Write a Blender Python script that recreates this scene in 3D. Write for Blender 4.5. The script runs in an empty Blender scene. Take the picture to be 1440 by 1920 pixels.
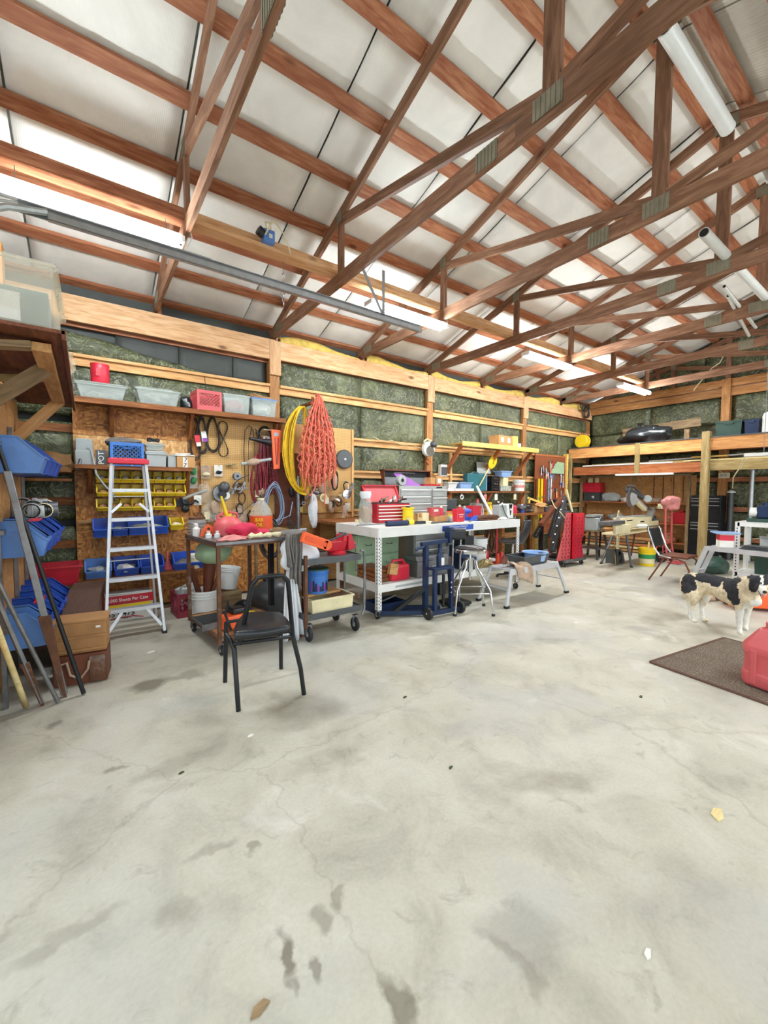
import bpy, math, random
from mathutils import Vector, Matrix
R_ = math.radians
rnd = random.Random(7)
SC = bpy.context.scene
COL = SC.collection

# ------------------------------------------------------------------ camera
F_PX = 769.5
H = 1.5
def _cam_axes():
    yaw, pit, rol = R_(35.98), R_(3.087), R_(0.17)
    F = Vector((math.sin(yaw), math.cos(yaw), 0)); Rt = Vector((math.cos(yaw), -math.sin(yaw), 0)); U = Vector((0, 0, 1))
    F2 = F*math.cos(pit) - U*math.sin(pit); U2 = U*math.cos(pit) + F*math.sin(pit)
    return F2, Rt*math.cos(rol) + U2*math.sin(rol), U2*math.cos(rol) - Rt*math.sin(rol)
CF, CR, CU = _cam_axes()
cd = bpy.data.cameras.new('camera'); cam = bpy.data.objects.new('camera', cd); COL.objects.link(cam)
cd.sensor_fit = 'HORIZONTAL'; cd.sensor_width = 36; cd.lens = 36*F_PX/1440; cd.clip_start = .05
cam.matrix_world = Matrix(((CR.x, CU.x, -CF.x, 0), (CR.y, CU.y, -CF.y, 0), (CR.z, CU.z, -CF.z, H), (0, 0, 0, 1)))
SC.camera = cam

# ------------------------------------------------------------------ daylight through the open sides, exposure
W = bpy.data.worlds.new('world'); SC.world = W; W.use_nodes = True
W.node_tree.nodes['Background'].inputs[0].default_value = (.86, .94, 1.0, 1)
W.node_tree.nodes['Background'].inputs[1].default_value = .75
SC.view_settings.view_transform = 'Standard'; SC.view_settings.look = 'None'
SC.view_settings.exposure = 1.5; SC.view_settings.gamma = 1; SC.view_settings.use_curve_mapping = False
TUBE_E = 46.0      # emission of the fluorescent tubes

def _ray(x, y): return CF + CR*((x-720)/F_PX) - CU*((y-960)/F_PX)
C0 = Vector((0, 0, H))
def aX(x, y, v): d = _ray(x, y); return C0 + d*(v/d.x)
def aY(x, y, v): d = _ray(x, y); return C0 + d*(v/d.y)
def aZ(x, y, v=0.): d = _ray(x, y); return C0 + d*((v-H)/d.z)
V = Vector

# ------------------------------------------------------------------ material helpers
def _new(name):
    m = bpy.data.materials.new(name); m.use_nodes = True
    nt = m.node_tree; return m, nt, nt.nodes, nt.links, nt.nodes['Principled BSDF']
def _rgb(c):
    if isinstance(c, str):
        c = c.lstrip('#'); c = [int(c[i:i+2], 16)/255 for i in (0, 2, 4)]
        c = [x/12.92 if x <= .04045 else ((x+.055)/1.055)**2.4 for x in c]
    return (c[0], c[1], c[2], 1)
def nd(nt, t, **k):
    n = nt.nodes.new(t)
    for a, b in k.items(): setattr(n, a, b)
    return n
def coords(nt, scale=(1, 1, 1), rand=True, src='Object'):
    tc = nd(nt, 'ShaderNodeTexCoord'); mp = nd(nt, 'ShaderNodeMapping'); mp.inputs['Scale'].default_value = scale
    nt.links.new(tc.outputs[src], mp.inputs[0])
    if rand:
        oi = nd(nt, 'ShaderNodeObjectInfo'); mu = nd(nt, 'ShaderNodeMath', operation='MULTIPLY'); mu.inputs[1].default_value = 37
        nt.links.new(oi.outputs['Random'], mu.inputs[0]); nt.links.new(mu.outputs[0], mp.inputs['Location'])
    return mp.outputs[0]
def noise(nt, co, scale, detail=3, rough=.55, dist=0):
    n = nd(nt, 'ShaderNodeTexNoise'); n.inputs['Scale'].default_value = scale; n.inputs['Detail'].default_value = detail
    n.inputs['Roughness'].default_value = rough; n.inputs['Distortion'].default_value = dist
    nt.links.new(co, n.inputs['Vector']); return n.outputs['Fac']
def ramp(nt, fac, stops, interp='LINEAR'):
    r = nd(nt, 'ShaderNodeValToRGB'); r.color_ramp.interpolation = interp; e = r.color_ramp.elements
    while len(e) < len(stops): e.new(.5)
    for i, (p, c) in enumerate(stops):
        e[i].position = p; e[i].color = _rgb(c) if not isinstance(c, (int, float)) else (c, c, c, 1)
    nt.links.new(fac, r.inputs[0]); return r.outputs[0]
def mix(nt, a, b, fac, mode='MIX'):
    n = nd(nt, 'ShaderNodeMix', data_type='RGBA', blend_type=mode)
    for s, v in ((n.inputs[0], fac), (n.inputs[6], a), (n.inputs[7], b)):
        if hasattr(v, 'links'): nt.links.new(v, s)
        elif isinstance(v, (int, float)): s.default_value = v
        else: s.default_value = _rgb(v)
    return n.outputs[2]
def bump(nt, b, h, st=.3, d=.01):
    n = nd(nt, 'ShaderNodeBump'); n.inputs['Strength'].default_value = st; n.inputs['Distance'].default_value = d
    nt.links.new(h, n.inputs['Height']); nt.links.new(n.outputs[0], b.inputs['Normal'])
def plain(name, c, rough=.5, metal=0, var=.12, scale=9, bmp=0, dirt=None, spec=.5, alpha=1, trans=0):
    m, nt, N, L, b = _new(name)
    co = coords(nt)
    f = noise(nt, co, scale, 4)
    c = _rgb(c)[:3]
    d = [x*(1-var) for x in c]; l = [min(1, x*(1+var)) for x in c]
    col = ramp(nt, f, [(.3, d), (.7, l)])
    if dirt:
        f2 = noise(nt, co, scale*.45, 6, .7); col = mix(nt, col, dirt[0], ramp(nt, f2, [(dirt[1], 0.), (dirt[1]+.16, 1.)]))
    L.new(col, b.inputs['Base Color']); b.inputs['Roughness'].default_value = rough; b.inputs['Metallic'].default_value = metal
    b.inputs['Specular IOR Level'].default_value = spec
    if bmp: bump(nt, b, f, bmp, .01)
    if alpha < 1: b.inputs['Alpha'].default_value = alpha
    if trans: b.inputs['Transmission Weight'].default_value = trans
    return m
def wood(name, dark, mid, light, knots='#4a2413', rough=.6, ks=1.0, streak=1.0):
    m, nt, N, L, b = _new(name)
    co = coords(nt, (1.1, 9, 9)); f = noise(nt, co, 3.2, 5, .6, .6)
    co2 = coords(nt, (.35, 2.5, 2.5)); f2 = noise(nt, co2, 2.2, 2)
    col = ramp(nt, f, [(.28, dark), (.5, mid), (.72, light)])
    col = mix(nt, col, dark, ramp(nt, f2, [(.45, 0.), (.75, .55*streak)]))
    co3 = coords(nt, (2.0*ks, 5.0*ks, 5.0*ks)); v = nd(nt, 'ShaderNodeTexVoronoi'); v.inputs['Scale'].default_value = .75; L.new(co3, v.inputs['Vector'])
    col = mix(nt, col, knots, ramp(nt, v.outputs['Distance'], [(.05, .85), (.13, 0.)]))
    oi = nd(nt, 'ShaderNodeObjectInfo'); hs = nd(nt, 'ShaderNodeHueSaturation')
    mr = nd(nt, 'ShaderNodeMapRange'); mr.inputs[3].default_value = .86; mr.inputs[4].default_value = 1.12
    L.new(oi.outputs['Random'], mr.inputs[0]); L.new(mr.outputs[0], hs.inputs['Value']); L.new(col, hs.inputs['Color'])
    L.new(hs.outputs[0], b.inputs['Base Color']); b.inputs['Roughness'].default_value = rough
    b.inputs['Specular IOR Level'].default_value = .3
    bump(nt, b, f, .25, .004)
    return m
M = {}
M['truss'] = wood('truss_wood', '#69492f', '#87614a', '#a67f62')
M['purlin'] = wood('purlin_wood', '#84492f', '#a66b4b', '#c08a66')
M['header'] = wood('header_pine', '#bd8654', '#dfb284', '#efcda1', '#6a3a1e')
M['girt'] = wood('girt_pine', '#c08a52', '#deac70', '#efcb94', '#7a4520')
M['post'] = wood('post_wood', '#8d5c30', '#b07c48', '#c99a66')
M['loft'] = wood('loft_pine', '#b9783f', '#dda062', '#eeb97c', '#6e3414', ks=.7)
M['loftred'] = wood('loft_red_pine', '#8f4d28', '#b96f42', '#d18d5e')
M['treated'] = wood('treated_wood', '#8b7344', '#ad9663', '#c8b688', '#6a5532')
M['shelfwood'] = wood('shelf_wood', '#5f3518', '#8a532a', '#ad7443')
M['yellowwood'] = wood('yellow_board', '#d8ab52', '#efc76d', '#f8dd92', '#a06c2c')
M['darkply'] = wood('dark_plywood', '#55301c', '#774630', '#8f5a40', ks=.3)
M['birch'] = wood('light_ply', '#a87742', '#c6945c', '#d9b07c', ks=.5)
M['greyboard'] = wood('weathered_board', '#6f5940', '#947b58', '#b39d78')

def osb(name, cols):
    m, nt, N, L, b = _new(name)
    co = coords(nt, (14, 14, 34)); d = noise(nt, coords(nt), 5, 2)
    v = nd(nt, 'ShaderNodeTexVoronoi'); v.inputs['Scale'].default_value = 1.6; L.new(co, v.inputs['Vector'])
    co2 = coords(nt, (34, 14, 15)); v2 = nd(nt, 'ShaderNodeTexVoronoi'); v2.inputs['Scale'].default_value = 1.4; L.new(co2, v2.inputs['Vector'])
    a = ramp(nt, v.outputs['Color'], [(.1, cols[0]), (.45, cols[1]), (.9, cols[2])])
    c = ramp(nt, v2.outputs['Color'], [(.1, cols[0]), (.5, cols[1]), (.9, cols[2])])
    col = mix(nt, a, c, ramp(nt, d, [(.4, 0.), (.6, 1.)]))
    L.new(col, b.inputs['Base Color']); b.inputs['Roughness'].default_value = .55
    bump(nt, b, v.outputs['Distance'], .2, .004); return m
M['osb'] = osb('osb_sheathing', ('#7d4416', '#b06f2c', '#d69b52'))
M['osb_light'] = osb('osb_pale', ('#b27b3c', '#d6a161', '#ecc48c'))

def batt():
    m, nt, N, L, b = _new('batt_facing')
    co = coords(nt, (1, 1, 1)); w = noise(nt, co, 1.6, 3, .6, 1.2)
    n = nd(nt, 'ShaderNodeTexNoise'); n.inputs['Scale'].default_value = 5; n.inputs['Detail'].default_value = 5; n.inputs['Roughness'].default_value = .6; n.inputs['Distortion'].default_value = 2.2
    L.new(co, n.inputs['Vector'])
    base = ramp(nt, w, [(.3, '#353b25'), (.55, '#555a3e'), (.75, '#757a55')])
    sub = nd(nt, 'ShaderNodeMath', operation='SUBTRACT'); sub.inputs[1].default_value = .5; L.new(n.outputs['Fac'], sub.inputs[0])
    ab = nd(nt, 'ShaderNodeMath', operation='ABSOLUTE'); L.new(sub.outputs[0], ab.inputs[0])
    col = mix(nt, base, '#bdc19c', ramp(nt, ab.outputs[0], [(.0, .6), (.022, 0.)]))
    col = mix(nt, col, '#22261a', ramp(nt, noise(nt, coords(nt, (3, 3, 1.2)), 9, 5, .7, .6), [(.56, 0.), (.68, .6)]))
    L.new(col, b.inputs['Base Color']); b.inputs['Roughness'].default_value = .42
    n3 = noise(nt, co, 5, 5, .6, 1); bump(nt, b, n3, .9, .05); return m
M['batt'] = batt()
M['felt'] = plain('dark_felt_paper', '#474b48', .6, 0, .2, 3, .2)
M['foam'] = plain('yellow_fibreglass', '#d9b95e', .95, 0, .25, 14, .8)

def concrete():
    m, nt, N, L, b = _new('stained_concrete')
    co = coords(nt, rand=False)
    big = noise(nt, co, .55, 5, .6, .4); mid = noise(nt, co, 2.6, 7, .65, .5); fine = noise(nt, co, 60, 4, .6)
    col = ramp(nt, big, [(.3, '#a9a38f'), (.5, '#bcb8a6'), (.7, '#c8c5b8')])
    col = mix(nt, col, ramp(nt, mid, [(.3, '#7f7a6b'), (.5, '#beb9a6'), (.72, '#dad7ca')]), .5)
    col = mix(nt, col, ramp(nt, fine, [(.3, '#968f7d'), (.7, '#d4d0c2')]), .16)
    blot = noise(nt, co, 1.25, 6, .55, .3)
    col = mix(nt, col, '#7d735f', ramp(nt, blot, [(.57, 0.), (.68, .6)]))
    col = mix(nt, col, '#e6e3d8', ramp(nt, noise(nt, co, 1.8, 5, .6, 1.0), [(.62, 0.), (.72, .4)]))
    col = mix(nt, col, '#8d8878', ramp(nt, noise(nt, co, 6.5, 6, .7, .8), [(.58, 0.), (.70, .5)]))
    col = mix(nt, col, '#acaeac', ramp(nt, noise(nt, co, .9, 3, .5, .5), [(.5, 0.), (.62, .35)]))
    tc = nd(nt, 'ShaderNodeTexCoord')
    dn = nd(nt, 'ShaderNodeTexNoise'); dn.inputs['Scale'].default_value = 7; dn.inputs['Detail'].default_value = 4; L.new(tc.outputs['Object'], dn.inputs['Vector'])
    dm = nd(nt, 'ShaderNodeVectorMath', operation='MULTIPLY_ADD'); dm.inputs[1].default_value = (.22, .22, 0); dm.inputs[2].default_value = (-.11, -.11, 0)
    L.new(dn.outputs['Color'], dm.inputs[0])
    wp = nd(nt, 'ShaderNodeVectorMath', operation='ADD'); L.new(tc.outputs['Object'], wp.inputs[0]); L.new(dm.outputs[0], wp.inputs[1])
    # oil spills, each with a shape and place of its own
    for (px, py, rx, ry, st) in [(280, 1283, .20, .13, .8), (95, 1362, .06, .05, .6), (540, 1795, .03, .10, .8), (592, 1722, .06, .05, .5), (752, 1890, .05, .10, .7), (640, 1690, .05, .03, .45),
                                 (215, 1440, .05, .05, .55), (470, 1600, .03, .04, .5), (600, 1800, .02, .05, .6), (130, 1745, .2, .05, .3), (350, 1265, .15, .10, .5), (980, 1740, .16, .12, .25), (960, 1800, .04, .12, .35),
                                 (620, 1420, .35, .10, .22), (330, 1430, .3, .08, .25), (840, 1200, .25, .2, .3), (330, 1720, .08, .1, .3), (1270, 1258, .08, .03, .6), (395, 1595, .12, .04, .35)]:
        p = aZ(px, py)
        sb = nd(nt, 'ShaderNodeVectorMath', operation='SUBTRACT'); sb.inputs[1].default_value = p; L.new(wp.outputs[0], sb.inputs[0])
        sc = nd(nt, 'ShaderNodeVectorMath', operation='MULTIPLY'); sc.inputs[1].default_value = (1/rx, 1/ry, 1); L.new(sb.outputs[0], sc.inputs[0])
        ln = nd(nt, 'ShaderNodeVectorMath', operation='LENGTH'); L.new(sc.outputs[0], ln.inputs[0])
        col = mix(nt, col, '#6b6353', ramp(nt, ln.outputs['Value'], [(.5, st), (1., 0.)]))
    # hairline cracks
    vw = nd(nt, 'ShaderNodeTexVoronoi', feature='DISTANCE_TO_EDGE'); vw.inputs['Scale'].default_value = .33; L.new(wp.outputs[0], vw.inputs['Vector'])
    col = mix(nt, col, '#6f6654', ramp(nt, vw.outputs['Distance'], [(.0006, .22), (.002, 0.)]))
    L.new(col, b.inputs['Base Color'])
    rr = ramp(nt, mid, [(.3, .42), (.7, .62)]); L.new(rr, b.inputs['Roughness']); b.inputs['Specular IOR Level'].default_value = .35
    bump(nt, b, fine, .12, .003); return m
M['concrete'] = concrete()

def ribbed(name, c, axis=0, freq=60, st=.35):
    m, nt, N, L, b = _new(name)
    w = nd(nt, 'ShaderNodeTexWave', bands_direction='XYZ'[axis]); w.inputs['Scale'].default_value = freq; L.new(coords(nt, rand=False), w.inputs['Vector'])
    f = noise(nt, coords(nt), 1.7, 4, .6, .8); cc = _rgb(c)[:3]
    col = ramp(nt, f, [(.3, [x*.88 for x in cc]), (.7, [min(1, x*1.06) for x in cc])])
    L.new(col, b.inputs['Base Color']); b.inputs['Roughness'].default_value = .55
    ad = nd(nt, 'ShaderNodeMath', operation='ADD'); L.new(w.outputs['Fac'], ad.inputs[0]); 
    mu = nd(nt, 'ShaderNodeMath', operation='MULTIPLY'); mu.inputs[1].default_value = 6; L.new(f, mu.inputs[0]); L.new(mu.outputs[0], ad.inputs[1])
    bump(nt, b, ad.outputs[0], st, .006); return m
M['vinyl'] = ribbed('white_vinyl_insulation', '#efeee6', 0, 22, .12)
M['shaded_deck'] = ribbed('shaded_far_slope_lining', '#b9b4a6', 0, 8, .7)  # corrugated lining; its darker colour paints in the weaker light on the far slope

def dotted(name, base, hole, pitch=.0254, r=.16, plane='XZ'):
    m, nt, N, L, b = _new(name)
    tc = nd(nt, 'ShaderNodeTexCoord'); mp = nd(nt, 'ShaderNodeMapping'); s = 1/pitch; mp.inputs['Scale'].default_value = (s, 0 if plane == 'XZ' else s, s if plane == 'XZ' else 0)
    L.new(tc.outputs['Object'], mp.inputs[0])
    fr = nd(nt, 'ShaderNodeVectorMath', operation='FRACTION'); L.new(mp.outputs[0], fr.inputs[0])
    sb = nd(nt, 'ShaderNodeVectorMath', operation='SUBTRACT'); sb.inputs[1].default_value = (.5, 0 if plane == 'XZ' else .5, .5 if plane == 'XZ' else 0); L.new(fr.outputs[0], sb.inputs[0])
    ln = nd(nt, 'ShaderNodeVectorMath', operation='LENGTH'); L.new(sb.outputs[0], ln.inputs[0])
    f = noise(nt, coords(nt), 3, 4); bb = _rgb(base)[:3]
    c = ramp(nt, f, [(.3, [x*.85 for x in bb]), (.7, [min(1, x*1.08) for x in bb])])
    col = mix(nt, c, hole, ramp(nt, ln.outputs['Value'], [(r, 1.), (r+.08, 0.)]))
    L.new(col, b.inputs['Base Color']); b.inputs['Roughness'].default_value = .6; return m
M['pegboard'] = dotted('pegboard', '#d8ab68', '#7c5428')
M['pegbrown'] = dotted('brown_pegboard', '#8a4a26', '#3c1c0c')

P = plain
M['galv'] = P('galvanised_steel', '#b5babb', .35, .8, .12, 14)
M['alu'] = P('ladder_aluminium', '#d3d6da', .38, .55, .08, 10)
M['steel'] = P('worn_steel', '#85878a', .4, .75, .2, 12, dirt=('#5a4a3c', .6))
M['chrome'] = P('chrome', '#d8dade', .15, 1, .05)
M['rust'] = P('rusty_steel', '#6a4630', .7, .3, .3, 12, .3, dirt=('#8b8078', .55))
M['white'] = P('white_enamel', '#e9e9e4', .35, 0, .05, 8, dirt=('#b9b3a4', .66))
M['plate'] = P('nail_plate', '#8e8874', .5, .5, .15, 12)
M['black'] = P('black_metal', '#1b1d20', .35, .2, .3, 10)
M['blackp'] = P('black_plastic', '#1f2124', .45, 0, .3, 10)
M['vinylblack'] = P('black_vinyl', '#23262a', .3, 0, .25, 7, .1, dirt=('#55565a', .68))
M['rubber'] = P('rubber', '#26262a', .7, 0, .2, 20)
M['red'] = P('red_paint', '#c01f30', .35, 0, .12, 8)
M['redp'] = P('red_plastic', '#d0263c', .38, 0, .08, 6)
M['pinkred'] = P('faded_red_plastic', '#cc5a5c', .45, 0, .1, 6)
M['maroon'] = P('maroon_plastic', '#8e2a3c', .45, 0, .12, 6)
M['blue'] = P('blue_bin_plastic', '#2b55b8', .35, 0, .12, 5)
M['bluel'] = P('pale_blue_bin_plastic', '#5b8ad0', .35, 0, .12, 5)
M['bluec'] = P('blue_crate_plastic', '#3d78c4', .4, 0, .1, 5)
M['bluebasin'] = P('pale_blue_plastic', '#8fb0dc', .35, 0, .06, 5)
M['navy'] = P('navy_metal', '#1c2f52', .4, .2, .2, 8)
M['yellow'] = P('yellow_plastic', '#e4c31e', .4, 0, .1, 6)
M['yellowb'] = P('bright_yellow', '#f2d21a', .4, 0, .05, 6)
M['orange'] = P('orange_plastic', '#f2622a', .4, 0, .07, 6)
M['orangecord'] = P('orange_cord', '#d9705a', .5, 0, .16, 30)
M['yellowcord'] = P('yellow_hose', '#dfb71f', .45, 0, .15, 30)
M['bluecord'] = P('grey_blue_cord', '#8795ad', .5, 0, .2, 30)
M['redcord'] = P('dark_red_cord', '#8e3038', .5, 0, .25, 30)
M['blackcord'] = P('black_cord', '#37302a', .5, 0, .3, 30)
M['card'] = P('cardboard', '#c1935d', .8, 0, .08, 5)
M['cardd'] = P('tan_cardboard_worn', '#a5794c', .8, 0, .15, 6)
M['cream'] = P('cream_plastic', '#e2d7ad', .5, 0, .1, 5, dirt=('#a08a5c', .6))
M['whitep'] = P('white_plastic', '#e4e6e2', .45, 0, .05, 6)
M['whitebag'] = P('white_plastic_bag', '#e8ecf0', .4, 0, .05, 12, .4)
M['greyp'] = P('grey_plastic', '#aab0ae', .45, 0, .07, 6)
M['clearp'] = P('translucent_plastic', '#ccd6d0', .25, 0, .08, 4, alpha=.34)
M['milky'] = P('milky_plastic', '#ece6d2', .3, 0, .05, 4, alpha=.3)
M['clearfill'] = P('tub_contents', '#a3a899', .7, 0, .4, 18)
M['teal'] = P('teal_plastic', '#2c6a72', .45, 0, .1, 6)
M['greenm'] = P('pale_green_metal', '#9cb894', .45, .1, .12, 6, dirt=('#6b6f50', .6))
M['green'] = P('green_plastic', '#2f8a4c', .45)
M['greend'] = P('dark_green_plastic', '#2c4a40', .45)
M['purple'] = P('purple_plastic', '#8f43a8', .45)
M['greym'] = P('light_grey_metal', '#a9aca8', .35, .35, .08, 6)
M['dgrey'] = P('dark_grey_metal', '#55585a', .4, .35, .15, 8)
M['ragred'] = P('red_cloth', '#c02a4a', .9, 0, .15, 12, .3)
M['raggrey'] = P('grey_cloth', '#75716c', .9, 0, .2, 12, .3)
M['ragbeige'] = P('beige_cloth', '#b39a84', .9, 0, .2, 12, .3)
M['pinkcloth'] = P('pink_cloth', '#cf8580', .9, 0, .15, 12, .3)
M['carpet'] = P('brown_carpet', '#5f4538', .95, 0, .2, 60, .5)
M['blacktarp'] = P('black_bin_liner', '#24282a', .3, 0, .3, 9, .5)
M['paper'] = P('paper', '#e9e6dd', .7, 0, .04)
M['pole'] = wood('pole_wood', '#c2ab6e', '#d9c68e', '#e6d8a8', ks=.2)
M['poled'] = wood('dark_handle_wood', '#4f4234', '#75664f', '#948670', ks=.2)
M['brownm'] = P('brown_metal', '#6d3a24', .55, .1, .25, 8)
M['brass'] = P('brass_fitting', '#b8a878', .35, .6, .15, 20)
M['pvc'] = P('white_pvc', '#dfe3e0', .35, 0, .04, 6)
M['jugorange'] = P('orange_label', '#e0531f', .5)
M['greenleaf'] = P('dark_leaf', '#3c4a2a', .8)
def mat_speck():
    m, nt, N, L, b = _new('speckled_mat'); co = coords(nt, rand=False)
    a = noise(nt, co, 90, 3, .7); c = noise(nt, co, 5, 4)
    col = ramp(nt, a, [(.35, '#4c4238'), (.55, '#6a5c4e'), (.68, '#b9a98f')]); col = mix(nt, col, '#5a4a38', ramp(nt, c, [(.45, 0.), (.7, .6)]))
    L.new(col, b.inputs['Base Color']); b.inputs['Roughness'].default_value = .9; bump(nt, b, a, .5, .004); return m
M['doormat'] = mat_speck()
def emis(name, c, s):
    m, nt, N, L, b = _new(name); b.inputs['Base Color'].default_value = (*c, 1); b.inputs['Emission Color'].default_value = (*c, 1); b.inputs['Emission Strength'].default_value = s; return m
M['tube'] = emis('fluorescent_tube', (.85, .94, 1.), TUBE_E)
M['tubefar'] = emis('fluorescent_tube_warm', (.93, .97, 1.), TUBE_E*1.25)
def glassy():
    m, nt, N, L, b = _new('clear_plastic'); b.inputs['Transmission Weight'].default_value = .7; b.inputs['Roughness'].default_value = .12
    b.inputs['Base Color'].default_value = (.85, .88, .88, 1); b.inputs['IOR'].default_value = 1.2; return m
M['glass'] = glassy()

# ------------------------------------------------------------------ mesh helpers
class MB:
    def __init__(s): s.v = []; s.f = []; s.sm = False
    def add(s, vs, fs):
        n = len(s.v); s.v += [tuple(v) for v in vs]; s.f += [tuple(i+n for i in f) for f in fs]; return s
    def hexa(s, p):            # 8 points: bottom 4 ccw, top 4 ccw
        return s.add(p, [(3, 2, 1, 0), (4, 5, 6, 7), (0, 1, 5, 4), (1, 2, 6, 5), (2, 3, 7, 6), (3, 0, 4, 7)])
    def box(s, c, d, rz=0, rx=0, ry=0, taper=1):
        m = Matrix.Rotation(rz, 4, 'Z') @ Matrix.Rotation(ry, 4, 'Y') @ Matrix.Rotation(rx, 4, 'X')
        x, y, z = d[0]/2, d[1]/2, d[2]/2; p = []
        for zz, t in ((-z, taper), (z, 1)):
            for sx, sy in ((-1, -1), (1, -1), (1, 1), (-1, 1)): p.append(V(c) + m @ V((sx*x*t, sy*y*t, zz)))
        return s.hexa(p)
    def bb(s, x0, x1, y0, y1, z0, z1): return s.box(((x0+x1)/2, (y0+y1)/2, (z0+z1)/2), (abs(x1-x0), abs(y1-y0), abs(z1-z0)))
    def bar(s, a, b, w, h, up=(0, 0, 1)):
        a, b = V(a), V(b); d = (b-a).normalized(); u = V(up)
        if abs(d.dot(u)) > .98: u = V((0, 1, 0))
        r = d.cross(u).normalized(); u = r.cross(d)
        p = []
        for q in (a, b): p += [q - r*w/2 - u*h/2, q + r*w/2 - u*h/2, q + r*w/2 + u*h/2, q - r*w/2 + u*h/2]
        return s.add(p, [(0, 1, 2, 3), (7, 6, 5, 4), (4, 5, 1, 0), (5, 6, 2, 1), (6, 7, 3, 2), (7, 4, 0, 3)])
    def tube(s, pts, r, n=6, closed=False, cap=True):
        pts = [V(p) for p in pts]; k = len(pts); rr = r if isinstance(r, (list, tuple)) else [r]*k
        base = len(s.v); u = None
        for i, p in enumerate(pts):
            if closed: t = pts[(i+1) % k] - pts[i-1]
            else: t = pts[min(i+1, k-1)] - pts[max(i-1, 0)]
            if t.length < 1e-9: t = V((0, 0, 1))
            t.normalize()
            if u is None: u = t.cross(V((0, 0, 1)) if abs(t.z) < .9 else V((1, 0, 0))).normalized()
            u = (u - t*u.dot(t))
            if u.length < 1e-6: u = t.orthogonal()
            u.normalize(); w = t.cross(u)
            for j in range(n):
                a = 2*math.pi*j/n; s.v.append(tuple(p + u*math.cos(a)*rr[i] + w*math.sin(a)*rr[i]))
        for i in range(k if closed else k-1):
            for j in range(n):
                a = base + i*n + j; b = base + i*n + (j+1) % n; c = base + ((i+1) % k)*n + (j+1) % n; d = base + ((i+1) % k)*n + j
                s.f.append((a, b, c, d))
        if cap and not closed:
            s.f.append(tuple(base + j for j in range(n))[::-1]); s.f.append(tuple(base + (k-1)*n + j for j in range(n)))
        return s
    def cyl(s, a, b, r, r2=None, n=16): return s.tube([a, b], [r, r if r2 is None else r2], n)
    def lathe(s, c, prof, n=20, ax='Z', close=True):
        base = len(s.v); c = V(c)
        for (r, z) in prof:
            for j in range(n):
                a = 2*math.pi*j/n; x, y = r*math.cos(a), r*math.sin(a)
                q = {'Z': (x, y, z), 'Y': (x, z, y), 'X': (z, x, y)}[ax]
                s.v.append(tuple(c + V(q)))
        for i in range(len(prof)-1):
            for j in range(n):
                s.f.append((base+i*n+j, base+i*n+(j+1) % n, base+(i+1)*n+(j+1) % n, base+(i+1)*n+j))
        if close:
            s.f.append(tuple(base+j for j in range(n))[::-1]); e = base+(len(prof)-1)*n; s.f.append(tuple(e+j for j in range(n)))
        return s
    def prism(s, poly, a, b, ax='Y'):       # 2D outline extruded between a and b along an axis
        n = len(poly); f = {'Y': lambda u, v, w: (u, w, v), 'X': lambda u, v, w: (w, u, v), 'Z': lambda u, v, w: (u, v, w)}[ax]
        p = [f(u, v, a) for u, v in poly] + [f(u, v, b) for u, v in poly]
        return s.add(p, [tuple(range(n)), tuple(range(2*n-1, n-1, -1))] + [(i, i+n, (i+1) % n + n, (i+1) % n) for i in range(n)])
    def blob(s, c, r, seed=0, amp=.25, nu=14, nv=9, flat=False):
        rg = random.Random(seed); ph = [rg.uniform(0, 6.28) for _ in range(8)]; base = len(s.v); c = V(c)
        for i in range(nv+1):
            th = math.pi*i/nv
            for j in range(nu):
                a = 2*math.pi*j/nu
                k = 1 + amp*(math.sin(3*a+ph[0]+2*th)*.4 + math.sin(5*a+ph[1]-3*th)*.3 + math.sin(4*th+ph[2]+a)*.4 + math.sin(9*a+ph[3]+5*th)*.18)*math.sin(th)
                z = math.cos(th)*r[2]*k
                if flat: z = max(z, -r[2]*.55)
                s.v.append(tuple(c + V((math.sin(th)*math.cos(a)*r[0]*k, math.sin(th)*math.sin(a)*r[1]*k, z))))
        for i in range(nv):
            for j in range(nu): s.f.append((base+i*nu+j, base+(i+1)*nu+j, base+(i+1)*nu+(j+1) % nu, base+i*nu+(j+1) % nu))
        return s
    def sheet(s, fn, nu, nv, th=.004):      # fn(u,v)->point, made with thickness
        base = len(s.v); P_ = [[V(fn(i/nu, j/nv)) for j in range(nv+1)] for i in range(nu+1)]
        for lay in (0, 1):
            for i in range(nu+1):
                for j in range(nv+1):
                    a = P_[min(i+1, nu)][j] - P_[max(i-1, 0)][j]; b = P_[i][min(j+1, nv)] - P_[i][max(j-1, 0)]
                    nn = a.cross(b); nn = nn.normalized() if nn.length > 1e-9 else V((0, 0, 1))
                    s.v.append(tuple(P_[i][j] + nn*(th/2 if lay else -th/2)))
        K = (nu+1)*(nv+1); idx = lambda l, i, j: base + l*K + i*(nv+1) + j
        for i in range(nu):
            for j in range(nv):
                s.f.append((idx(1, i, j), idx(1, i+1, j), idx(1, i+1, j+1), idx(1, i, j+1))); s.f.append((idx(0, i, j), idx(0, i, j+1), idx(0, i+1, j+1), idx(0, i+1, j)))
        for i in range(nu):
            for j, fl in ((0, 0), (nv, 1)):
                q = (idx(0, i, j), idx(0, i+1, j), idx(1, i+1, j), idx(1, i, j)); s.f.append(q if not fl else q[::-1])
        for j in range(nv):
            for i, fl in ((0, 1), (nu, 0)):
                q = (idx(0, i, j), idx(0, i, j+1), idx(1, i, j+1), idx(1, i, j)); s.f.append(q if not fl else q[::-1])
        return s
def wm(o):
    m = o.matrix_basis.copy()
    while o.parent: o = o.parent; m = o.matrix_basis @ m
    return m
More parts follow.
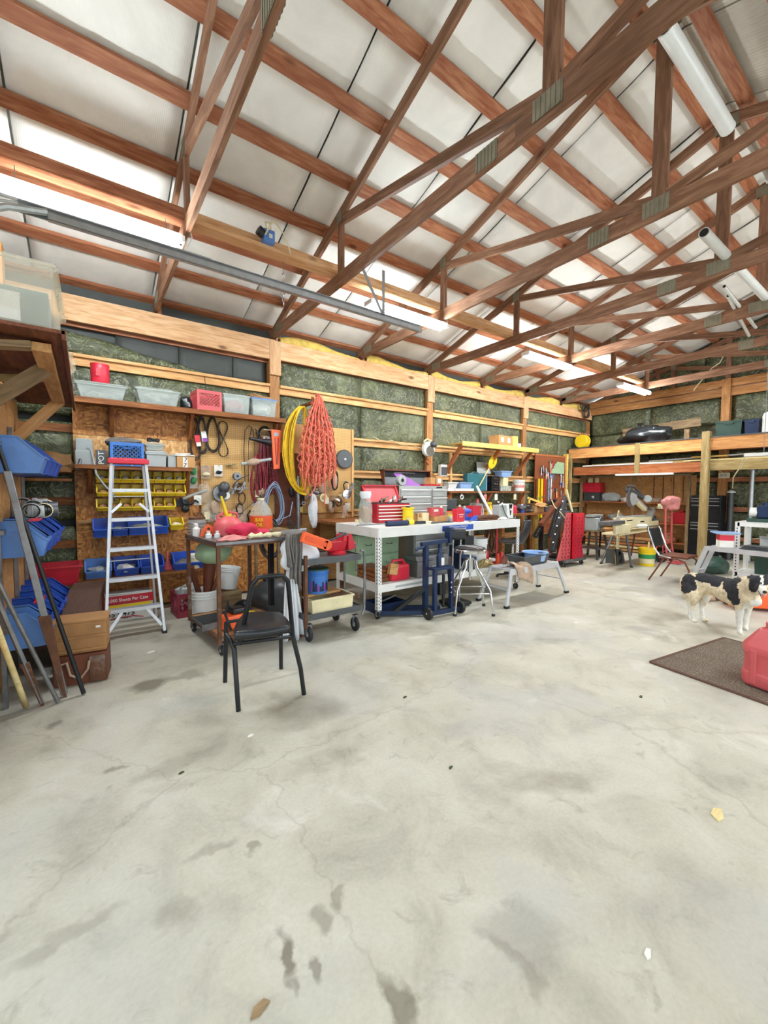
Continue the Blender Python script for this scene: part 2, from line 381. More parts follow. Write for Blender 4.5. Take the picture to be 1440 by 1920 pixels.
def link(name, mb, mat, parent=None, loc=None, smooth=None, bevel=0, matrix=None):
    me = bpy.data.meshes.new(name); me.from_pydata(mb.v, [], mb.f); me.update()
    o = bpy.data.objects.new(name, me); COL.objects.link(o)
    if mat is not None: me.materials.append(M[mat] if isinstance(mat, str) else mat)
    if smooth:
        me.polygons.foreach_set('use_smooth', [True]*len(me.polygons))
        if smooth != 'all':
            try: me.set_sharp_from_angle(angle=R_(38))
            except Exception: pass
    if bevel:
        b = o.modifiers.new('bevel', 'BEVEL'); b.width = bevel; b.segments = 2; b.limit_method = 'ANGLE'
    if loc is not None: o.location = loc
    if matrix is not None: o.matrix_basis = matrix
    if parent is not None: o.parent = parent
    return o
def thing(name, label, cat, loc=(0, 0, 0), rz=0, group=None):
    o = bpy.data.objects.new(name, None); COL.objects.link(o); o.empty_display_size = .1
    o.location = loc; o.rotation_euler = (0, 0, rz); o['label'] = label; o['category'] = cat
    if group: o['group'] = group
    return o
def tag(o, label, cat, group=None):
    o['label'] = label; o['category'] = cat
    if group: o['group'] = group
    return o
def struct(name, mb, mat, **k):
    o = link(name, mb, mat, **k); o['kind'] = 'structure'; return o
def rebase(o):       # top-level mesh written in world coordinates: origin to the base of the thing
    vs = o.data.vertices; n = len(vs); xs = [v.co.x for v in vs]; ys = [v.co.y for v in vs]; zs = [v.co.z for v in vs]
    c = V(((min(xs)+max(xs))/2, (min(ys)+max(ys))/2, min(zs)))
    for v in vs: v.co -= c
    o.location = c; return o
def solo(name, label, cat, mb, mat, group=None, **k):
    return tag(rebase(link(name, mb, mat, **k)), label, cat, group)
def part(t, name, mb, mat, world=False, **k):     # world: vertices are world coordinates, moved into the parent's frame
    if world:
        im = wm(t).inverted(); mb.v = [tuple(im @ V(v)) for v in mb.v]
    return link(name, mb, mat, parent=t, **k)
def lumber(name, a, b, w, h, mat, parent=None, up=(0, 0, 1), bevel=.003):
    """a board: its mesh runs along local X so that the grain follows it"""
    a, b = V(a), V(b); d = b-a; L = d.length; d.normalize(); u = V(up)
    if abs(d.dot(u)) > .98: u = V((0, 1, 0))
    y = u.cross(d).normalized(); z = d.cross(y)
    m = Matrix(((d.x, y.x, z.x, a.x), (d.y, y.y, z.y, a.y), (d.z, y.z, z.z, a.z), (0, 0, 0, 1)))
    if parent is not None: m = wm(parent).inverted() @ m
    mb = MB().box((L/2, 0, 0), (L, w, h))
    return link(name, mb, mat, parent=parent, matrix=m)
def text(s, size, mat, parent, loc, rot=(R_(90), 0, 0), ext=.001, name='lettering', sx=1, align='CENTER'):
    cu = bpy.data.curves.new(name, 'FONT'); cu.body = s; cu.size = size; cu.extrude = ext; cu.align_x = align; cu.align_y = 'CENTER'
    cu.offset = size*.012
    o0 = bpy.data.objects.new('tmp', cu); COL.objects.link(o0)
    dg = bpy.context.evaluated_depsgraph_get(); me = bpy.data.meshes.new_from_object(o0.evaluated_get(dg))
    bpy.data.objects.remove(o0); me.materials.clear(); me.materials.append(M[mat])
    o = bpy.data.objects.new(name, me); COL.objects.link(o); o.parent = parent; o.location = loc; o.rotation_euler = rot; o.scale = (sx, 1, 1)
    return o
def copy_tree(o, parent=None):
    c = o.copy(); COL.objects.link(c); c.parent = parent
    for ch in list(o.children): copy_tree(ch, c)
    return c
def dup(o, loc, rz=0, label=None, group=None, sc=None):
    c = copy_tree(o); c.location = loc; c.rotation_euler = (0, 0, rz)
    if label: c['label'] = label
    if group: c['group'] = group
    if sc: c.scale = sc
    return c
# ================================================================== THE SHELL
XL, XR, YB, YF = -.78, 11.60, 6.14, -3.10
YC = 1.51; ZC = 3.737; SL = .321; TX0, TS = .789, 1.547
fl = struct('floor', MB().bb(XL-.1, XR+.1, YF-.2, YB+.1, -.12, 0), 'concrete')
struct('bounce_apron', MB().bb(XL-9, XR+4, YF-9, YF-.2, -.2, -.02).bb(XL-9, XL-.1, YF-.2, YB, -.2, -.02), P('bounce_gravel', '#b5ae9c', .9, 0, .2, 30, .3))  # unseen ground outside, added so that daylight bounces indoors

# ---- back wall: sheathing, posts, header, girts, batts
wb = struct('wall_back', MB().bb(XL-.1, XR+.1, YB+.03, YB+.08, 0, 3.95), 'felt')
posts = [-.74, 2.334, 5.46, 8.48, 11.40]
for x in posts:
    lumber('post', (x, YB-.06, 0), (x, YB-.06, 3.42), .15, .15, 'post', wb, up=(0, 1, 0))
for i, x in enumerate(posts[1:4]):
    lumber('post_cap', (x-.0, 5.985, 3.20), (x-.0, 5.985, 3.70), .04, .17, 'header', wb, up=(1, 0, 0))
segs = [(-.76, 2.33), (2.33, 5.46), (5.46, 8.48), (8.48, 11.5)]
for i, (a, b) in enumerate(segs):
    top = (3.71, 3.70, 3.68, 3.68)[i]; hh = (.29, .27, .25, .22)[i]
    lumber('header_beam', (a, 5.99, top-hh/2), (b, 5.99, top-hh/2), .04, hh, 'header', wb)
    lumber('header_beam', (a, 6.10, 3.44), (b, 6.10, 3.44), .04, .10, 'purlin', wb)
for (a, b) in segs:
    for z in (2.99, 2.31, 1.76, 1.1, .45):
        if z < 2.9 and b < 3: continue
        y = 6.03
        lumber('girt', (a+.08, y, z-.012), (b-.08, y, z-.012), .04, .09, 'girt', wb)
        lumber('girt', (a+.08, y-.005, z+.052), (b-.08, y-.005, z+.052), .12, .036, 'girt', wb)
for z in (2.20, 1.72, 1.36, .86):
    lumber('girt', (-.72, 6.03, z), (.0, 6.03, z), .05, .09, 'shelfwood', wb)
def battpanel(x0, x1, z0, z1, y=6.075, seed=0, ax='Y', nu=14, nv=8, amp=.03):
    rg = random.Random(seed); a = [rg.uniform(0, 6) for _ in range(4)]
    def fn(u, v):
        e = min(1, 8*min(u, 1-u, v, 1-v)+.15)
        d = amp*e*(1+.5*math.sin(9*u+a[0])+.4*math.sin(7*v+a[1]+4*u)+.3*math.sin(23*u+a[2]))
        return (x0+(x1-x0)*u, y-d, z0+(z1-z0)*v) if ax == 'Y' else (y-d, x0+(x1-x0)*u, z0+(z1-z0)*v)
    return MB().sheet(fn, nu, nv, .02)
k = 0
for i, (a, b) in enumerate(segs):
    for (z0, z1) in ((3.06, 3.4), (2.37, 2.93), (1.83, 2.25), (1.16, 1.70), (.5, 1.04), (.02, .4)):
        n = 2 if i else 1
        if i == 0 and z0 > 3: continue
        for j in range(n):
            cut = a+.08+(b-a-.16)*(j/n); cut2 = a+.08+(b-a-.16)*((j+1)/n)
            k += 1; link('insulation_batt', battpanel(cut+.004, cut2-.004, z0-.02, z1+.02, seed=k), 'batt', parent=wb, smooth='all')
# sagging batt over dark felt in the first bay
link('insulation_batt', MB().sheet(lambda u, v: (-.7+2.15*u, 6.06-.05*math.sin(3.1*v)*(1-u*.6)-.01*math.sin(25*u+4*v), 3.06+v*(.36*(1-u)**1.1+.012)+.012*math.sin(17*u)*v), 24, 6, .02), 'batt', parent=wb, smooth='all')
for x0, x1 in ((.35, 1.05), (1.06, 1.75), (1.76, 2.24)):
    link('felt_sheet', MB().sheet(lambda u, v: (x0+(x1-x0)*u, 6.125-.006*math.sin(7*u+x0), 3.04+.4*v), 6, 3, .006), 'felt', parent=wb, smooth='all')
for i in range(3):      # yellow fibreglass stuffed above the header
    for j in range(2):
        x0 = 2.42+i*3.05+j*1.55; 
        link('eave_insulation', MB().sheet(lambda u, v: (x0+1.4*u, 6.03-.04*math.sin(3.14*v)-.012*math.sin(19*u+5*v+i), 3.66+v*(.12+.05*math.sin(5*u+i*2+j))), 14, 5, .03), 'foam', parent=wb, smooth='all')

# sheathing over the studs of the first bay: OSB and pegboard
lumb = link('osb_sheet', MB().bb(-.10, 1.10, 5.92, 5.935, 2.13, 2.47), 'osb', parent=wb)
link('osb_sheet', MB().bb(-.10, 1.10, 5.92, 5.935, 1.74, 2.126), 'osb_light', parent=wb)
link('osb_sheet', MB().bb(-.10, 1.10, 5.92, 5.935, 1.02, 1.736), 'osb', parent=wb)
link('osb_sheet', MB().bb(-.10, 1.10, 5.92, 5.935, .03, 1.016), 'osb', parent=wb)
link('osb_sheet', MB().bb(1.104, 2.26, 5.92, 5.935, .03, 1.12), 'osb', parent=wb)
link('osb_sheet', MB().bb(1.104, 1.25, 5.92, 5.935, 1.13, 2.47), 'osb', parent=wb)
for x0, x1, z1 in ((1.25, 2.46, 2.47), (2.464, 3.60, 2.50)):
    link('pegboard_sheet', MB().bb(x0, x1, 5.895, 5.905, 1.13, z1), 'pegboard', parent=wb)
link('plywood_sheet', MB().bb(2.264, 3.6, 5.92, 5.935, .03, 1.12), 'birch', parent=wb)
lumber('batten', (3.62, 5.90, .6), (3.62, 5.90, 2.50), .04, .05, 'girt', wb)
lumber('batten', (-.08, 5.905, 1.12), (1.18, 5.905, 1.12), .02, .035, 'birch', wb)
link('plywood_sheet', MB().bb(2.27, 2.70, 5.875, 5.893, .95, 2.05), 'brownm', parent=wb)

# ---- left wall with the big door opening beyond it
wl = struct('wall_left', MB().bb(XL-.06, XL, 2.75, YB+.05, 0, 3.9).bb(XL-.06, XL, YF, 2.75, 3.35, 3.9), 'felt')
link('osb_sheet', MB().bb(-.52, -.50, 2.9, 4.55, .35, 2.30), 'birch', parent=wl)
link('osb_sheet', MB().bb(-.52, -.50, 4.554, 5.22, .35, 2.30), 'birch', parent=wl)
for y in (3.0, 4.1, 5.19):
    lumber('post', (-.62, y, 0), (-.62, y, 3.72), .14, .14, 'post', wl, up=(0, 1, 0))
for i, (z0, z1) in enumerate(((0.02, .9), (.93, 1.9), (1.93, 2.9), (2.93, 3.6))):
    link('insulation_batt', battpanel(5.3, 6.1, z0, z1, y=-.68, seed=50+i, ax='X', amp=-.03), 'batt', parent=wl, smooth='all')
    link('insulation_batt', battpanel(2.8, 5.28, z0, z1, y=-.745, seed=60+i, ax='X', amp=-.01), 'batt', parent=wl, smooth='all')
lumber('header_beam', (-.72, 2.8, 3.55), (-.72, 6.0, 3.55), .04, .28, 'header', wl)

# ---- right gable wall
wr = struct('wall_right', MB().bb(XR, XR+.05, YF, YB+.05, 0, 3.9).prism([(YF, 3.9), (YB+.05, 3.9), (YC, 5.5)], XR, XR+.05, 'X'), 'felt')
for y in (2.98, 0, -2.9):
    lumber('post', (11.48, y, 0), (11.48, y, 3.95), .15, .15, 'post', wr, up=(0, 1, 0))
for z in (3.86, 3.66, 2.45, 1.75, 1.1, .45):
    for (y0, y1) in ((6.0, 3.06), (2.9, .08), (-.08, -2.9)):
        lumber('girt', (11.47, y0, z), (11.47, y1, z), .05, .17 if z > 3 else .10, 'post' if z > 3 else 'purlin', wr)
k = 200
for (y0, y1) in ((3.06, 4.5), (4.51, 6.02), (.08, 1.5), (1.51, 2.9), (-1.5, -.08), (-2.9, -1.51)):
    for (z0, z1) in ((3.0, 3.58), (2.50, 2.99), (1.80, 2.40), (1.15, 1.70), (.5, 1.05), (.02, .4)):
        k += 1; link('insulation_batt', battpanel(y0, y1, z0, z1, y=11.56, seed=k, ax='X', amp=.03), 'batt', parent=wr, smooth='all')
for (y0, y1) in ((1.6, 3.4), (3.42, 5.6), (-.4, 1.58), (-2.6, -.42)):
    zt = lambda y: 3.97+SL*(YB-YC-abs(y-YC))
    link('insulation_batt', MB().sheet(lambda u, v: (11.57-.02*math.sin(6*u+5*v), y0+(y1-y0)*u, 3.94+v*max(.05, zt(y0+(y1-y0)*u)-3.98)), 10, 6, .02), 'batt', parent=wr, smooth='all')
for y in (4.35, 2.98, 1.51, .1):
    lumber('gable_stud', (11.50, y, 3.95), (11.50, y, 3.93+SL*(YB-YC-abs(y-YC))-.05), .04, .09, 'truss', wr, up=(0, 1, 0))

# ---- ceiling: metal deck, white insulation panels, purlins
def zr(y): return 3.94+SL*(6-YC-abs(y-YC))
ce = struct('ceiling', MB().sheet(lambda u, v: (XL-.5+(XR-XL+1)*u, YF-.4+(YB+.5-YF+.4)*v, zr(YF-.4+(YB-YF+.9)*v)+.17), 2, 40, .02), 'shaded_deck')
seams = [-.95, -.41, .76, 1.92, 3.13, 4.25, 5.42, 6.6, 7.8, 9.0, 10.2, 11.7]
py = [6.14, 5.57, 4.97, 4.38, 3.80, 3.23, 2.66, 2.10, 1.66]
for a, b in zip(seams, seams[1:]):
    def fn(u, v, a=a, b=b):
        y = YC+(6.35-YC)*v; s = 0
        for q, r in zip(py, py[1:]):
            if r <= y <= q: s = math.sin(math.pi*(y-r)/(q-r))
        s *= .018+.012*math.sin(a*3+y*2)
        x = a+.009+(b-a-.018)*u
        return (x, y, zr(y)+.075-s*(.5+.5*math.sin(math.pi*u))-.004*math.sin(u*40+y))
    link('insulation_panel', MB().sheet(fn, 10, 40, .012), 'vinyl', parent=ce, smooth='all')
    def fn2(u, v, a=a, b=b):
        y = YC-4.75*v; return (a+.009+(b-a-.018)*u, y, zr(y)+.075)
    link('insulation_panel', MB().sheet(fn2, 4, 12, .012), 'shaded_deck', parent=ce)
for y in py:
    for (x0, x1) in ((-.9, 2.3), (2.305, 5.40), (5.405, 8.5), (8.505, 11.7)):
        z = zr(y)+.02
        lumber('purlin', (x0, y, z), (x1, y, z), .125, .04, 'purlin', ce, up=(0, -SL, 1) if False else (0, SL, 1))
        if y > 1.7 or True:
            y2 = 2*YC-y; lumber('purlin', (x0, y2, z), (x1, y2, z), .125, .04, 'purlin', ce, up=(0, -SL, 1))

# ---- trusses: each one a thing with its chords, webs and nail plates
ORD = {-1: 'leftmost truss against the left wall', 0: 'near truss crossing the left of the photo beside the big lit tube', 1: 'truss running from the first back post to the top right corner', 2: 'third roof truss from the left wall',
       3: 'fourth roof truss from the left wall, beyond the big white pipe', 4: 'fifth roof truss from the left wall, above the small white pipes', 5: 'sixth roof truss from the left wall', 6: 'last roof truss before the right gable wall', 7: 'truss standing in the right gable wall'}
SPL = aX(915, 285, TX0+TS).y-YC
def nail_plate(t, x, y, z, w=.17, h=.14, ribs=6, tilt=0):
    mb = MB()
    for sx in (-1, 1):
        mb.box((x+sx*.0225, y, z), (.003, w, h), rx=tilt)
        for i in range(ribs):
            o = (i-(ribs-1)/2)*w/ribs
            mb.box((x+sx*.0255, y+o, z), (.005, w/ribs*.38, h*.96), rx=tilt)
    part(t, 'nail_plate', mb, 'plate', world=True)
for k in range(-1, 8):
    x = TX0+TS*k if k < 7 else 11.50
    if k == -1: x = -.70
    t = thing('roof_truss', 'reddish wooden '+ORD[k] if not ORD[k][0] in 'ts' or True else ORD[k], 'truss', (x, YC, ZC))
    S = 6.02-YC
    lumber('bottom_chord', (x, YC+.25, ZC+.07), (x, YC+S, ZC+.07), .038, .14, 'truss', t)
    lumber('bottom_chord', (x, YC+.25, ZC+.07), (x, YC-S, ZC+.07), .038, .14, 'truss', t)
    for s in (-1, 1):
        L = S-.06
        lumber('top_chord', (x, YC, ZC+.13+SL*S-.02), (x, YC+s*(S+.12), ZC+.13-SL*.12-.02), .038, .105, 'truss', t, up=(0, 0, 1))
        yw = YC+s*2.52; zw = ZC+.11+SL*(S-2.52)
        lumber('web', (x, yw, ZC+.14), (x, yw, zw-.04), .037, .085, 'truss', t, up=(0, 1, 0))
        lumber('web', (x, yw-s*.03, zw-.07), (x, YC+s*.06, ZC+.16), .0375, .085, 'truss', t)
        nail_plate(t, x, yw, zw-.03, .10, .13, 4)
        nail_plate(t, x, YC+SPL, ZC+.072, .19, .135, 6) if s > 0 else None
        nail_plate(t, x, YC+s*(S-.22), ZC+.10, .22, .12, 5)
    lumber('king_post', (x, YC, ZC+.14), (x, YC, ZC+.08+SL*S), .0375, .115, 'truss', t, up=(0, 1, 0))
    nail_plate(t, x, YC+.02, ZC+.10, .20, .13, 6); nail_plate(t, x, YC, ZC+SL*S+.06, .2, .12, 5)
    if k not in (-1, 7):
        lumber('heel_block', (x+.04, 6.055, 3.48), (x+.04, 6.055, 3.84), .09, .04, 'purlin', t, up=(1, 0, 0))
# strongback: bracing boards lying along the trusses, and its blocks
sb = thing('ceiling_brace', 'long pale pine brace of two boards running across all the trusses above the lights', 'brace', (5, 4.03, ZC+.14))
for (a, b) in ((-.7, .83), (.83, 3.95), (3.95, 7.0), (7.0, 10.1)):
    lumber('flat_board', (a, 4.15, ZC+.162), (b, 4.15, ZC+.162), .14, .038, 'header' if a > .5 else 'purlin', sb)
    lumber('edge_board', (a, 4.24, ZC+.255), (b, 4.24, ZC+.255), .038, .14, 'header' if a > .5 else 'purlin', sb)
# ================================================================== MAKERS
def openbox(mb, w, d, h, t=.006, taper=.88, z0=0):
    """hollow tapered box, open at the top"""
    def ring(f, z, o=0): return [(-(w/2*f-o), -(d/2*f-o), z), (w/2*f-o, -(d/2*f-o), z), (w/2*f-o, d/2*f-o, z), (-(w/2*f-o), d/2*f-o, z)]
    p = ring(taper, z0) + ring(1, z0+h) + ring(1, z0+h, t) + ring(taper, z0+t, t)
    f = [(3, 2, 1, 0), (12, 13, 14, 15)]
    for i in range(4):
        j = (i+1) % 4
        f += [(i, j, j+4, i+4), (i+4, j+4, j+8, i+8), (i+8, j+8, j+12, i+12)]
    return mb.add(p, f)
def rimring(mb, w, d, z, ww=.02, hh=.018):
    for s in (-1, 1):
        mb.box((0, s*(d/2), z), (w+ww, ww, hh)); mb.box((s*(w/2), 0, z), (ww, d-ww, hh))
    return mb
def tote(name, label, loc, w, d, h, mat='clearp', lid=None, rz=0, fill=None, group=None, cat='tub', fillmat='clearfill', taper=.86, handles=True):
    t = thing(name, label, cat, loc, rz, group)
    part(t, 'body', openbox(MB(), w, d, h, taper=taper), mat)
    part(t, 'rim', rimring(MB(), w, d, h-.008), mat)
    if handles:
        for s in (-1, 1): part(t, 'handle', MB().box((s*(w/2+.012), 0, h-.03), (.02, d*.35, .03)).box((s*(w/2+.004), 0, h-.06), (.012, d*.28, .012)), mat)
    if fill:
        part(t, 'contents', MB().blob((0, 0, h*fill*.55+.012), (w*.36, d*.36, h*fill*.5), seed=int(w*1000), amp=.35, flat=True), fillmat, smooth=True)
    if lid: part(t, 'lid', MB().box((0, 0, h+.008), (w+.026, d+.026, .016)).box((0, 0, h+.02), (w*.86, d*.8, .012)), lid, bevel=.004)
    return t
def crate(name, label, loc, mat, s=.33, h=.28, rz=0, group=None, cat='crate'):
    t = thing(name, label, cat, loc, rz, group); a = s/2
    fr = MB()
    for sx in (-1, 1):
        for sy in (-1, 1): fr.box((sx*(a-.014), sy*(a-.014), h/2), (.03, .03, h))
    for z, hh in ((.035, .07), (h-.02, .04)):
        for q in (-1, 1): fr.box((0, q*(a-.006), z), (s-.03, .012, hh)); fr.box((q*(a-.006), 0, z), (.012, s-.03, hh))
    fr.box((0, 0, .006), (s-.02, s-.02, .012)); part(t, 'frame', fr, mat, bevel=.002)
    z0, z1 = .07, h-.04; L = s-.06; n = 7
    for side in range(4):
        mb = MB(); m = Matrix.Rotation(side*math.pi/2, 4, 'Z')
        for i in range(-3, n):
            for dr in (1, -1):
                x0 = -L/2+i*L/(n-1); x1 = x0+(z1-z0)
                aa, bb_ = (x0, z0), (x1, z1)
                # clip to the opening
                if x1 < -L/2 or x0 > L/2: continue
                if aa[0] < -L/2: aa = (-L/2, z0+(-L/2-x0))
                if bb_[0] > L/2: bb_ = (L/2, z1-(x1-L/2))
                if bb_[0]-aa[0] < .01: continue
                mb.bar(m @ V((dr*aa[0], -a+.006, aa[1])), m @ V((dr*bb_[0], -a+.006, bb_[1])), .006, .007)
        part(t, 'lattice_side', mb, mat)
    part(t, 'hand_grip', MB().tube([(-.05, -a-.002, h-.045), (-.03, -a-.002, h-.07), (.03, -a-.002, h-.07), (.05, -a-.002, h-.045)], .008, 5), mat)
    return t
def hopper(name, label, w, d, h, mat, loc=(0, 0, 0), rz=0, group=None, fill=None, cat='bin', front=.45):
    """stacking bin: low sloping front towards -Y"""
    t = thing(name, label, cat, loc, rz, group); th = .006
    prof = [(-d/2+.02, 0), (d/2, 0), (d/2, h), (-d/2+d*.35, h), (-d/2-.01, h*front+.01), (-d/2-.005, h*front-.01)]
    body = MB()
    for s in (-1, 1):
        body.prism(prof, s*(w/2)-th/2, s*(w/2)+th/2, 'X')
    body.box((0, 0, th/2), (w, d-.02, th)); body.box((0, d/2-th/2, h/2), (w, th, h))
    part(t, 'body', body, mat, bevel=.0015)
    part(t, 'front_lip', MB().hexa([(-w/2, -d/2+.02, 0), (w/2, -d/2+.02, 0), (w/2, -d/2+.028, 0), (-w/2, -d/2+.028, 0), (-w/2, -d/2-.016, h*front), (w/2, -d/2-.016, h*front), (w/2, -d/2-.006, h*front), (-w/2, -d/2-.006, h*front)]).box((0, -d/2-.014, h*front), (w+.008, .02, .012)), mat)
    rim = MB()
    for s in (-1, 1):
        rim.bar((s*(w/2+.004), d/2, h), (s*(w/2+.004), -d/2+d*.35, h), .014, .012); rim.bar((s*(w/2+.004), -d/2+d*.35, h), (s*(w/2+.004), -d/2-.01, h*front), .014, .012)
        rim.prism([(-d*.28, h*.12), (d*.30, h*.12), (d*.38, h*.72), (-d*.10, h*.72)], s*(w/2+.003), s*(w/2+.008), 'X')
    rim.box((0, d/2, h), (w+.02, .014, .014)); part(t, 'rim', rim, mat)
    if fill: part(t, 'contents', MB().blob((0, 0, h*.3), (w*.42, d*.42, h*.32), seed=int(w*999)+len(label), amp=.4, flat=True), fill, smooth=True)
    return t
def bucket(name, label, loc, r=.15, h=.37, mat='whitep', rim='whitep', group=None, lid=None, label_mat=None, handle=True, rz=0, cat='bucket'):
    t = thing(name, label, cat, loc, rz, group)
    prof = [(r*.86, 0), (r*.97, h*.72), (r*.97, h*.78), (r, h*.8), (r, h*.99), (r-.006, h*.99), (r*.9, h*.7), (r*.82, .01)]
    part(t, 'body', MB().lathe((0, 0, 0), prof, 24), mat, smooth=True)
    rb = MB()
    for z in (.78, .86, .94): rb.lathe((0, 0, 0), [(r*.99, h*z), (r*1.05, h*z+.002), (r*1.05, h*z+.008), (r*.99, h*z+.01)], 24, close=False)
    part(t, 'rim_rings', rb, rim, smooth=True)
    if label_mat:
        part(t, 'label_band', MB().lathe((0, 0, 0), [(r*.905, h*.22), (r*.915, h*.22), (r*.955, h*.55), (r*.945, h*.55)], 24, close=False), label_mat, smooth=True)
    if lid: part(t, 'lid', MB().lathe((0, 0, 0), [(r*1.06, h*.97), (r*1.07, h*1.02), (r*.95, h*1.04), (0.01, h*1.04)], 24), lid, smooth=True)
    if handle:
        part(t, 'handle', MB().tube([(r*1.06*math.cos(a), -r*1.06*math.sin(a)*.55, h*.82-r*1.0*math.sin(a)*.9) for a in [math.pi*i/12 for i in range(13)]], .003, 5), 'steel')
    return t
def carton(name, label, loc, w, d, h, rz=0, mat='card', open_=False, group=None, cat='cardboard box', tape=True):
    t = thing(name, label, cat, loc, rz, group)
    if open_:
        part(t, 'body', openbox(MB(), w, d, h, .004, 1), mat)
        for s in (-1, 1):
            part(t, 'flap', MB().bar((s*(w/2), 0, h), (s*(w/2+w*.28), 0, h+w*.12), d*.98, .004), mat); part(t, 'flap', MB().bar((0, s*d/2, h), (0, s*(d/2+.1), h-.03), w*.95, .004), mat)
    else:
        part(t, 'body', MB().box((0, 0, h/2), (w, d, h-.004)), mat, bevel=.003)
        for s in (-1, 1): part(t, 'flap', MB().box((0, s*(d/4+.001), h), (w, d/2-.003, .004)), mat)
        if tape: part(t, 'tape', MB().box((0, 0, h+.0025), (w+.002, .05, .001)).box((w/2+.0005, 0, h-.03), (.001, .05, .06)).box((-w/2-.0005, 0, h-.03), (.001, .05, .06)), 'birch')
    return t
def caster(t, x, y, r=.05, mat='rubber', z0=0, name='caster', rz=0, plate=.02):
    c = part(t, name, MB().box((x, y, z0+2*r+.025), (.06, .06, .006)).bar((x-.02, y, z0+2*r+.02), (x-.02, y+.01, z0+r), .03, .004).bar((x+.02, y, z0+2*r+.02), (x+.02, y+.01, z0+r), .03, .004), 'steel')
    w = link('wheel', MB().lathe((x, y+.01, z0+r), [(r*.4, -.014), (r*.95, -.014), (r, -.009), (r, .009), (r*.95, .014), (r*.4, .014)], 18, ax='X'), mat, parent=c, smooth=True)
    link('hub', MB().lathe((x, y+.01, z0+r), [(r*.38, -.017), (r*.38, .017)], 12, ax='X'), 'greym', parent=c, smooth=True)
    return c
def coil(mb, c, rx, rz, turns, r, jit=.012, seed=0, ax='Y', n=22, lean=0, th=.03, sides=5, pear=.25):
    rg = random.Random(seed); c = V(c)
    for k in range(turns):
        a_, b_ = rx*(1+rg.uniform(-.12, .12)), rz*(1+rg.uniform(-.08, .08)); o = V((rg.uniform(-jit, jit), rg.uniform(-th, th)*.8, rg.uniform(-jit, jit))); ph = rg.uniform(0, 6)
        pts = []
        for i in range(n):
            a = 2*math.pi*i/n; s, q = math.sin(a), math.cos(a)
            w_ = a_*(1-pear*q)
            pts.append(c + o + V((w_*s + lean*q, .008*math.sin(3*a+ph), b_*q)))
        mb.tube(pts, r, sides, closed=True)
    return mb
def rag(c, r, h, seed=0, folds=6, th=.004, nu=28, nv=10):
    rg = random.Random(seed); p = [rg.uniform(0, 6) for _ in range(5)]; c = V(c)
    def fn(u, v):
        a = 2*math.pi*u; q = v
        rr = (1+.22*math.sin(2*a+p[0])+.1*math.sin(folds*a+p[1]))*q
        z = h*(1-q**1.6)*(1+.3*math.sin(folds*a+p[2]+3*q))+.012*math.sin(9*a+6*q+p[3])*q
        return c + V((r[0]*rr*math.cos(a), r[1]*rr*math.sin(a), max(z, .004)))
    return MB().sheet(fn, nu, nv, th)

# ================================================================== LEFT SIDE: shelf overhead, bins, poles, boxes
wz = 2.37
t = thing('overhead_shelf', 'dark plywood shelf overhead at the left edge carrying the biggest clear tub', 'shelf', (-.3, 4.3, wz))
lumber('shelf_board', (-.30, 2.98, wz+.012), (-.30, 5.58, wz+.012), .46, .02, 'darkply', t)
lumber('edge_strip', (-.075, 2.98, wz-.005), (-.075, 5.58, wz-.005), .02, .05, 'darkply', t)
lumber('support_rail', (-.185, 3.15, wz-.045), (-.185, 5.05, wz-.045), .09, .05, 'birch', t, up=(0, 0, 1))
for y, m_ in ((3.18, 'greyboard'), (4.05, 'treated')): lumber('cross_board', (-.52, y, wz-.08), (-.23, y, wz-.04), .09, .036, m_, t, up=(0, .0, 1))
lumber('knee_brace', (-.50, 4.9, 1.93), (-.18, 4.95, wz-.05), .04, .09, 'birch', t); lumber('knee_brace', (-.53, 3.6, 2.0), (-.20, 3.6, wz-.07), .04, .09, 'greyboard', t)
tub = tote('storage_tub', 'biggest milky tub with a rounded rim, on the overhead shelf at the left edge', (-.36, 3.42, wz+.025), .50, .86, .35, 'milky', rz=0, taper=.93)
tote('shallow_tub', 'milky shallow tub sticking out behind the biggest tub', (-.26, 4.35, wz+.025), .40, .6, .16, 'milky', fill=.7, fillmat='cardd', taper=.8)
link('tub_contents', MB().bb(-.22, .22, -.39, .39, .02, .20), 'teal', parent=tub); link('pale_box', MB().bb(-.17, .10, -.40, -.2, .02, .17), 'whitep', parent=tub); link('rounded_edge', MB().tube([(.25, -.43, .33), (.262, .43, .33)], .02, 8), 'milky', parent=tub)
b1 = carton('narrow_carton', 'narrow pale upright carton behind the biggest tub on the overhead shelf', (-.125, 3.93, wz+.025), .05, .1, .25, mat='yellowwood', tape=False)

def leftbin(i, y, xf, z, mat, w, label, grp, red=False, fill=None):
    b = hopper('storage_bin', label, w, .36, .25, mat, (xf-.19, y+w/2, z), R_(90), grp, fill=fill)
    if red: link('red_strip', MB().box((0, -.12, .255), (w*.9, .06, .01)), 'redp', parent=b)
    return b
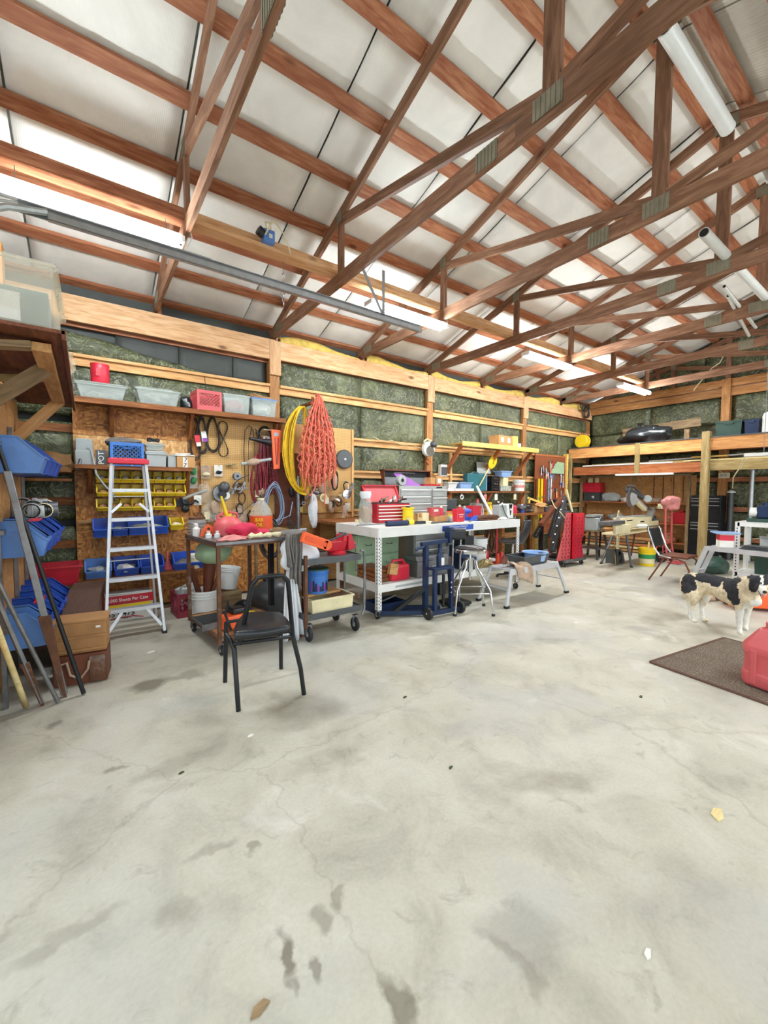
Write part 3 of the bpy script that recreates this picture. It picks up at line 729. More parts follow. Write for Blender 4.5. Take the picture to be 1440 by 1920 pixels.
# a rack of rails holds the bins: three tiers
rk = thing('bin_rack', 'steel rail rack behind the three tiers of blue bins at the left', 'rack', (-.48, 4.4, 0))
for y in (3.72, 4.5, 5.2): part(rk, 'upright', MB().bb(-.495, -.47, y-.015, y+.015, 0, 2.0), 'steel', world=True)
for z in (.55, 1.22, 1.82): part(rk, 'rail', MB().bb(-.47, -.45, 3.7, 5.25, z-.03, z+.0), 'steel', world=True)
topn = ['nearest pale blue bin of the top tier at the left edge', 'second blue bin of the top tier, poking out behind the nearest', 'third blue bin of the top tier with wire loops in it', 'farthest blue bin of the top tier']
for i, (y, xf, m_, w) in enumerate(((3.80, -.235, 'bluel', .28), (4.12, -.215, 'blue', .28), (4.45, -.20, 'blue', .28), (4.78, -.19, 'blue', .28))):
    leftbin(i, y, xf, 1.61, m_, w, topn[i], 'top tier blue bins', fill='clearfill' if i > 1 else None)
midn = ['nearest blue bin of the middle tier, half hidden by the leaning poles', 'second bin of the middle tier, filled with round pipe fittings', 'third bin of the middle tier under white fittings', 'farthest blue bin of the middle tier']
for i, (y, xf, m_, w) in enumerate(((3.80, -.235, 'bluel', .28), (4.12, -.215, 'blue', .28), (4.45, -.20, 'blue', .28), (4.78, -.185, 'blue', .28))):
    leftbin(i, y, xf, 1.02, m_, w, midn[i], 'middle tier blue bins', red=(i == 0), fill='clearfill' if i else None)
lown = ['nearest blue bin of the lowest tier, behind the leaning poles', 'lowest tier bin with a red strip, second from the near end', 'third blue bin of the lowest tier', 'fourth blue bin of the lowest tier', 'farthest blue bin of the lowest tier, before the red tray']
for i, (y, xf, m_, w) in enumerate(((3.80, -.235, 'bluel', .25), (4.08, -.25, 'blue', .25), (4.36, -.20, 'blue', .25), (4.64, -.18, 'blue', .25), (4.92, -.16, 'blue', .25))):
    leftbin(i, y, xf, .37, m_, w, lown[i], 'lowest tier blue bins', red=(i == 1))
rt = tote('red_tray', 'dark red plastic tray behind the lowest tier of blue bins', (-.28, 5.40, .52), .42, .34, .20, 'red', taper=.9)
part(rt, 'leg_block', MB().box((0, 0, -.26), (.3, .25, .52)), 'cardd')
# round fittings heaped on the middle bins
rg = random.Random(3)
fit = []
for i in range(9):
    y = 4.15+.085*i+rg.uniform(-.02, .02); x = -.36+rg.uniform(-.10, .12); r = rg.uniform(.045, .075)
    nm = ['round grey pipe coupling', 'white pipe cap', 'cream pipe elbow'][i % 3]
    mb = MB().lathe((x, y, 1.275+r), [(r, -.05), (r*1.12, -.045), (r*1.12, -.02), (r, -.015), (r, .05), (r*.82, .05), (r*.82, -.05)], 16, ax='X' if i % 2 else 'Y', close=False)
    solo('pipe_fitting', ['first', 'second', 'third', 'fourth', 'fifth', 'sixth', 'seventh', 'eighth', 'farthest'][i]+' pipe fitting from the near end of the heap on the middle blue bins', 'pipe fitting', mb, ['greyp', 'pvc', 'cream', 'steel'][i % 4], group='pipe fittings on the middle bins', smooth=True)
# back corner boards: a shelf with a brown bag
pb = thing('corner_ledge', 'short wooden ledge in the dark back left corner', 'shelf', (-.35, 5.9, 1.62))
lumber('shelf_board', (-.70, 5.88, 1.60), (-.12, 5.88, 1.60), .22, .03, 'shelfwood', pb)
tg = thing('paper_sack', 'crumpled brown paper sack lying on the corner ledge', 'sack', (-.34, 5.86, 1.617))
part(tg, 'sack_body', MB().blob((0, 0, .15), (.24, .09, .15), 5, .16, 20, 12, True), 'cardd', smooth=True)
part(tg, 'folded_top', MB().sheet(lambda u, v: (-.22+.44*u, -.085-.02*math.sin(5*u), .26-.11*v+.02*math.sin(7*u)), 8, 3, .006), 'cardd', smooth=True)

# leaning poles
def pole(name, label, a, b, r0, r1, mat, cat='pole', head=None):
    t = thing(name, label, cat, (a[0], a[1], 0))
    A = V(a); B = V(b)
    mb = MB().tube([A-V((a[0], a[1], 0)), (A+B)/2-V((a[0], a[1], 0)), B-V((a[0], a[1], 0))], [r0, (r0+r1)/2, r1], 10)
    part(t, 'shaft', mb, mat, smooth=True); return t
pole('wooden_pole', 'pale round wooden pole leaning at the far left, nearest the camera', (-.37, 3.62, .02), (-.60, 3.3, 1.35), .018, .016, 'pole')
def board_pole(name, label, a, b, w, h, mat, tip):
    t = thing(name, label, 'digging bar', (a[0], a[1], 0)); lo = V((a[0], a[1], 0)); A = V(a)-lo; B = V(b)-lo; d = (B-A).normalized()
    part(t, 'shaft', MB().bar(A+d*.02, B, w*.6, h*.8), mat, bevel=.004)
    part(t, 'blade', MB().hexa([*( [A+V((-w*.15, -h/2, 0)), A+V((w*.15, -h/2, 0)), A+V((w*.15, h/2, 0)), A+V((-w*.15, h/2, 0))] ), *([A+d*tip+V((-w/2, -h/2, 0)), A+d*tip+V((w/2, -h/2, 0)), A+d*tip+V((w/2, h/2, 0)), A+d*tip+V((-w/2, h/2, 0))])]), 'rust', bevel=.003)
    return t
board_pole('digging_bar', 'flat dark bar with a chisel end, second from the pale pole', (-.285, 3.63, .0), (-.53, 3.5, 1.02), .05, .03, 'steel', .35)
pole('steel_bar', 'thin dark steel bar leaning between the two flat bars', (-.20, 3.60, .012), (-.56, 3.45, 1.25), .014, .012, 'steel')
board_pole('digging_bar', 'widest flat bar, silvery above and muddy at its foot, leaning on the bins', (-.165, 3.69, .0), (-.42, 3.70, 1.62), .07, .03, 'steel', .62)
pole('steel_bar', 'long dark steel bar furthest right of the leaning poles, in front of the cartons', (-.055, 3.645, .012), (-.46, 3.72, 1.78), .015, .013, 'black')

# tan cartons
t = thing('plank_box', 'low brown box under the tan carton, dark handle cord on its side', 'box', (-.055, 3.99, 0), R_(-8))
part(t, 'body', MB().box((0, 0, .115), (.34, .26, .23)), 'brownm', bevel=.006)
part(t, 'corner_board', MB().box((.11, -.135, .11), (.10, .02, .2)), 'rust'); part(t, 'cord', MB().tube([(-.13, -.14, .17), (-.08, -.15, .19), (-.06, -.15, .09), (0, -.15, .05), (.05, -.15, .12), (.06, -.15, .18)], .009, 6), 'ragbeige', smooth=True)
t = thing('tan_case', 'tan ribbed case with a curved top edge, stacked on the low brown box', 'case', (-.055, 3.99, .232), R_(-8))
part(t, 'body', MB().box((0, .0, .12), (.345, .22, .24), taper=.98), 'cardd', bevel=.012)
for z in (.03, .13): part(t, 'rib', MB().box((0, -.112, z), (.35, .016, .018)), 'cardd', bevel=.004)
part(t, 'lid', MB().box((0, 0, .25), (.36, .23, .025)), 'cardd', bevel=.008); part(t, 'hasp', MB().box((.12, -.122, .2), (.03, .006, .015)), 'paper')
# carpeted ramp
t = thing('carpeted_ramp', 'brown carpet covered ramp standing behind the tan case', 'ramp', (-.02, 4.80, 0), R_(-8))
pr = [(-.62, .10), (-.45, .32), (.05, .52), (.35, .55), (.35, .51), (.05, .48), (-.42, .27), (-.58, .06)]
part(t, 'deck', MB().prism([(y, z) for y, z in pr], -.15, .11, 'X'), 'carpet')
part(t, 'side_panel', MB().prism([(-.55, 0), (-.42, .26), (.05, .47), (.05, 0), (-.1, 0), (-.1, .2), (-.3, .2), (-.3, 0)], .09, .11, 'X'), 'brownm')
part(t, 'side_panel', MB().prism([(-.55, 0), (-.42, .26), (.05, .47), (.05, 0)], -.15, -.13, 'X'), 'brownm')
for x in (-.12, .08): part(t, 'leg', MB().box((x, .32, .255), (.04, .04, .51)), 'brownm')
part(t, 'cable', MB().tube([(-.1, -.5, .27), (-.06, -.52, .34), (0, -.5, .33), (.03, -.48, .28)], .006, 5), 'blackcord')

# ================================================================== FIRST BAY: shelves on the OSB
t = thing('upper_wall_shelf', 'long dark wood shelf on the OSB wall carrying clear bins and a red crate', 'shelf', (1.13, 5.75, 2.47))
lumber('shelf_board', (-.07, 5.755, 2.482), (2.33, 5.755, 2.482), .31, .02, 'shelfwood', t)
lumber('front_edge', (-.07, 5.595, 2.475), (2.33, 5.595, 2.475), .03, .06, 'shelfwood', t)
for x in (.27, 1.12, 2.28):
    lumber('bracket', (x, 5.89, 2.13), (x, 5.89, 2.46), .04, .05, 'shelfwood', t, up=(1, 0, 0))
    lumber('brace', (x, 5.875, 2.15), (x, 5.66, 2.455), .04, .04, 'shelfwood', t)
S1 = 2.494
tote('clear_tub', 'shallow clear tub at the left end of the upper shelf, under the red can', (.18, 5.74, S1), .47, .27, .17, 'clearp', lid='clearp', fill=.5, taper=.8)
t = thing('coffee_can', 'red plastic coffee can with a side grip standing on the left clear tub', 'can', (.17, 5.73, S1+.198))
part(t, 'body', MB().lathe((0, 0, 0), [(.085, 0), (.09, .01), (.09, .19), (.088, .2)], 24), 'redp', smooth=True)
part(t, 'lid', MB().lathe((0, 0, 0), [(.093, .2), (.093, .215), (.02, .215)], 24), 'redp', smooth=True); part(t, 'grip', MB().box((-.02, -.088, .11), (.05, .012, .09)), 'red', bevel=.005)
tote('clear_tub', 'clear tub with a slipped lid, second on the upper shelf', (.74, 5.74, S1), .46, .28, .19, 'clearp', fill=.8, taper=.82)
solo('loose_lid', 'milky lid tilted on the second clear tub of the upper shelf', 'lid', MB().box((.72, 5.80, S1+.235), (.44, .26, .01), rx=R_(14)).box((.72, 5.80, S1+.245), (.36, .18, .008), rx=R_(14)), 'clearp')
solo('black_sack', 'dark crumpled sack between the clear tub and the red crate on the upper shelf', 'sack', MB().blob((1.08, 5.83, S1+.095), (.07, .07, .1), 8, .3, 16, 10, True), 'blacktarp', smooth=True)
c0 = crate('milk_crate', 'faded red milk crate on the upper wall shelf', (1.30, 5.74, S1), 'pinkred', .30, .26, R_(4))
tote('clear_tub', 'clear tub with red oddments inside, right of the red crate', (1.66, 5.74, S1), .34, .26, .26, 'clearp', fill=.7, fillmat='pinkcloth', taper=.9)
t = tote('clear_tub', 'clear tub with a blue lid at the right end of the upper shelf', (2.03, 5.74, S1), .34, .26, .24, 'clearp', lid='bluel', fill=.8, fillmat='paper', taper=.9)
solo('flattened_carton', 'torn cardboard lying on the blue lid of the rightmost shelf tub', 'cardboard', MB().box((2.0, 5.76, S1+.285), (.30, .2, .03), rz=.1).box((1.93, 5.72, S1+.305), (.16, .14, .02), rz=.5), 'cardd', bevel=.006)
solo('wire_hook', 'thin black wire hook above the red crate', 'hook', MB().tube([(1.34, 5.99, 3.02), (1.34, 5.96, 2.98), (1.345, 5.95, 2.90), (1.345, 5.93, 2.83)], .004, 5), 'black')

t = thing('lower_wall_shelf', 'short dark wood shelf over the yellow bins, behind the ladder top', 'shelf', (.5, 5.75, 1.74))
lumber('shelf_board', (-.09, 5.755, 1.752), (1.09, 5.755, 1.752), .31, .02, 'shelfwood', t)
lumber('front_edge', (-.09, 5.598, 1.748), (1.09, 5.598, 1.748), .025, .045, 'shelfwood', t)
for x in (.04, 1.06):
    lumber('bracket', (x, 5.89, 1.45), (x, 5.89, 1.735), .04, .05, 'shelfwood', t, up=(1, 0, 0)); lumber('brace', (x, 5.875, 1.46), (x, 5.68, 1.73), .04, .04, 'shelfwood', t)
S2 = 1.764
t = thing('electrical_box', 'grey electrical box with a bent conduit on the left end of the OSB', 'electrical box', (.0, 5.80, S2))
part(t, 'body', MB().box((0, 0, .085), (.17, .14, .17)), 'greyp', bevel=.006); part(t, 'upper_box', MB().box((0, .06, .24), (.16, .07, .14)), 'greyp', bevel=.006)
part(t, 'conduit', MB().tube([(.03, -.02, .20), (.06, -.06, .18), (.08, -.12, .08), (.10, -.22, -.1), (.17, -.2, -.22), (.26, -.14, -.33), (.28, .08, -.40)], .011, 8), 'greyp', smooth=True)
part(t, 'spout', MB().tube([(-.04, -.07, .06), (-.04, -.14, .04), (-.07, -.19, -.06)], .016, 8), 'steel', smooth=True)
t = thing('metal_plate', 'small upright plate with raised letters beside the blue crate', 'plate', (.155, 5.70, S2)); part(t, 'sheet', MB().box((0, 0, .09), (.10, .006, .18)), 'dgrey', bevel=.002)
text('POT', .075, 'paper', t, (0, -.005, .09), (R_(90), R_(-90), 0))
crate('milk_crate', 'blue milk crate on the short shelf, heaped with grey cloth', (.40, 5.74, S2), 'bluec', .33, .27, 0)
text('Candy\'s', .06, 'paper', bpy.data.objects['milk_crate.001'], (0, -.172, .036))
solo('grey_jacket', 'grey cloth heaped on the blue milk crate', 'cloth', MB().blob((.38, 5.74, S2+.285), (.17, .14, .055), 4, .35, 20, 10), 'raggrey', smooth=True)
tote('grey_tub', 'light grey lidded tub right of the blue crate', (.70, 5.73, S2), .21, .24, .17, 'greyp', lid='greyp', taper=.92)
tote('clear_case', 'small clear case of screws on the light grey tub', (.69, 5.73, S2+.202), .19, .2, .07, 'clearp', lid='clearp', taper=.96, handles=False, fill=.7)
carton('grey_carton', 'narrow grey carton between the grey tub and the open cardboard box', (.87, 5.72, S2), .09, .16, .14, mat='greyp', tape=False)
t = carton('shipping_carton', 'brown carton with a blue and white mark on its side, on the short shelf', (1.02, 5.73, S2), .21, .22, .14, R_(3))
part(t, 'printed_mark', MB().box((-.01, -.1115, .068), (.055, .0015, .13)), 'paper'); text('7\n7', .07, 'navy', t, (-.01, -.1135, .068), (R_(90), R_(8), 0))
solo('paper_stack', 'untidy white papers on the brown carton', 'papers', MB().box((1.0, 5.73, S2+.155), (.24, .2, .012), rz=.2).box((1.03, 5.71, S2+.168), (.22, .16, .01), rz=-.25, ry=.08).box((.98, 5.74, S2+.181), (.2, .12, .01), rz=.5, ry=-.1), 'paper')
solo('safety_goggles', 'black safety goggles on the clear case of screws', 'goggles', MB().tube([(.68+.06*math.cos(a), 5.70+.03*math.sin(a), S2+.33+.015*math.sin(2*a)) for a in [i*6.283/16 for i in range(16)]], .012, 6, True).box((.68, 5.68, S2+.325), (.11, .015, .035)), 'blackp', smooth=True)

# yellow bins in three rows
for row, (z, x0, n) in enumerate(((1.575, .16, 8), (1.415, .16, 8), (1.245, .155, 7))):
    rail = thing('bin_rail', 'steel hanging rail behind the %s row of yellow bins' % ['top', 'middle', 'bottom'][row], 'rail', (.55, 5.9, z))
    part(rail, 'strip', MB().bb(.12, 1.1, 5.90, 5.915, z+.03, z+.12), 'black', world=True)
    base = None
    for i in range(n):
        lab = '%s small yellow bin from the left in the %s row on the OSB wall' % (['first', 'second', 'third', 'fourth', 'fifth', 'sixth', 'seventh', 'eighth'][i], ['top', 'middle', 'bottom'][row])
        g = '%s row of yellow bins' % ['top', 'middle', 'bottom'][row]
        if base is None: base = hopper('parts_bin', lab, .108, .17, .135, 'yellow', (x0, 5.81, z), 0, g, fill='cardd' if row else 'clearfill', front=.3)
        else: dup(base, (x0+i*.116, 5.81, z), 0, lab)
# blue bins on the OSB, upper row
hopper('parts_bin', 'tall blue bin hung left of the ladder rail, upper blue row', .16, .25, .20, 'blue', (.14, 5.74, .95), 0)
hopper('parts_bin', 'widest blue bin behind the ladder, upper blue row', .40, .27, .20, 'blue', (.60, 5.73, .96), 0, fill='clearfill')
hopper('parts_bin', 'small yellow bin with boxes in it, right of the wide blue bin', .14, .20, .14, 'yellow', (.92, 5.80, .99), 0, fill='paper')
hopper('parts_bin', 'slim blue bin between the tall blue bin and the wide one', .14, .24, .17, 'blue', (.31, 5.74, .955), 0, fill='clearfill')
t = thing('low_bench', 'low dark bench along the OSB carrying the lower row of blue bins', 'bench', (.55, 5.72, 0))
lumber('bench_top', (-.05, 5.72, .485), (1.22, 5.72, .485), .36, .03, 'shelfwood', t)
for x in (0, .6, 1.17):
    for y in (5.58, 5.86): part(t, 'leg', MB().bb(x-.02, x+.02, y-.02, y+.02, 0, .47), 'shelfwood', world=True)
for i, (x, w, f_, l_) in enumerate(((.09, .23, 'greyp', 'blue bin of grey fittings at the left end of the low bench'), (.36, .23, 'paper', 'blue bin of white fittings on the low bench behind the ladder'), (.62, .23, None, 'empty looking blue bin on the low bench behind the ladder'), (1.02, .32, 'raggrey', 'wide blue bin of grey rags at the right end of the low bench'))):
    hopper('parts_bin', l_, w, .32, .18, 'blue' if i != 0 else 'bluel', (x, 5.70, .502), 0, fill=f_)
solo('red_funnel', 'faded red funnel among wires between the low bench bins', 'funnel', MB().lathe((.80, 5.70, .503), [(.06, 0), (.055, .02), (.015, .12), (.012, .22)], 16), 'pinkred', smooth=True)
# carton of tissue
t = thing('tissue_carton', 'red, yellow and white bulk carton on the floor behind the ladder', 'carton', (.30, 5.60, 0), R_(1))
part(t, 'body', MB().box((0, 0, .15), (.60, .28, .298)), 'paper', bevel=.004)
part(t, 'red_band', MB().box((0, -.1415, .245), (.60, .002, .10)), 'red'); part(t, 'yellow_band', MB().box((.03, -.1415, .16), (.50, .002, .065)), 'yellowb')
text('Over 4,000 Sheets Per Case', .052, 'paper', t, (0, -.144, .245), sx=.85)
text('45 | 475', .075, 'black', t, (-.02, -.144, .085), sx=1.1); text('ROLLS      SHEETS', .025, 'black', t, (-.02, -.144, .035))
part(t, 'red_swoosh', MB().tube([(-.22, -.142, .01), (-.08, -.142, .045), (.1, -.142, .045), (.2, -.142, .02)], .006, 4), 'red')
crate('milk_crate', 'maroon milk crate of scrap on the floor right of the ladder', (.97, 5.36, 0), 'maroon', .33, .28, R_(4))
solo('scrap_heap', 'tangled scrap poking out of the maroon crate', 'scrap', MB().tube([(.9, 5.35, .05), (.88, 5.33, .33), (.93, 5.3, .36)], .012, 6).tube([(1.0, 5.3, .05), (1.05, 5.32, .36)], .015, 6).box((.95, 5.4, .25), (.12, .06, .12), rz=.4, ry=.5).box((1.04, 5.42, .27), (.1, .03, .16), rz=1, ry=.3).lathe((.90, 5.40, .20), [(.07, 0), (.075, .1), (.03, .12)], 14), 'greyp')

# stepladder
def ladder():
    t = thing('stepladder', 'aluminium stepladder with a red top cap standing before the yellow bins', 'ladder', (.37, 4.78, 0), R_(-1))
    L = 1.78
    def fx(z): return .255-.10*(z/L)
    fy = lambda z: .0+.34*(z/L)
    for s in (-1, 1):
        part(t, 'front_rail', MB().bar((s*fx(0), fy(0), .02), (s*fx(L), fy(L), L), .028, .065, up=(0, -1, 0)), 'alu', bevel=.003)
        part(t, 'rear_rail', MB().bar((s*(fx(0)-.01), .60, .02), (s*(fx(L)-.02), .42, L-.02), .022, .045, up=(0, 1, 0)), 'alu', bevel=.003)
        part(t, 'foot', MB().box((s*fx(0), .0, .012), (.045, .08, .024)), 'blackp'); part(t, 'foot', MB().box((s*(fx(0)-.01), .61, .012), (.04, .06, .024)), 'blackp')
        z = .29; part(t, 'corner_brace', MB().bar((s*.10, fy(z)-.0, z-.01), (s*(fx(.08)-.015), fy(.08), .08), .028, .006, up=(0, 1, 0)), 'alu')
        z = L-.42; part(t, 'corner_brace', MB().bar((s*.08, fy(z), z-.01), (s*(fx(z-.1)-.015), fy(z-.1), z-.1), .025, .006, up=(0, 1, 0)), 'alu')
        z = L-.5; part(t, 'spreader', MB().bar((s*(fx(z)-.02), fy(z)+.03, z), (s*(fx(z)-.04), .60, z+.02), .02, .005), 'alu')
    for i in range(5):
        z = .30*(i+1)+.0
        part(t, 'step', MB().box((0, fy(z)-.005, z), (2*fx(z)-.02, .085, .008)).box((0, fy(z)-.046, z-.014), (2*fx(z)-.02, .005, .032)).box((0, fy(z)+.036, z-.010), (2*fx(z)-.02, .005, .024)), 'alu')
    for z in (.35, .72, 1.08, 1.42): part(t, 'rear_rung', MB().bar((-fx(z)+.02, (.60-.18*z/L), z), (fx(z)-.02, (.60-.18*z/L), z), .006, .04, up=(0, 1, 0)), 'alu')
    part(t, 'top_cap', MB().box((0, .38, L+.01), (.37, .19, .05)).box((0, .38, L+.04), (.33, .13, .012)), 'redp', bevel=.012)
    lb = part(t, 'label_plate', MB().box((0, fy(1.5)-.050, 1.487), (.07, .001, .018)), 'paper')
ladder()
# ================================================================== placing helpers (real planes of the room)
def fr(x0, x1, yb, yt, Y):          # frontal rectangle standing in the plane Y
    a = aY(x0, yb, Y); b = aY(x1, yb, Y); c = aY((x0+x1)/2, yt, Y); m = aY((x0+x1)/2, yb, Y)
    return a.x, b.x, m.z, c.z
def at(x, y, Y): return aY(x, y, Y)

# ================================================================== PEGBOARD: loops of cord and packets
PY = 5.86
for i, (x, yt, yb, rx, mt, lb) in enumerate(((366, 785, 862, .06, 'blackcord', 'leftmost loop of black cord on the pegboard, with a red tag'), (378, 783, 850, .065, 'blackcord', 'loop of black cord with a white and blue tag on the pegboard'),
        (399, 783, 846, .075, 'blackcord', 'thick bundle of black cord on the pegboard beside the single figure-eight loop'))):
    a = at(x, yt, PY); b = at(x, yb, PY); cz = (a.z+b.z)/2; hh = (a.z-b.z)/2
    t = thing('cord_loop', lb, 'cord', (a.x, PY, cz-hh))
    part(t, 'loops', coil(MB(), (0, 0, hh), rx, hh, 5, .006, .01, i, th=.015, n=18, sides=5, pear=.35), mt, smooth=True)
    part(t, 'hook', MB().tube([(0, .035, 2*hh), (0, -.02, 2*hh), (0, -.03, 2*hh+.015)], .004, 5), 'steel')
    if i < 2: part(t, 'tag', MB().box((.02, -.03, hh*.95), (.065, .004, .13), ry=R_(-8)), 'redp' if i == 0 else 'paper'); part(t, 'tag', MB().box((.03, -.034, hh*.75), (.055, .002, .05), ry=R_(-8)), 'paper' if i == 0 else 'purple')
a = at(418, 790, PY); b = at(418, 856, PY); hh = (a.z-b.z)/2
t = thing('cord_loop', 'single black cord in a figure eight on the pegboard', 'cord', (a.x, PY, b.z))
pts = [(.045*math.sin(2*q)*1.2, .004*math.sin(q), hh+hh*math.cos(q)) for q in [i*2*math.pi/40 for i in range(40)]]
part(t, 'loop', MB().tube(pts, .005, 5, True), 'blackcord', smooth=True); part(t, 'loop', MB().tube([(p[0]*1.2, p[1]+.012, p[2]) for p in pts], .005, 5, True), 'blackcord', smooth=True)
part(t, 'tie', MB().box((0, 0, hh), (.05, .02, .01)), 'blackcord')
a = at(466, 800, PY)
t = thing('cord_loop', 'long dark cable loop hanging left of the red straps', 'cord', (a.x, PY, 1.45))
part(t, 'loops', MB().tube([(-.06, 0, .1), (-.07, 0, .6), (-.05, 0, .88), (0, -.01, .95), (.06, 0, .9), (.08, 0, .75), (.07, 0, .3)], .006, 5).tube([(-.02, -.02, .15), (-.01, -.02, .7), (.04, -.02, .93), (.10, -.02, .9), (.13, 0, .7)], .006, 5), 'blackcord', smooth=True)
t = thing('cord_loop', 'coil of black tubing with a white packet under the end of the upper shelf', 'cord', at(497, 818, PY)-V((0, 0, .1)))
part(t, 'loops', coil(MB(), (0, 0, .13), .09, .11, 6, .007, .015, 9, th=.02, pear=0), 'blackcord', smooth=True); part(t, 'packet', MB().box((.01, -.03, .06), (.10, .01, .08)), 'paper')
# packets on hooks
for i, (x0, x1, yb, yt, m_, lb) in enumerate(((356, 371, 916, 873, 'clearp', 'tall clear blister pack with green parts on the pegboard'), (377, 396, 898, 873, 'ragbeige', 'packet of pale cord on the pegboard'), (402, 418, 893, 872, 'paper', 'white card pack with a dark ring, on the pegboard'))):
    X0, X1, z0, z1 = fr(x0, x1, yb, yt, PY); t = thing('hanging_packet', lb, 'packet', ((X0+X1)/2, PY, z0))
    part(t, 'card', MB().box((0, .01, (z1-z0)/2), (X1-X0, .006, z1-z0)), m_, bevel=.002)
    for q in range(2 if i == 0 else 1): part(t, 'blister', MB().blob((0, -.01, (z1-z0)*(.35+.4*q)), ((X1-X0)*.36, .02, (z1-z0)*.16), i*3+q, .3, 10, 7), ['green', 'cream', 'black'][i], smooth=True)
    part(t, 'hook', MB().tube([(0, .03, z1-z0-.01), (0, -.05, z1-z0-.01)], .003, 5), 'steel')
t = thing('wire_spool', 'small grey spool with a dark centre on the pegboard', 'spool', at(444, 893, PY)); part(t, 'reel', MB().lathe((0, 0, 0), [(.02, -.04), (.05, -.04), (.05, -.03), (.03, -.03), (.03, .03), (.05, .03), (.05, .04), (.02, .04)], 16, 'Y'), 'steel', smooth=True); part(t, 'core', MB().cyl((0, -.045, 0), (0, .045, 0), .018), 'black')
t = thing('drill_fitting', 'small brass nozzle lying across a peg near the top of the pegboard', 'fitting', at(432, 872, PY)); part(t, 'barrel', MB().cyl((-.07, 0, 0), (.07, -.01, .01), .014, .01), 'brass'); part(t, 'nut', MB().cyl((-.02, 0, 0), (.01, 0, 0), .024, n=6), 'brass')
# tangle of hanging tools left part of the pegboard
rg = random.Random(21)
def hang_tool(i, x, y, kind, Y=5.84):
    p = at(x, y, Y)
    if kind == 'roundguard':
        t = thing('angle_grinder', 'round grinder guard hanging in the middle of the pegboard', 'grinder', p); part(t, 'guard', MB().lathe((0, 0, 0), [(.11, -.02), (.12, .0), (.11, .02), (.04, .03)], 22, 'Y'), 'steel', smooth=True); part(t, 'motor', MB().blob((.03, -.05, .08), (.07, .05, .08), 4, .1), 'dgrey', smooth=True); part(t, 'spindle', MB().cyl((0, -.08, -.02), (0, .02, -.02), .05, .045), 'blackp', smooth=True); part(t, 'disc', MB().lathe((.05, -.05, -.03), [(.05, -.004), (.05, .004)], 18, 'Y'), 'paper')
    if kind == 'arm':
        t = thing('balance_arm', 'grey tubular bracket with a black clamp at the left of the pegboard', 'clamp', p); part(t, 'tube', MB().tube([(-.14, 0, 0), (0, 0, .06), (.15, 0, .11)], .018, 8), 'greyp', smooth=True); part(t, 'clamp', MB().tube([(-.17, -.02, .02), (-.14, -.03, -.06), (-.05, -.03, -.07), (0, -.03, -.02), (.04, -.03, -.05)], .014, 6), 'black', smooth=True); part(t, 'knob', MB().blob((-.12, -.03, -.13), (.05, .04, .05), 3, .1), 'black', smooth=True)
    if kind == 'bag':
        t = thing('plastic_bag', ['clear wrinkled bag of parts in the middle of the pegboard', 'greenish clear bag of parts low on the pegboard', 'clear bag of parts behind the grinder guard'][i % 3], 'bag', p); part(t, 'bag_body', MB().blob((0, 0, -.08), (.10, .04, .13), 40+i, .28, 18, 12), 'ragbeige' if i % 2 else 'milky', smooth=True); part(t, 'tie', MB().cyl((0, 0, .04), (0, 0, .09), .02, .035, 8), 'milky')
    return t
hang_tool(0, 365, 935, 'arm'); hang_tool(0, 395, 950, 'bag', 5.86); hang_tool(1, 450, 958, 'bag', 5.86); hang_tool(2, 385, 915, 'bag', 5.88); hang_tool(0, 415, 925, 'roundguard', 5.82)
t = thing('wire_bundle', 'rusty tangle of thin wire hooked on the pegboard left of the red straps', 'wire', at(447, 915, 5.84)); part(t, 'loops', coil(MB(), (0, 0, 0), .055, .05, 9, .004, .025, 5, n=12, pear=0), 'rust', smooth=True)
t = thing('bent_rod', 'long thin bent rod arching across the pegboard', 'rod', at(436, 912, 5.83)); part(t, 'rod', MB().tube([(0, 0, 0), (.05, -.02, .07), (.12, -.04, .12), (.22, -.05, .16)], .006, 5), 'dgrey', smooth=True)
t = thing('bent_rod', 'thin cable running down from the blue cord towards the white jug', 'rod', at(448, 970, 5.75)); part(t, 'rod', MB().tube([(0, 0, 0), (.07, -.02, .10), (.18, -.04, .20), (.34, -.05, .32), (.46, -.05, .36)], .006, 5), 'dgrey', smooth=True)
# red straps bundle
t = thing('strap_bundle', 'dense bundle of dark red ratchet straps and hooks hanging on the pegboard', 'strap', (2.12, 5.84, 1.28))
for i in range(16):
    x = -.16+.32*i/15; mb = MB(); r2 = random.Random(i); L = .85-.2*abs(x)*2; top = .98-r2.uniform(0, .05)
    mb.tube([(x*.6, -.01, top), (x*.9+r2.uniform(-.02, .02), -.03, top-.3), (x+r2.uniform(-.03, .03), -.03, top-.6), (x*.8+r2.uniform(-.03, .03), -.02, top-L)], .009, 5)
    mb.tube([(x*.6, .015, top), (x*.7, .01, top-.45), (x*1.1, .01, top-L+.05)], .008, 5)
    part(t, 'strap', mb, ['redcord', 'blackcord', 'redcord', 'maroon', 'redcord'][i % 5], smooth=True)
for i in range(7): part(t, 'hook', MB().tube([(-.15+.05*i, -.03, 1.0), (-.15+.05*i, -.05, 1.04), (-.13+.05*i, -.06, 1.05), (-.12+.05*i, -.05, 1.0)], .005, 5), 'steel', smooth=True)
part(t, 'outer_loop', coil(MB(), (-.12, -.03, .38), .10, .33, 5, .009, .02, 8, n=20), 'redcord', smooth=True); part(t, 'coiled_lead', MB().tube([(.08+.035*math.cos(a*1.0), -.06+.03*math.sin(a), .15+a*.008) for a in [i*.5 for i in range(140)]], .006, 5), 'redcord', smooth=True)
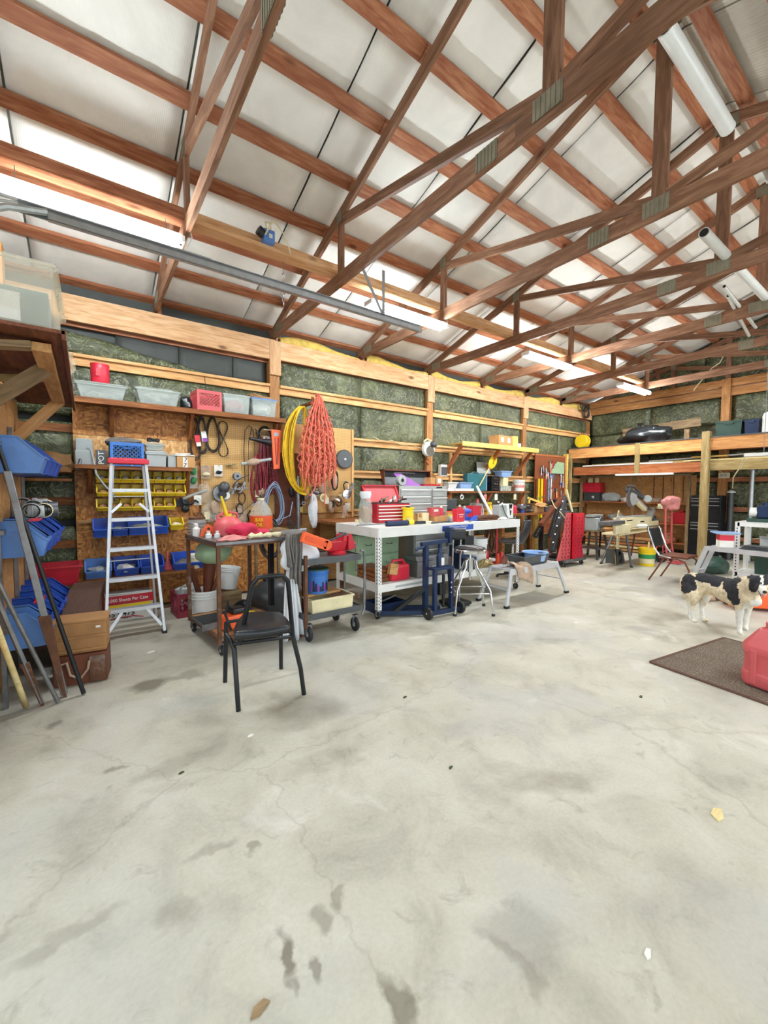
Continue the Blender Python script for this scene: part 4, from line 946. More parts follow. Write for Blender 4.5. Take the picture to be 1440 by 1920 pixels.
# paint roller like rod with string, saw arm, leaf blower nozzle, orange holder
a = at(452, 870, 5.62); b = at(508, 861, 5.62)
t = thing('twine_stick', 'grey tube wound with twine, sticking out level in front of the red straps', 'tube', a); d_ = b-a
part(t, 'tube', MB().tube([(0, 0, 0), d_], .022, 10), 'greyp', smooth=True); part(t, 'twine', MB().tube([d_*(.2+.4*i/8) for i in range(9)], [.028, .036, .045, .046, .05, .045, .046, .036, .028], 12), 'ragbeige', smooth=True)
a = at(468, 822, 5.6); b = at(516, 832, 5.75)
t = thing('blower_nozzle', 'black tapering nozzle pointing left below the upper shelf', 'nozzle', a); part(t, 'cone', MB().tube([(0, 0, 0), (b-a)*.4, b-a], [.018, .03, .06], 14), 'blackp', smooth=True)
X0, X1, z0, z1 = fr(509, 527, 880, 806, 5.68)
t = thing('orange_holder', 'flat orange plastic holder with a slot, hanging beside the yellow hose', 'holder', ((X0+X1)/2, 5.68, z0)); w = X1-X0; hh = z1-z0
part(t, 'plate', MB().prism([(-w*.3, 0), (w*.35, .01), (w*.5, hh), (-w*.5, hh)], -.012, .012, 'Y'), 'orange', bevel=.004); part(t, 'slot', MB().bar((-.02, -.014, hh*.8), (0, -.014, hh*.12), .012, .004, up=(0, 1, 0)).bar((.03, -.014, hh*.8), (.01, -.014, hh*.12), .012, .004, up=(0, 1, 0)), 'redcord'); part(t, 'badge', MB().box((0, -.014, hh*.88), (w*.5, .005, .05)), 'steel')
part(t, 'arm', MB().bar((-.18, 0, hh-.01), (w*.5, 0, hh-.01), .012, .012), 'ragbeige')
# grey blue cord coil, drop light, coiled lead
t = thing('cord_coil', 'coil of grey blue cord hanging low on the brown board', 'cord', at(515, 980, 5.70)); part(t, 'loops', coil(MB(), (0, 0, .27), .13, .27, 12, .0065, .03, 12, n=26, pear=.15, th=.04), 'bluecord', smooth=True); part(t, 'hanger', MB().cyl((0, .16, .55), (0, -.02, .55), .008), 'brownm'); part(t, 'free_end', MB().tube([(-.1, -.02, .4), (-.2, -.03, .32), (-.32, 0, .26)], .008, 5).tube([(.1, -.03, .05), (.22, -.04, .1), (.27, -.02, .3)], .009, 5), 'bluecord', smooth=True)
t = thing('drop_light', 'black socket on a cord hanging over the brown board', 'lamp', at(547, 925, 5.75)-V((0, 0, .3))); part(t, 'socket', MB().lathe((0, 0, .3), [(.015, -.06), (.03, -.04), (.045, 0), (.045, .07), (.03, .09)], 12), 'blackp', smooth=True); part(t, 'cord', MB().tube([(0, 0, .25), (-.01, 0, 0), (.01, -.01, -.25)], .006, 5), 'blackcord', smooth=True)
t = thing('coiled_lead', 'springy black coiled lead hanging at the foot of the brown board', 'cord', at(538, 1008, 5.6)); part(t, 'spiral', MB().tube([(.08*math.sin(a*.05)+.055*math.cos(a), .03*math.sin(a), .25*(i/110)) for i, a in [(i, i*.52) for i in range(110)]], .006, 5), 'blackcord', smooth=True); part(t, 'hook', MB().tube([(.06, 0, .25), (.05, .05, .3), (.05, .25, .3)], .006, 5), 'blackcord')

# ================================================================== THE BIG HANK OF CORD AND HOSE
hp = at(583, 752, 5.55)
hk = thing('hanging_bracket', 'stout dark hook board holding the big hank of orange cord and yellow hose', 'hook', (hp.x, 5.85, hp.z-.05)); part(hk, 'arm', MB().bb(-.02, .02, -.36, .03, 0, .04), 'shelfwood'); part(hk, 'tip', MB().box((0, -.36, .05), (.04, .02, .1)), 'shelfwood')
t = thing('yellow_hose', 'thick yellow hose looped on the left of the hanging orange cord', 'hose', (hp.x-.20, 5.60, 1.42))
for i in range(11):
    r2 = random.Random(i+70); w = .12+.021*i; pts = []
    for q in range(26):
        a = 2*math.pi*q/26; bow = (1-math.cos(a))/2
        pts.append((.10-(w*math.sin(a) if a < math.pi else w*.25*math.sin(a)) - .10*bow + .35*w*bow, .02*math.sin(a*2+i)+r2.uniform(-.01, .01)+.03*math.cos(i), 1.28-1.18*bow-.03*i*(bow)*.3+r2.uniform(-.01, .01)))
    part(t, 'hose_loop', MB().tube(pts, .0125, 6, True), 'yellowcord', smooth=True)
t = thing('orange_extension_cord', 'huge orange extension cord chained into braids, hanging in front of the pegboard', 'cord', (hp.x, 5.45, 1.45))
def braid(x0, y0, top, bot, amp, seed, turns, r=.011, wob=.05):
    pts = []; n = int(turns*12)
    for i in range(n+1):
        a = i/n*turns*2*math.pi; z = top+(bot-top)*(i/n) + .085*math.cos(a)
        env = .5+.9*min(1, 2.2*i/n) if i/n < .5 else 1.4-.5*(i/n-.5)
        pts.append((x0(i/n)+amp*env*math.sin(a), y0+.035*math.cos(a*2+seed), z))
    return MB().tube(pts, r, 5)
r5 = random.Random(5)
t.location.x += .05; t.scale = (.84, 1, 1)
for i in range(6):
    s = (i-2.5)/2.5
    f = (lambda s: lambda u: s*(.04+.25*min(1, u*1.5)**.8) + .02*math.sin(9*u+s*5))(s)
    part(t, 'braid', braid(f, -.03+.02*(i % 3), 1.36-.03*abs(s), .12+.16*abs(s)+.03*(i % 2), .050+.010*(i % 3), i*1.7, 9+i % 3, .0115), 'orangecord', smooth=True)
    part(t, 'braid', braid((lambda s: lambda u: s*(.03+.23*min(1, u*1.4)) - .03*math.sin(7*u+s*3))(s), .01, 1.33, .10+.15*abs(s), .058, i*2.3+3, 10+i % 2, .0115), 'orangecord', smooth=True)
for i in range(7):
    s = (i-3)/3; pts = [(.05*s+.26*s*math.sin(math.pi*u*.62)+.01*math.sin(20*u), -.05-.01*(i % 2), 1.38-1.3*u+.05*math.sin(3*u)) for u in [q/14 for q in range(15)]]
    part(t, 'strand', MB().tube(pts, .011, 5), 'orangecord', smooth=True)
part(t, 'strand', MB().tube([(-.02, -.08, .3), (-.12, -.09, .55), (-.26, -.09, .30), (-.30, -.09, .06), (-.2, -.09, -.04), (-.1, -.09, .08), (-.03, -.08, .5)], .010, 5), 'orangecord', smooth=True)
part(t, 'strand', MB().tube([(.10, -.08, .9), (.08, -.09, .4), (.09, -.09, .0), (.07, -.09, -.2)], .010, 5), 'orangecord', smooth=True)
# round black disc
t = thing('sanding_disc', 'round dark grey disc with a white hub on the pegboard', 'disc', at(646, 861, 5.86)); part(t, 'disc', MB().lathe((0, 0, 0), [(.03, -.02), (.14, -.018), (.155, -.005), (.155, .02)], 32, 'Y'), 'dgrey', smooth=True); part(t, 'hub', MB().lathe((0, -.022, 0), [(.02, -.006), (.02, .006)], 14, 'Y'), 'whitep'); part(t, 'peg', MB().cyl((0, -.03, 0), (0, .04, 0), .007), 'black')

# power tools hanging low on the second pegboard
for i, (x, y, m_, lb) in enumerate(((603, 933, 'cream', 'cream flashlight shaped tool hanging under the orange cord'), (627, 905, 'ragbeige', 'pale bundle tied with a black strap on the pegboard'), (630, 940, 'chrome', 'chrome drill hanging under the strapped bundle'), (563, 935, 'black', 'black hose clamp loops left of the yellow hose end'), (590, 925, 'steel', 'grey tool body behind the cream tool'), (612, 918, 'steel', 'small chain of rings on the pegboard'))):
    p = at(x, y, 5.78); t = thing('hanging_tool', lb, 'tool', p)
    if i == 0: part(t, 'head', MB().lathe((0, -.04, 0), [(.05, -.03), (.065, -.03), (.065, .02), (.04, .05), (.02, .08)], 20, 'Y'), m_, smooth=True); part(t, 'lens', MB().lathe((0, -.07, 0), [(.01, -.006), (.035, -.006), (.035, .006)], 16, 'Y'), 'brass'); part(t, 'grip', MB().tube([(-.02, 0, .02), (-.08, .01, .05), (-.13, .02, .02)], .025, 8), m_, smooth=True)
    elif i == 1: part(t, 'bundle', MB().cyl((0, 0, .1), (0, .12, .11), .008, n=6).blob((0, 0, 0), (.05, .04, .13), 3, .15), m_, smooth=True); part(t, 'strap', coil(MB(), (0, -.02, .03), .06, .14, 2, .008, .01, 3, pear=0), 'black', smooth=True)
    elif i == 3: part(t, 'loops', coil(MB(), (0, 0, 0), .05, .09, 4, .009, .02, 6), m_, smooth=True); part(t, 'ring', MB().lathe((.04, -.03, -.07), [(.015, -.01), (.03, -.01), (.03, .01), (.015, .01)], 14, 'Y', False), 'greyp', smooth=True)
    elif i == 5:
        for q in range(4): part(t, 'ring', MB().tube([(.02*(q % 2)+.025*math.cos(a), -.01, .06-.04*q+.025*math.sin(a)) for a in [k_*.63 for k_ in range(10)]], .005, 5, True), m_, smooth=True)
    else: part(t, 'body', MB().cyl((0, -.02, .02), (0, .12, .03), .008, n=6).tube([(-.05, 0, .04), (0, 0, .02), (.06, -.01, 0)], [.035, .045, .03], 12), m_, smooth=True); part(t, 'chuck', MB().cyl((.06, -.01, 0), (.10, -.02, -.01), .018, .012), 'black'); part(t, 'grip', MB().tube([(-.03, 0, 0), (-.05, -.01, -.09)], [.022, .02], 8), 'blackp', smooth=True)
t = thing('round_gauge', 'round silver plate with a centre screw hanging near the red toolbox', 'plate', at(650, 927, 5.75)); part(t, 'disc', MB().lathe((0, 0, 0), [(.02, -.012), (.075, -.008), (.08, .01)], 24, 'Y'), 'chrome', smooth=True); part(t, 'screw', MB().cyl((0, -.02, 0), (0, .1, 0), .008), 'black')
t = thing('glove_pair', 'pale worn work glove hanging by the open red toolbox', 'glove', at(646, 955, 5.7)); part(t, 'palm', MB().cyl((0, 0, .05), (0, .2, .07), .006, n=6).blob((0, 0, 0), (.05, .02, .07), 5, .15), 'ragbeige', smooth=True)
for i in range(4): part(t, 'finger', MB().tube([(-.035+.023*i, 0, -.04), (-.045+.03*i, -.01, -.11-.01*(i % 2))], .012, 6), 'ragbeige', smooth=True)
t = thing('white_bag', 'long white plastic bag hanging beside the post under the hank', 'bag', at(588, 985, 5.65)); part(t, 'bag_body', MB().blob((0, 0, .22), (.07, .05, .26), 12, .25, 16, 14), 'whitebag', smooth=True); part(t, 'tie', MB().tube([(-.02, 0, .45), (-.03, .02, .55), (-.03, .2, .6)], .006, 5), 'yellowcord')
t = thing('standing_pipe', 'upright galvanised pipe standing in front of the brown board', 'pipe', (2.52, 5.62, 0)); part(t, 'pipe', MB().cyl((0, 0, 0), (0, 0, 1.70), .028, n=12), 'steel', smooth=True); part(t, 'flange', MB().cyl((0, 0, 0), (0, 0, .012), .06), 'steel')
part(t, 'wall_clip', MB().box((0, .13, 1.5), (.05, .26, .03)), 'steel')

# ================================================================== RUSTY TOOL TABLE
def frame_thing(t, x0, x1, y0, y1, zs, mat, r=.017, legs=((0, 0), (1, 0), (1, 1), (0, 1)), z0=0, ztop=1):
    for a, b in legs: part(t, 'leg', MB().bb((x0, x1)[a]-r, (x0, x1)[a]+r, (y0, y1)[b]-r, (y0, y1)[b]+r, z0, ztop), mat, bevel=.002)
    for z in zs:
        for y in (y0, y1): part(t, 'rail', MB().bb(x0, x1, y-r, y+r, z-r, z+r), mat)
        for x in (x0, x1): part(t, 'rail', MB().bb(x-r, x+r, y0, y1, z-r, z+r), mat)
w, d, zt = .66, .88, 1.03
RZ = R_(5.2); rot = Matrix.Rotation(RZ, 3, 'Z'); cA = V((.93, 3.77, 0)); cc = cA + rot @ V((w/2, d/2, 0))
T1 = thing('rusty_table', 'tall rusty steel table on casters holding the red fuel can and rags', 'table', cc, RZ)
frame_thing(T1, -w/2, w/2, -d/2, d/2, (.16,), 'rust', .016, z0=.12, ztop=zt-.02)
part(T1, 'table_top', MB().box((0, 0, zt-.012), (w+.05, d+.05, .024)), 'steel', bevel=.003); part(T1, 'top_lip', MB().box((0, -d/2-.012, zt-.02), (w+.05, .01, .05)).box((-w/2-.02, 0, zt-.02), (.01, d+.04, .05)), 'rust')
part(T1, 'lower_plate', MB().box((0, 0, .17), (w, d, .01)), 'cardd')
part(T1, 'side_panel', MB().bb(w/2-.05, w/2-.01, -d/2+.25, -d/2+.31, .3, .98), 'black')
for a in (-1, 1):
    for b in (-1, 1): caster(T1, a*(w/2-.03), b*(d/2-.03), .045, 'rubber')
def on1(x, y, z=zt): p = aZ(x, y, z); return (p.x, p.y, z)
# red fuel can with yellow spout
t = thing('fuel_can', 'faded red plastic fuel can with a yellow spout on the rusty table', 'fuel can', (1.165, 4.30, zt), R_(10))
part(t, 'body', MB().lathe((0, 0, 0), [(.13, 0), (.145, .01), (.145, .10), (.13, .14), (.07, .19), (.035, .2)], 24), 'pinkred', smooth=True); part(t, 'cap', MB().cyl((0, 0, .19), (0, 0, .225), .035), 'yellow', smooth=True); part(t, 'handle', MB().tube([(.11, .02, .15), (.1, .02, .22), (-.01, .02, .245), (-.1, .02, .2), (-.12, .02, .12)], .014, 8), 'pinkred', smooth=True)
part(t, 'spout', MB().tube([(-.02, 0, .22), (-.04, 0, .30), (-.07, .0, .40)], [.018, .015, .011], 10), 'yellowb', smooth=True)
solo('red_rag', 'crimson rag heaped over the right side of the faded fuel can', 'rag', MB().blob((1.26, 4.08, zt+.055), (.15, .10, .085), 11, .3, 26, 16, True).blob((1.38, 4.05, zt+.03), (.12, .08, .05), 13, .35, 22, 12, True), 'ragred', smooth=True)
solo('striped_cloth', 'pink and grey folded cloth at the front of the rusty table', 'cloth', rag((1.10, 3.93, zt+.002), (.16, .10), .035, 23, 6), 'pinkcloth', smooth='all')
solo('knotted_rope', 'knobbly cream rope lying at the front edge of the rusty table', 'rope', MB().tube([(1.24+.028*i, 3.88+.012*math.sin(i*1.7), zt+.022+.012*abs(math.sin(i*1.3))) for i in range(12)], [.022+.008*math.sin(i*2.1) for i in range(12)], 8), 'cream', smooth=True)
solo('steel_pipe', 'short grey pipe lying along the right end of the rusty table', 'pipe', MB().tube([(1.44, 3.97, zt+.02), (1.88, 4.0, zt+.045)], .02, 10).tube([(1.425, 3.968, zt+.022), (1.45, 3.97, zt+.022)], .027, 10), 'steel', smooth=True)
t = thing('orange_wedge', 'orange plastic bracket behind the white bottles on the rusty table', 'bracket', (.98, 4.36, zt)); part(t, 'body', MB().prism([(-.07, 0), (-.05, .07), (0, .12), (.06, .08), (.07, 0), (.04, 0), (.02, .05), (-.03, .04), (-.04, 0)], -.03, .03, 'Y'), 'orange', bevel=.005); part(t, 'pin', MB().cyl((0, -.04, .08), (0, .04, .08), .012), 'black')
t = thing('wire_jar', 'clear jar with a metal lid and banded sides on the rusty table', 'jar', (.93, 4.60, zt)); part(t, 'glass', MB().lathe((0, 0, 0), [(.085, 0), (.09, .01), (.09, .14), (.075, .16)], 20), 'clearp', smooth=True); part(t, 'lid', MB().lathe((0, 0, .16), [(.082, 0), (.082, .02), (.02, .025)], 20), 'rust', smooth=True)
for z in (.03, .06, .09, .12): part(t, 'band', MB().tube([(.092*math.cos(a), .092*math.sin(a), z) for a in [i*.39 for i in range(16)]], .004, 5, True), 'steel', smooth=True)
for i, (x, y, r, h_) in enumerate(((.885, 4.42, .035, .11), (.95, 4.20, .03, .05), (1.03, 4.19, .03, .05))):
    t = thing('white_bottle', ['white bottle standing at the back left corner of the rusty table', 'white tub lying beside the orange bracket', 'white cap next to the faded fuel can'][i], 'bottle', (x, y, zt)); part(t, 'body', MB().lathe((0, 0, 0), [(r, 0), (r, h_*.7), (r*.5, h_*.85), (r*.5, h_)], 14), 'whitep', smooth=True); part(t, 'cap', MB().cyl((0, 0, h_), (0, 0, h_+.015), r*.55), 'paper')
t = thing('white_jug', 'big translucent jug with an orange label behind the rusty table', 'jug', (1.62, 4.63, 1.032)); 
part(t, 'body', MB().lathe((0, 0, 0), [(.115, 0), (.125, .015), (.125, .19), (.12, .20), (.11, .24), (.05, .33), (.035, .345)], 24), 'milky', smooth=True); part(t, 'label_wrap', MB().lathe((0, 0, 0), [(.127, .02), (.127, .17)], 24, close=False), 'jugorange', smooth=True); part(t, 'cap', MB().cyl((0, 0, .345), (0, 0, .37), .04), 'cream', smooth=True)
text('BAR\nOIL', .055, 'yellowb', t, (-.06, -.115, .10), (R_(90), 0, R_(-28)), sx=.9)
t = thing('wall_bench', 'narrow grey bench behind the rusty table where the white jug stands', 'bench', (1.75, 4.75, 0)); part(t, 'top', MB().bb(-.25, .20, -.22, .18, 1.005, 1.03), 'greyboard')
for x in (-.2, .17): part(t, 'leg', MB().bb(x-.015, x+.015, -.15, -.12, 0, 1.005), 'greyboard'); part(t, 'leg', MB().bb(x-.015, x+.015, .12, .15, 0, 1.005), 'greyboard')
# below the table
bucket('bucket', 'white ribbed bucket with a blue corner mark under the rusty table', (1.04, 4.80, 0), .155, .40, 'whitep', handle=True)
part(bpy.data.objects['bucket'], 'blue_mark', MB().box((.085, -.125, .13), (.06, .004, .07), rz=.6), 'blue')
solo('umbrella_bundle', 'dark furled cloth and tool handles stuck in the ribbed white bucket', 'bundle', MB().tube([(1.02, 4.82, .05), (1.07, 4.8, .4), (1.10, 4.78, .78)], [.03, .05, .08], 10).tube([(1.0, 4.78, .05), (1.16, 4.72, .55)], .02, 8).tube([(1.06, 4.85, .05), (.9, 4.8, .66)], .03, 8), 'brownm', smooth=True)
t = bucket('bucket', 'white bucket lying tipped behind the ribbed one under the rusty table', (1.33, 5.0, .33), .12, .26, 'whitep')
t.rotation_euler = (R_(0), R_(8), 0); solo('low_crate', 'pale wooden block holding up the tipped white bucket', 'block', MB().bb(1.2, 1.46, 4.88, 5.14, 0, .315), 'greyboard')
bucket('paint_pail', 'small cream lidded pail on the end of the low bench', (1.10, 5.62, .502), .09, .17, 'cream', lid='paper')
solo('green_bag', 'pale green bag slung under the rusty table top', 'bag', MB().blob((1.05, 4.45, .86), (.18, .14, .13), 6, .12, 18, 12), 'greenm', smooth=True)
t = thing('steel_grate', 'dark steel grate on the lower shelf of the rusty table', 'grate', (1.02, 4.32, .176), RZ)
for i in range(12): part(t, 'bar', MB().box((0, -.18+.033*i, .012), (.32, .008, .018)), 'dgrey')
for i in range(2): part(t, 'side_bar', MB().box((-.16+.32*i, 0, .012), (.008, .40, .02)), 'dgrey')
t = thing('chainsaw', 'orange and black chainsaw lying on the lower shelf of the rusty table', 'chainsaw', (1.08, 3.95, .176), R_(10))
part(t, 'engine', MB().box((0, 0, .08), (.20, .15, .13)), 'orange', bevel=.02); part(t, 'cover', MB().box((.06, .01, .17), (.13, .13, .06)), 'blackp', bevel=.02); part(t, 'front_handle', MB().tube([(-.05, -.10, .03), (-.1, -.10, .18), (-.06, -.05, .25), (.0, .06, .25), (.02, .1, .1)], .012, 8), 'blackp', smooth=True); part(t, 'rear_handle', MB().tube([(.10, 0, .14), (.2, 0, .15), (.24, 0, .08), (.18, 0, .03), (.08, 0, .03)], .016, 8), 'blackp', smooth=True); part(t, 'gloves', MB().blob((.16, -.06, .12), (.07, .05, .035), 9, .3), 'yellow', smooth=True); part(t, 'bar', MB().box((-.17, .03, .06), (.18, .01, .06)), 'steel')
solo('scrap_motor', 'round black motor behind the chainsaw on the lower shelf', 'motor', MB().lathe((1.27, 4.22, .178), [(.07, 0), (.09, .02), (.09, .14), (.06, .17), (.03, .19)], 18).box((1.2, 4.28, .24), (.08, .06, .12)), 'black', smooth=True)
t = thing('plastic_shell', 'rounded dark grey seat shell resting on its side behind the black chair', 'seat', (1.73, 4.60, 0)); part(t, 'shell', MB().blob((0, 0, .25), (.27, .20, .22), 33, .10, 24, 14, False), 'dgrey', smooth=True); part(t, 'foot_block', MB().box((0, 0, .05), (.30, .26, .10)), 'black')
solo('cord_loop_floor', 'bent black metal loop standing on the round grey seat shell', 'loop', MB().tube([(1.70+.07*math.cos(a), 4.60+.05*math.sin(a), .47+.03*math.sin(a)) for a in [i*.42 for i in range(15)]], .012, 6, True), 'black', smooth=True)

# hanging bundle behind, under the bench level: cables on the plywood
t = thing('cable_bundle', 'bundle of dark cables hanging under the wall bench', 'cord', (2.05, 5.45, .55)); part(t, 'loops', coil(MB(), (0, 0, .28), .13, .26, 8, .010, .03, 31, n=20), 'blackcord', smooth=True)
part(t, 'hook', MB().tube([(0, 0, .54), (0, .2, .56), (0, .43, .56)], .006, 5), 'steel')

# ================================================================== BLACK CHAIR
def chair_front():
    t = thing('stacking_chair', 'black vinyl chair with a bare tube back, standing alone on the open floor', 'chair', (1.02, 2.95, 0))
    A = [aZ(447, 1333), aZ(570, 1302), aZ(422, 1279), aZ(527, 1254)]      # feet: two rear legs, two front legs
    b = V((1.02, 2.95, 0)); r = .0165
    seat_z = .53
    def P(x, y, z): return V((x, y, z))-b
    # back hoop: runs from the seat up and over; its lower ends meet the seat sides
    hl = aY(450, 1205, 2.98); 
    L0 = V((.985, 2.80, seat_z)); R0 = V((1.295, 2.87, seat_z+.01))
    L1 = V((1.03, 2.72, .84)); R1 = V((1.24, 2.76, .88))
    q0 = aY(450, 1208, 2.80); q1 = aY(549, 1193, 2.76); u0 = aY(467, 1120, 2.72); u1 = aY(542, 1110, 2.68); tl = aY(484, 1083, 2.68); tr = aY(530, 1079, 2.64); qa = aY(424, 1190, 2.90)
    pts = [q0, q0.lerp(u0, .5), u0, (u0+tl)/2+V((-.012, 0, .018)), tl, (tl+tr)/2+V((0, 0, .004)), tr, (tr+u1)/2+V((.014, 0, .018)), u1, u1.lerp(q1, .5), q1]
    part(t, 'back_hoop', MB().tube([p-b for p in pts], r, 10), 'black', smooth=True)
    k0 = aY(437, 1208, 2.80)
    part(t, 'leg', MB().tube([qa-b, qa.lerp(k0, .75)-b, k0+V((.004, -.01, -.03))-b, V((A[0].x, A[0].y, 0))-b], r, 10), 'black', smooth=True)
    part(t, 'leg', MB().tube([q1-b, V((A[1].x*.7+q1.x*.3, A[1].y*.7+q1.y*.3, q1.z*.45))-b, V((A[1].x, A[1].y, 0))-b], r, 10), 'black', smooth=True)
    for f in (A[2], A[3]):
        s = f + V((.01 if f is A[2] else -.01, -.03, seat_z-.05)); lg = part(t, 'leg', MB().tube([s-b, V((f.x, f.y, 0))-b], r, 10), 'black', smooth=True)
        for z in (.13, .33): link('rivet', MB().blob((V((f.x, f.y-.016, z))-b), (.007, .007, .007), 0, 0, 8, 6), 'chrome', parent=lg)
    for p, p2 in ((A[2]+V((.01, -.03, seat_z-.05)), A[3]+V((-.01, -.03, seat_z-.05))), (A[3]+V((-.01, -.03, seat_z-.05)), q1), (k0, q1)): part(t, 'seat_rail', MB().cyl(p-b, p2-b, r*.8, n=8), 'black', smooth=True)
    # padded seat from four corners
    c4 = [V(p) for p in (aZ(452, 1195, seat_z), aZ(545, 1180, seat_z), aZ(520, 1160, seat_z), aZ(463, 1160, seat_z))]
    c4 = [aZ(432, 1214, .50), aZ(551, 1198, .50), aZ(524, 1161, .52), aZ(458, 1161, .52)]
    def top(u, v):
        u2, v2 = 2*u-1, 2*v-1; k = max(abs(u2), abs(v2)); rr = math.hypot(u2, v2); f = (1 if rr == 0 else k/rr*(.35)+.65)
        if rr == 0: f = 1
        u3, v3 = (u2*f+1)/2, (v2*f+1)/2
        p = c4[0]*(1-u3)*(1-v3)+c4[1]*u3*(1-v3)+c4[2]*u3*v3+c4[3]*(1-u3)*v3
        return V((p.x, p.y, seat_z+.028+.022*(1-k**3)-.010*math.exp(-rr*rr*3)))-b
    part(t, 'seat', MB().sheet(top, 16, 16, .045), 'vinylblack', smooth='all')
    return t
chair_front()

# ================================================================== STAND WITH BAGS, CLOTH AND ORANGE SCABBARD
t = thing('tool_stand', 'rusty upright post stand hung with a white bag, grey cloth and the orange scabbard', 'stand', (1.66, 3.86, 0)); part(t, 'post', MB().bb(-.02, .02, -.02, .02, 0, 1.02), 'rust'); part(t, 'post', MB().bb(.12, .16, .0, .04, .0, 1.0), 'rust'); part(t, 'crossbar', MB().bb(-.06, .2, -.03, .05, 1.0, 1.03), 'rust'); part(t, 'base', MB().bb(-.08, .2, -.06, .12, 0, .02), 'rust')
part(t, 'side_plate', MB().bb(-.035, -.005, -.03, .06, .55, .95), 'black')
def drape(x0, x1, yf, z0, z1, seed, tp=.6, nf=5, th=.006, depth=.05):
    rg = random.Random(seed); p0 = rg.uniform(0, 6)
    def fn(u, v):
        w_ = (tp+(1-tp)*v); xm = (x0+x1)/2
        return (xm+(u-.5)*(x1-x0)*w_+.01*math.sin(5*v+p0), yf-depth*math.sin(u*math.pi)*.6-.018*math.sin(u*nf*6.28+p0)*(.4+v), z1+(z0-z1)*v+.02*math.sin(u*nf*3+p0)*v)
    return MB().sheet(fn, 30, 10, th)
X0, X1, z0, z1 = fr(530, 572, 1178, 1060, 3.76)
solo('plastic_bag', 'long white plastic bag hanging down to the floor left of the utility cart', 'bag', drape(X0, X1, 3.80, .02, z1, 5, .35, 4, .008, .05), 'whitebag', smooth='all')
X0, X1, z0, z1 = fr(526, 600, 1075, 1010, 3.74)
solo('plastic_bag', 'puffy white plastic bag bulging out from behind the grey cloth', 'bag', MB().blob(((X0+X1)/2, 3.80, (z0+z1)/2+.01), ((X1-X0)*.47, .08, (z1-z0)*.52), 77, .22, 24, 16), 'whitebag', smooth=True)
X0, X1, z0, z1 = fr(535, 572, 1098, 1000, 3.66)
t = thing('grey_cloth', 'grey cloth draped over the top of the tool stand', 'cloth', ((X0+X1)/2, 3.70, z0)); 
for i, (xa, xb, zz) in enumerate(((-.085, -.02, .20), (-.035, .03, .06), (.015, .085, .0))):
    part(t, 'fold', drape(xa, xb, -.03+.012*i, zz, (z1-z0), 30+i, .8, 2, .008, .03), 'raggrey', smooth='all')
part(t, 'crown', MB().blob((.0, .02, z1-z0), (.10, .07, .035), 3, .15), 'raggrey', smooth=True)
a = at(566, 1006, 3.62); b = at(612, 1022, 3.62)
t = thing('orange_scabbard', 'bright orange plastic blade scabbard jutting right from the grey cloth', 'scabbard', a); d_ = b-a
part(t, 'shell', MB().bar((0, 0, 0), d_, .05, .105, up=(0, 0, 1)).lathe(tuple(d_), [(.0525, -.025), (.0525, .025)], 20, 'Y'), 'orange', bevel=.006)
part(t, 'recess', MB().bar(d_*.1+V((0, -.028, 0)), d_*.95+V((0, -.028, 0)), .004, .045), 'jugorange')

# ================================================================== UTILITY CART
zc2 = aY(630, 1036, 3.66).z
T2 = thing('utility_cart', 'grey steel utility cart with a bent tube handle, red vise on top', 'cart', (2.04, 3.86, 0)); x0, x1, y0, y1 = -.33, .30, -.21, .21
for z, nm in ((zc2-.05, 'top_tray'), (.26, 'lower_tray')):
    part(T2, nm, MB().bb(x0, x1, y0, y1, z-.01, z).bb(x0, x1, y0-.012, y0, z-.05, z+.012).bb(x0, x1, y1, y1+.012, z-.05, z+.012).bb(x0-.01, x0, y0, y1, z-.05, z+.012).bb(x1, x1+.01, y0, y1, z-.05, z+.012), 'dgrey', bevel=.002)
for a, b in ((x0, y0), (x0, y1)): part(T2, 'leg', MB().bb(a-.015, a+.015, b-.015, b+.015, .14, zc2), 'rust')
for b in (y0, y1): part(T2, 'leg', MB().tube([(x1+.02, b, .16), (x1+.05, b, .22), (x1+.055, b, .5), (x1+.055, b, zc2-.06), (x1+.04, b, zc2-.01), (x1, b, zc2)], .014, 8), 'steel', smooth=True)
part(T2, 'brace_tube', MB().tube([(.0, y1, .26), (.0, y1, zc2-.1)], .012, 8).tube([(.06, y1, .26), (.06, y1, zc2-.1)], .012, 8), 'steel', smooth=True)
for a in (x0+.03, x1-.06):
    for b in (y0, y1): caster(T2, a, b, .075, 'rubber')
t = thing('bench_vise', 'big red bench vise on the top tray of the utility cart', 'vise', (2.22, 3.86, zc2-.048), R_(8))
part(t, 'base', MB().lathe((-.05, 0, 0), [(.10, 0), (.10, .025), (.07, .04)], 20), 'red', smooth=True); part(t, 'body', MB().box((-.08, 0, .09), (.27, .12, .11), taper=.8), 'red', bevel=.012); part(t, 'rear_jaw', MB().hexa([(-.02, -.07, .13), (.04, -.07, .13), (.04, .07, .13), (-.02, .07, .13), (.0, -.07, .21), (.04, -.07, .21), (.04, .07, .21), (.0, .07, .21)]), 'red', bevel=.008); part(t, 'front_jaw', MB().hexa([(.055, -.075, .03), (.16, -.075, .05), (.16, .075, .05), (.055, .075, .03), (.055, -.07, .22), (.10, -.07, .21), (.10, .07, .21), (.055, .07, .22)]), 'red', bevel=.01)
part(t, 'jaw_plate', MB().box((.045, 0, .205), (.012, .14, .03)), 'steel'); part(t, 'screw', MB().cyl((.14, 0, .085), (.20, 0, .085), .028, .022), 'red', smooth=True); part(t, 'handle', MB().cyl((.195, -.02, .09), (.205, -.02, -.20), .007, n=8).cyl((.205, -.02, -.22), (.205, -.02, -.20), .013, n=8), 'steel', smooth=True)
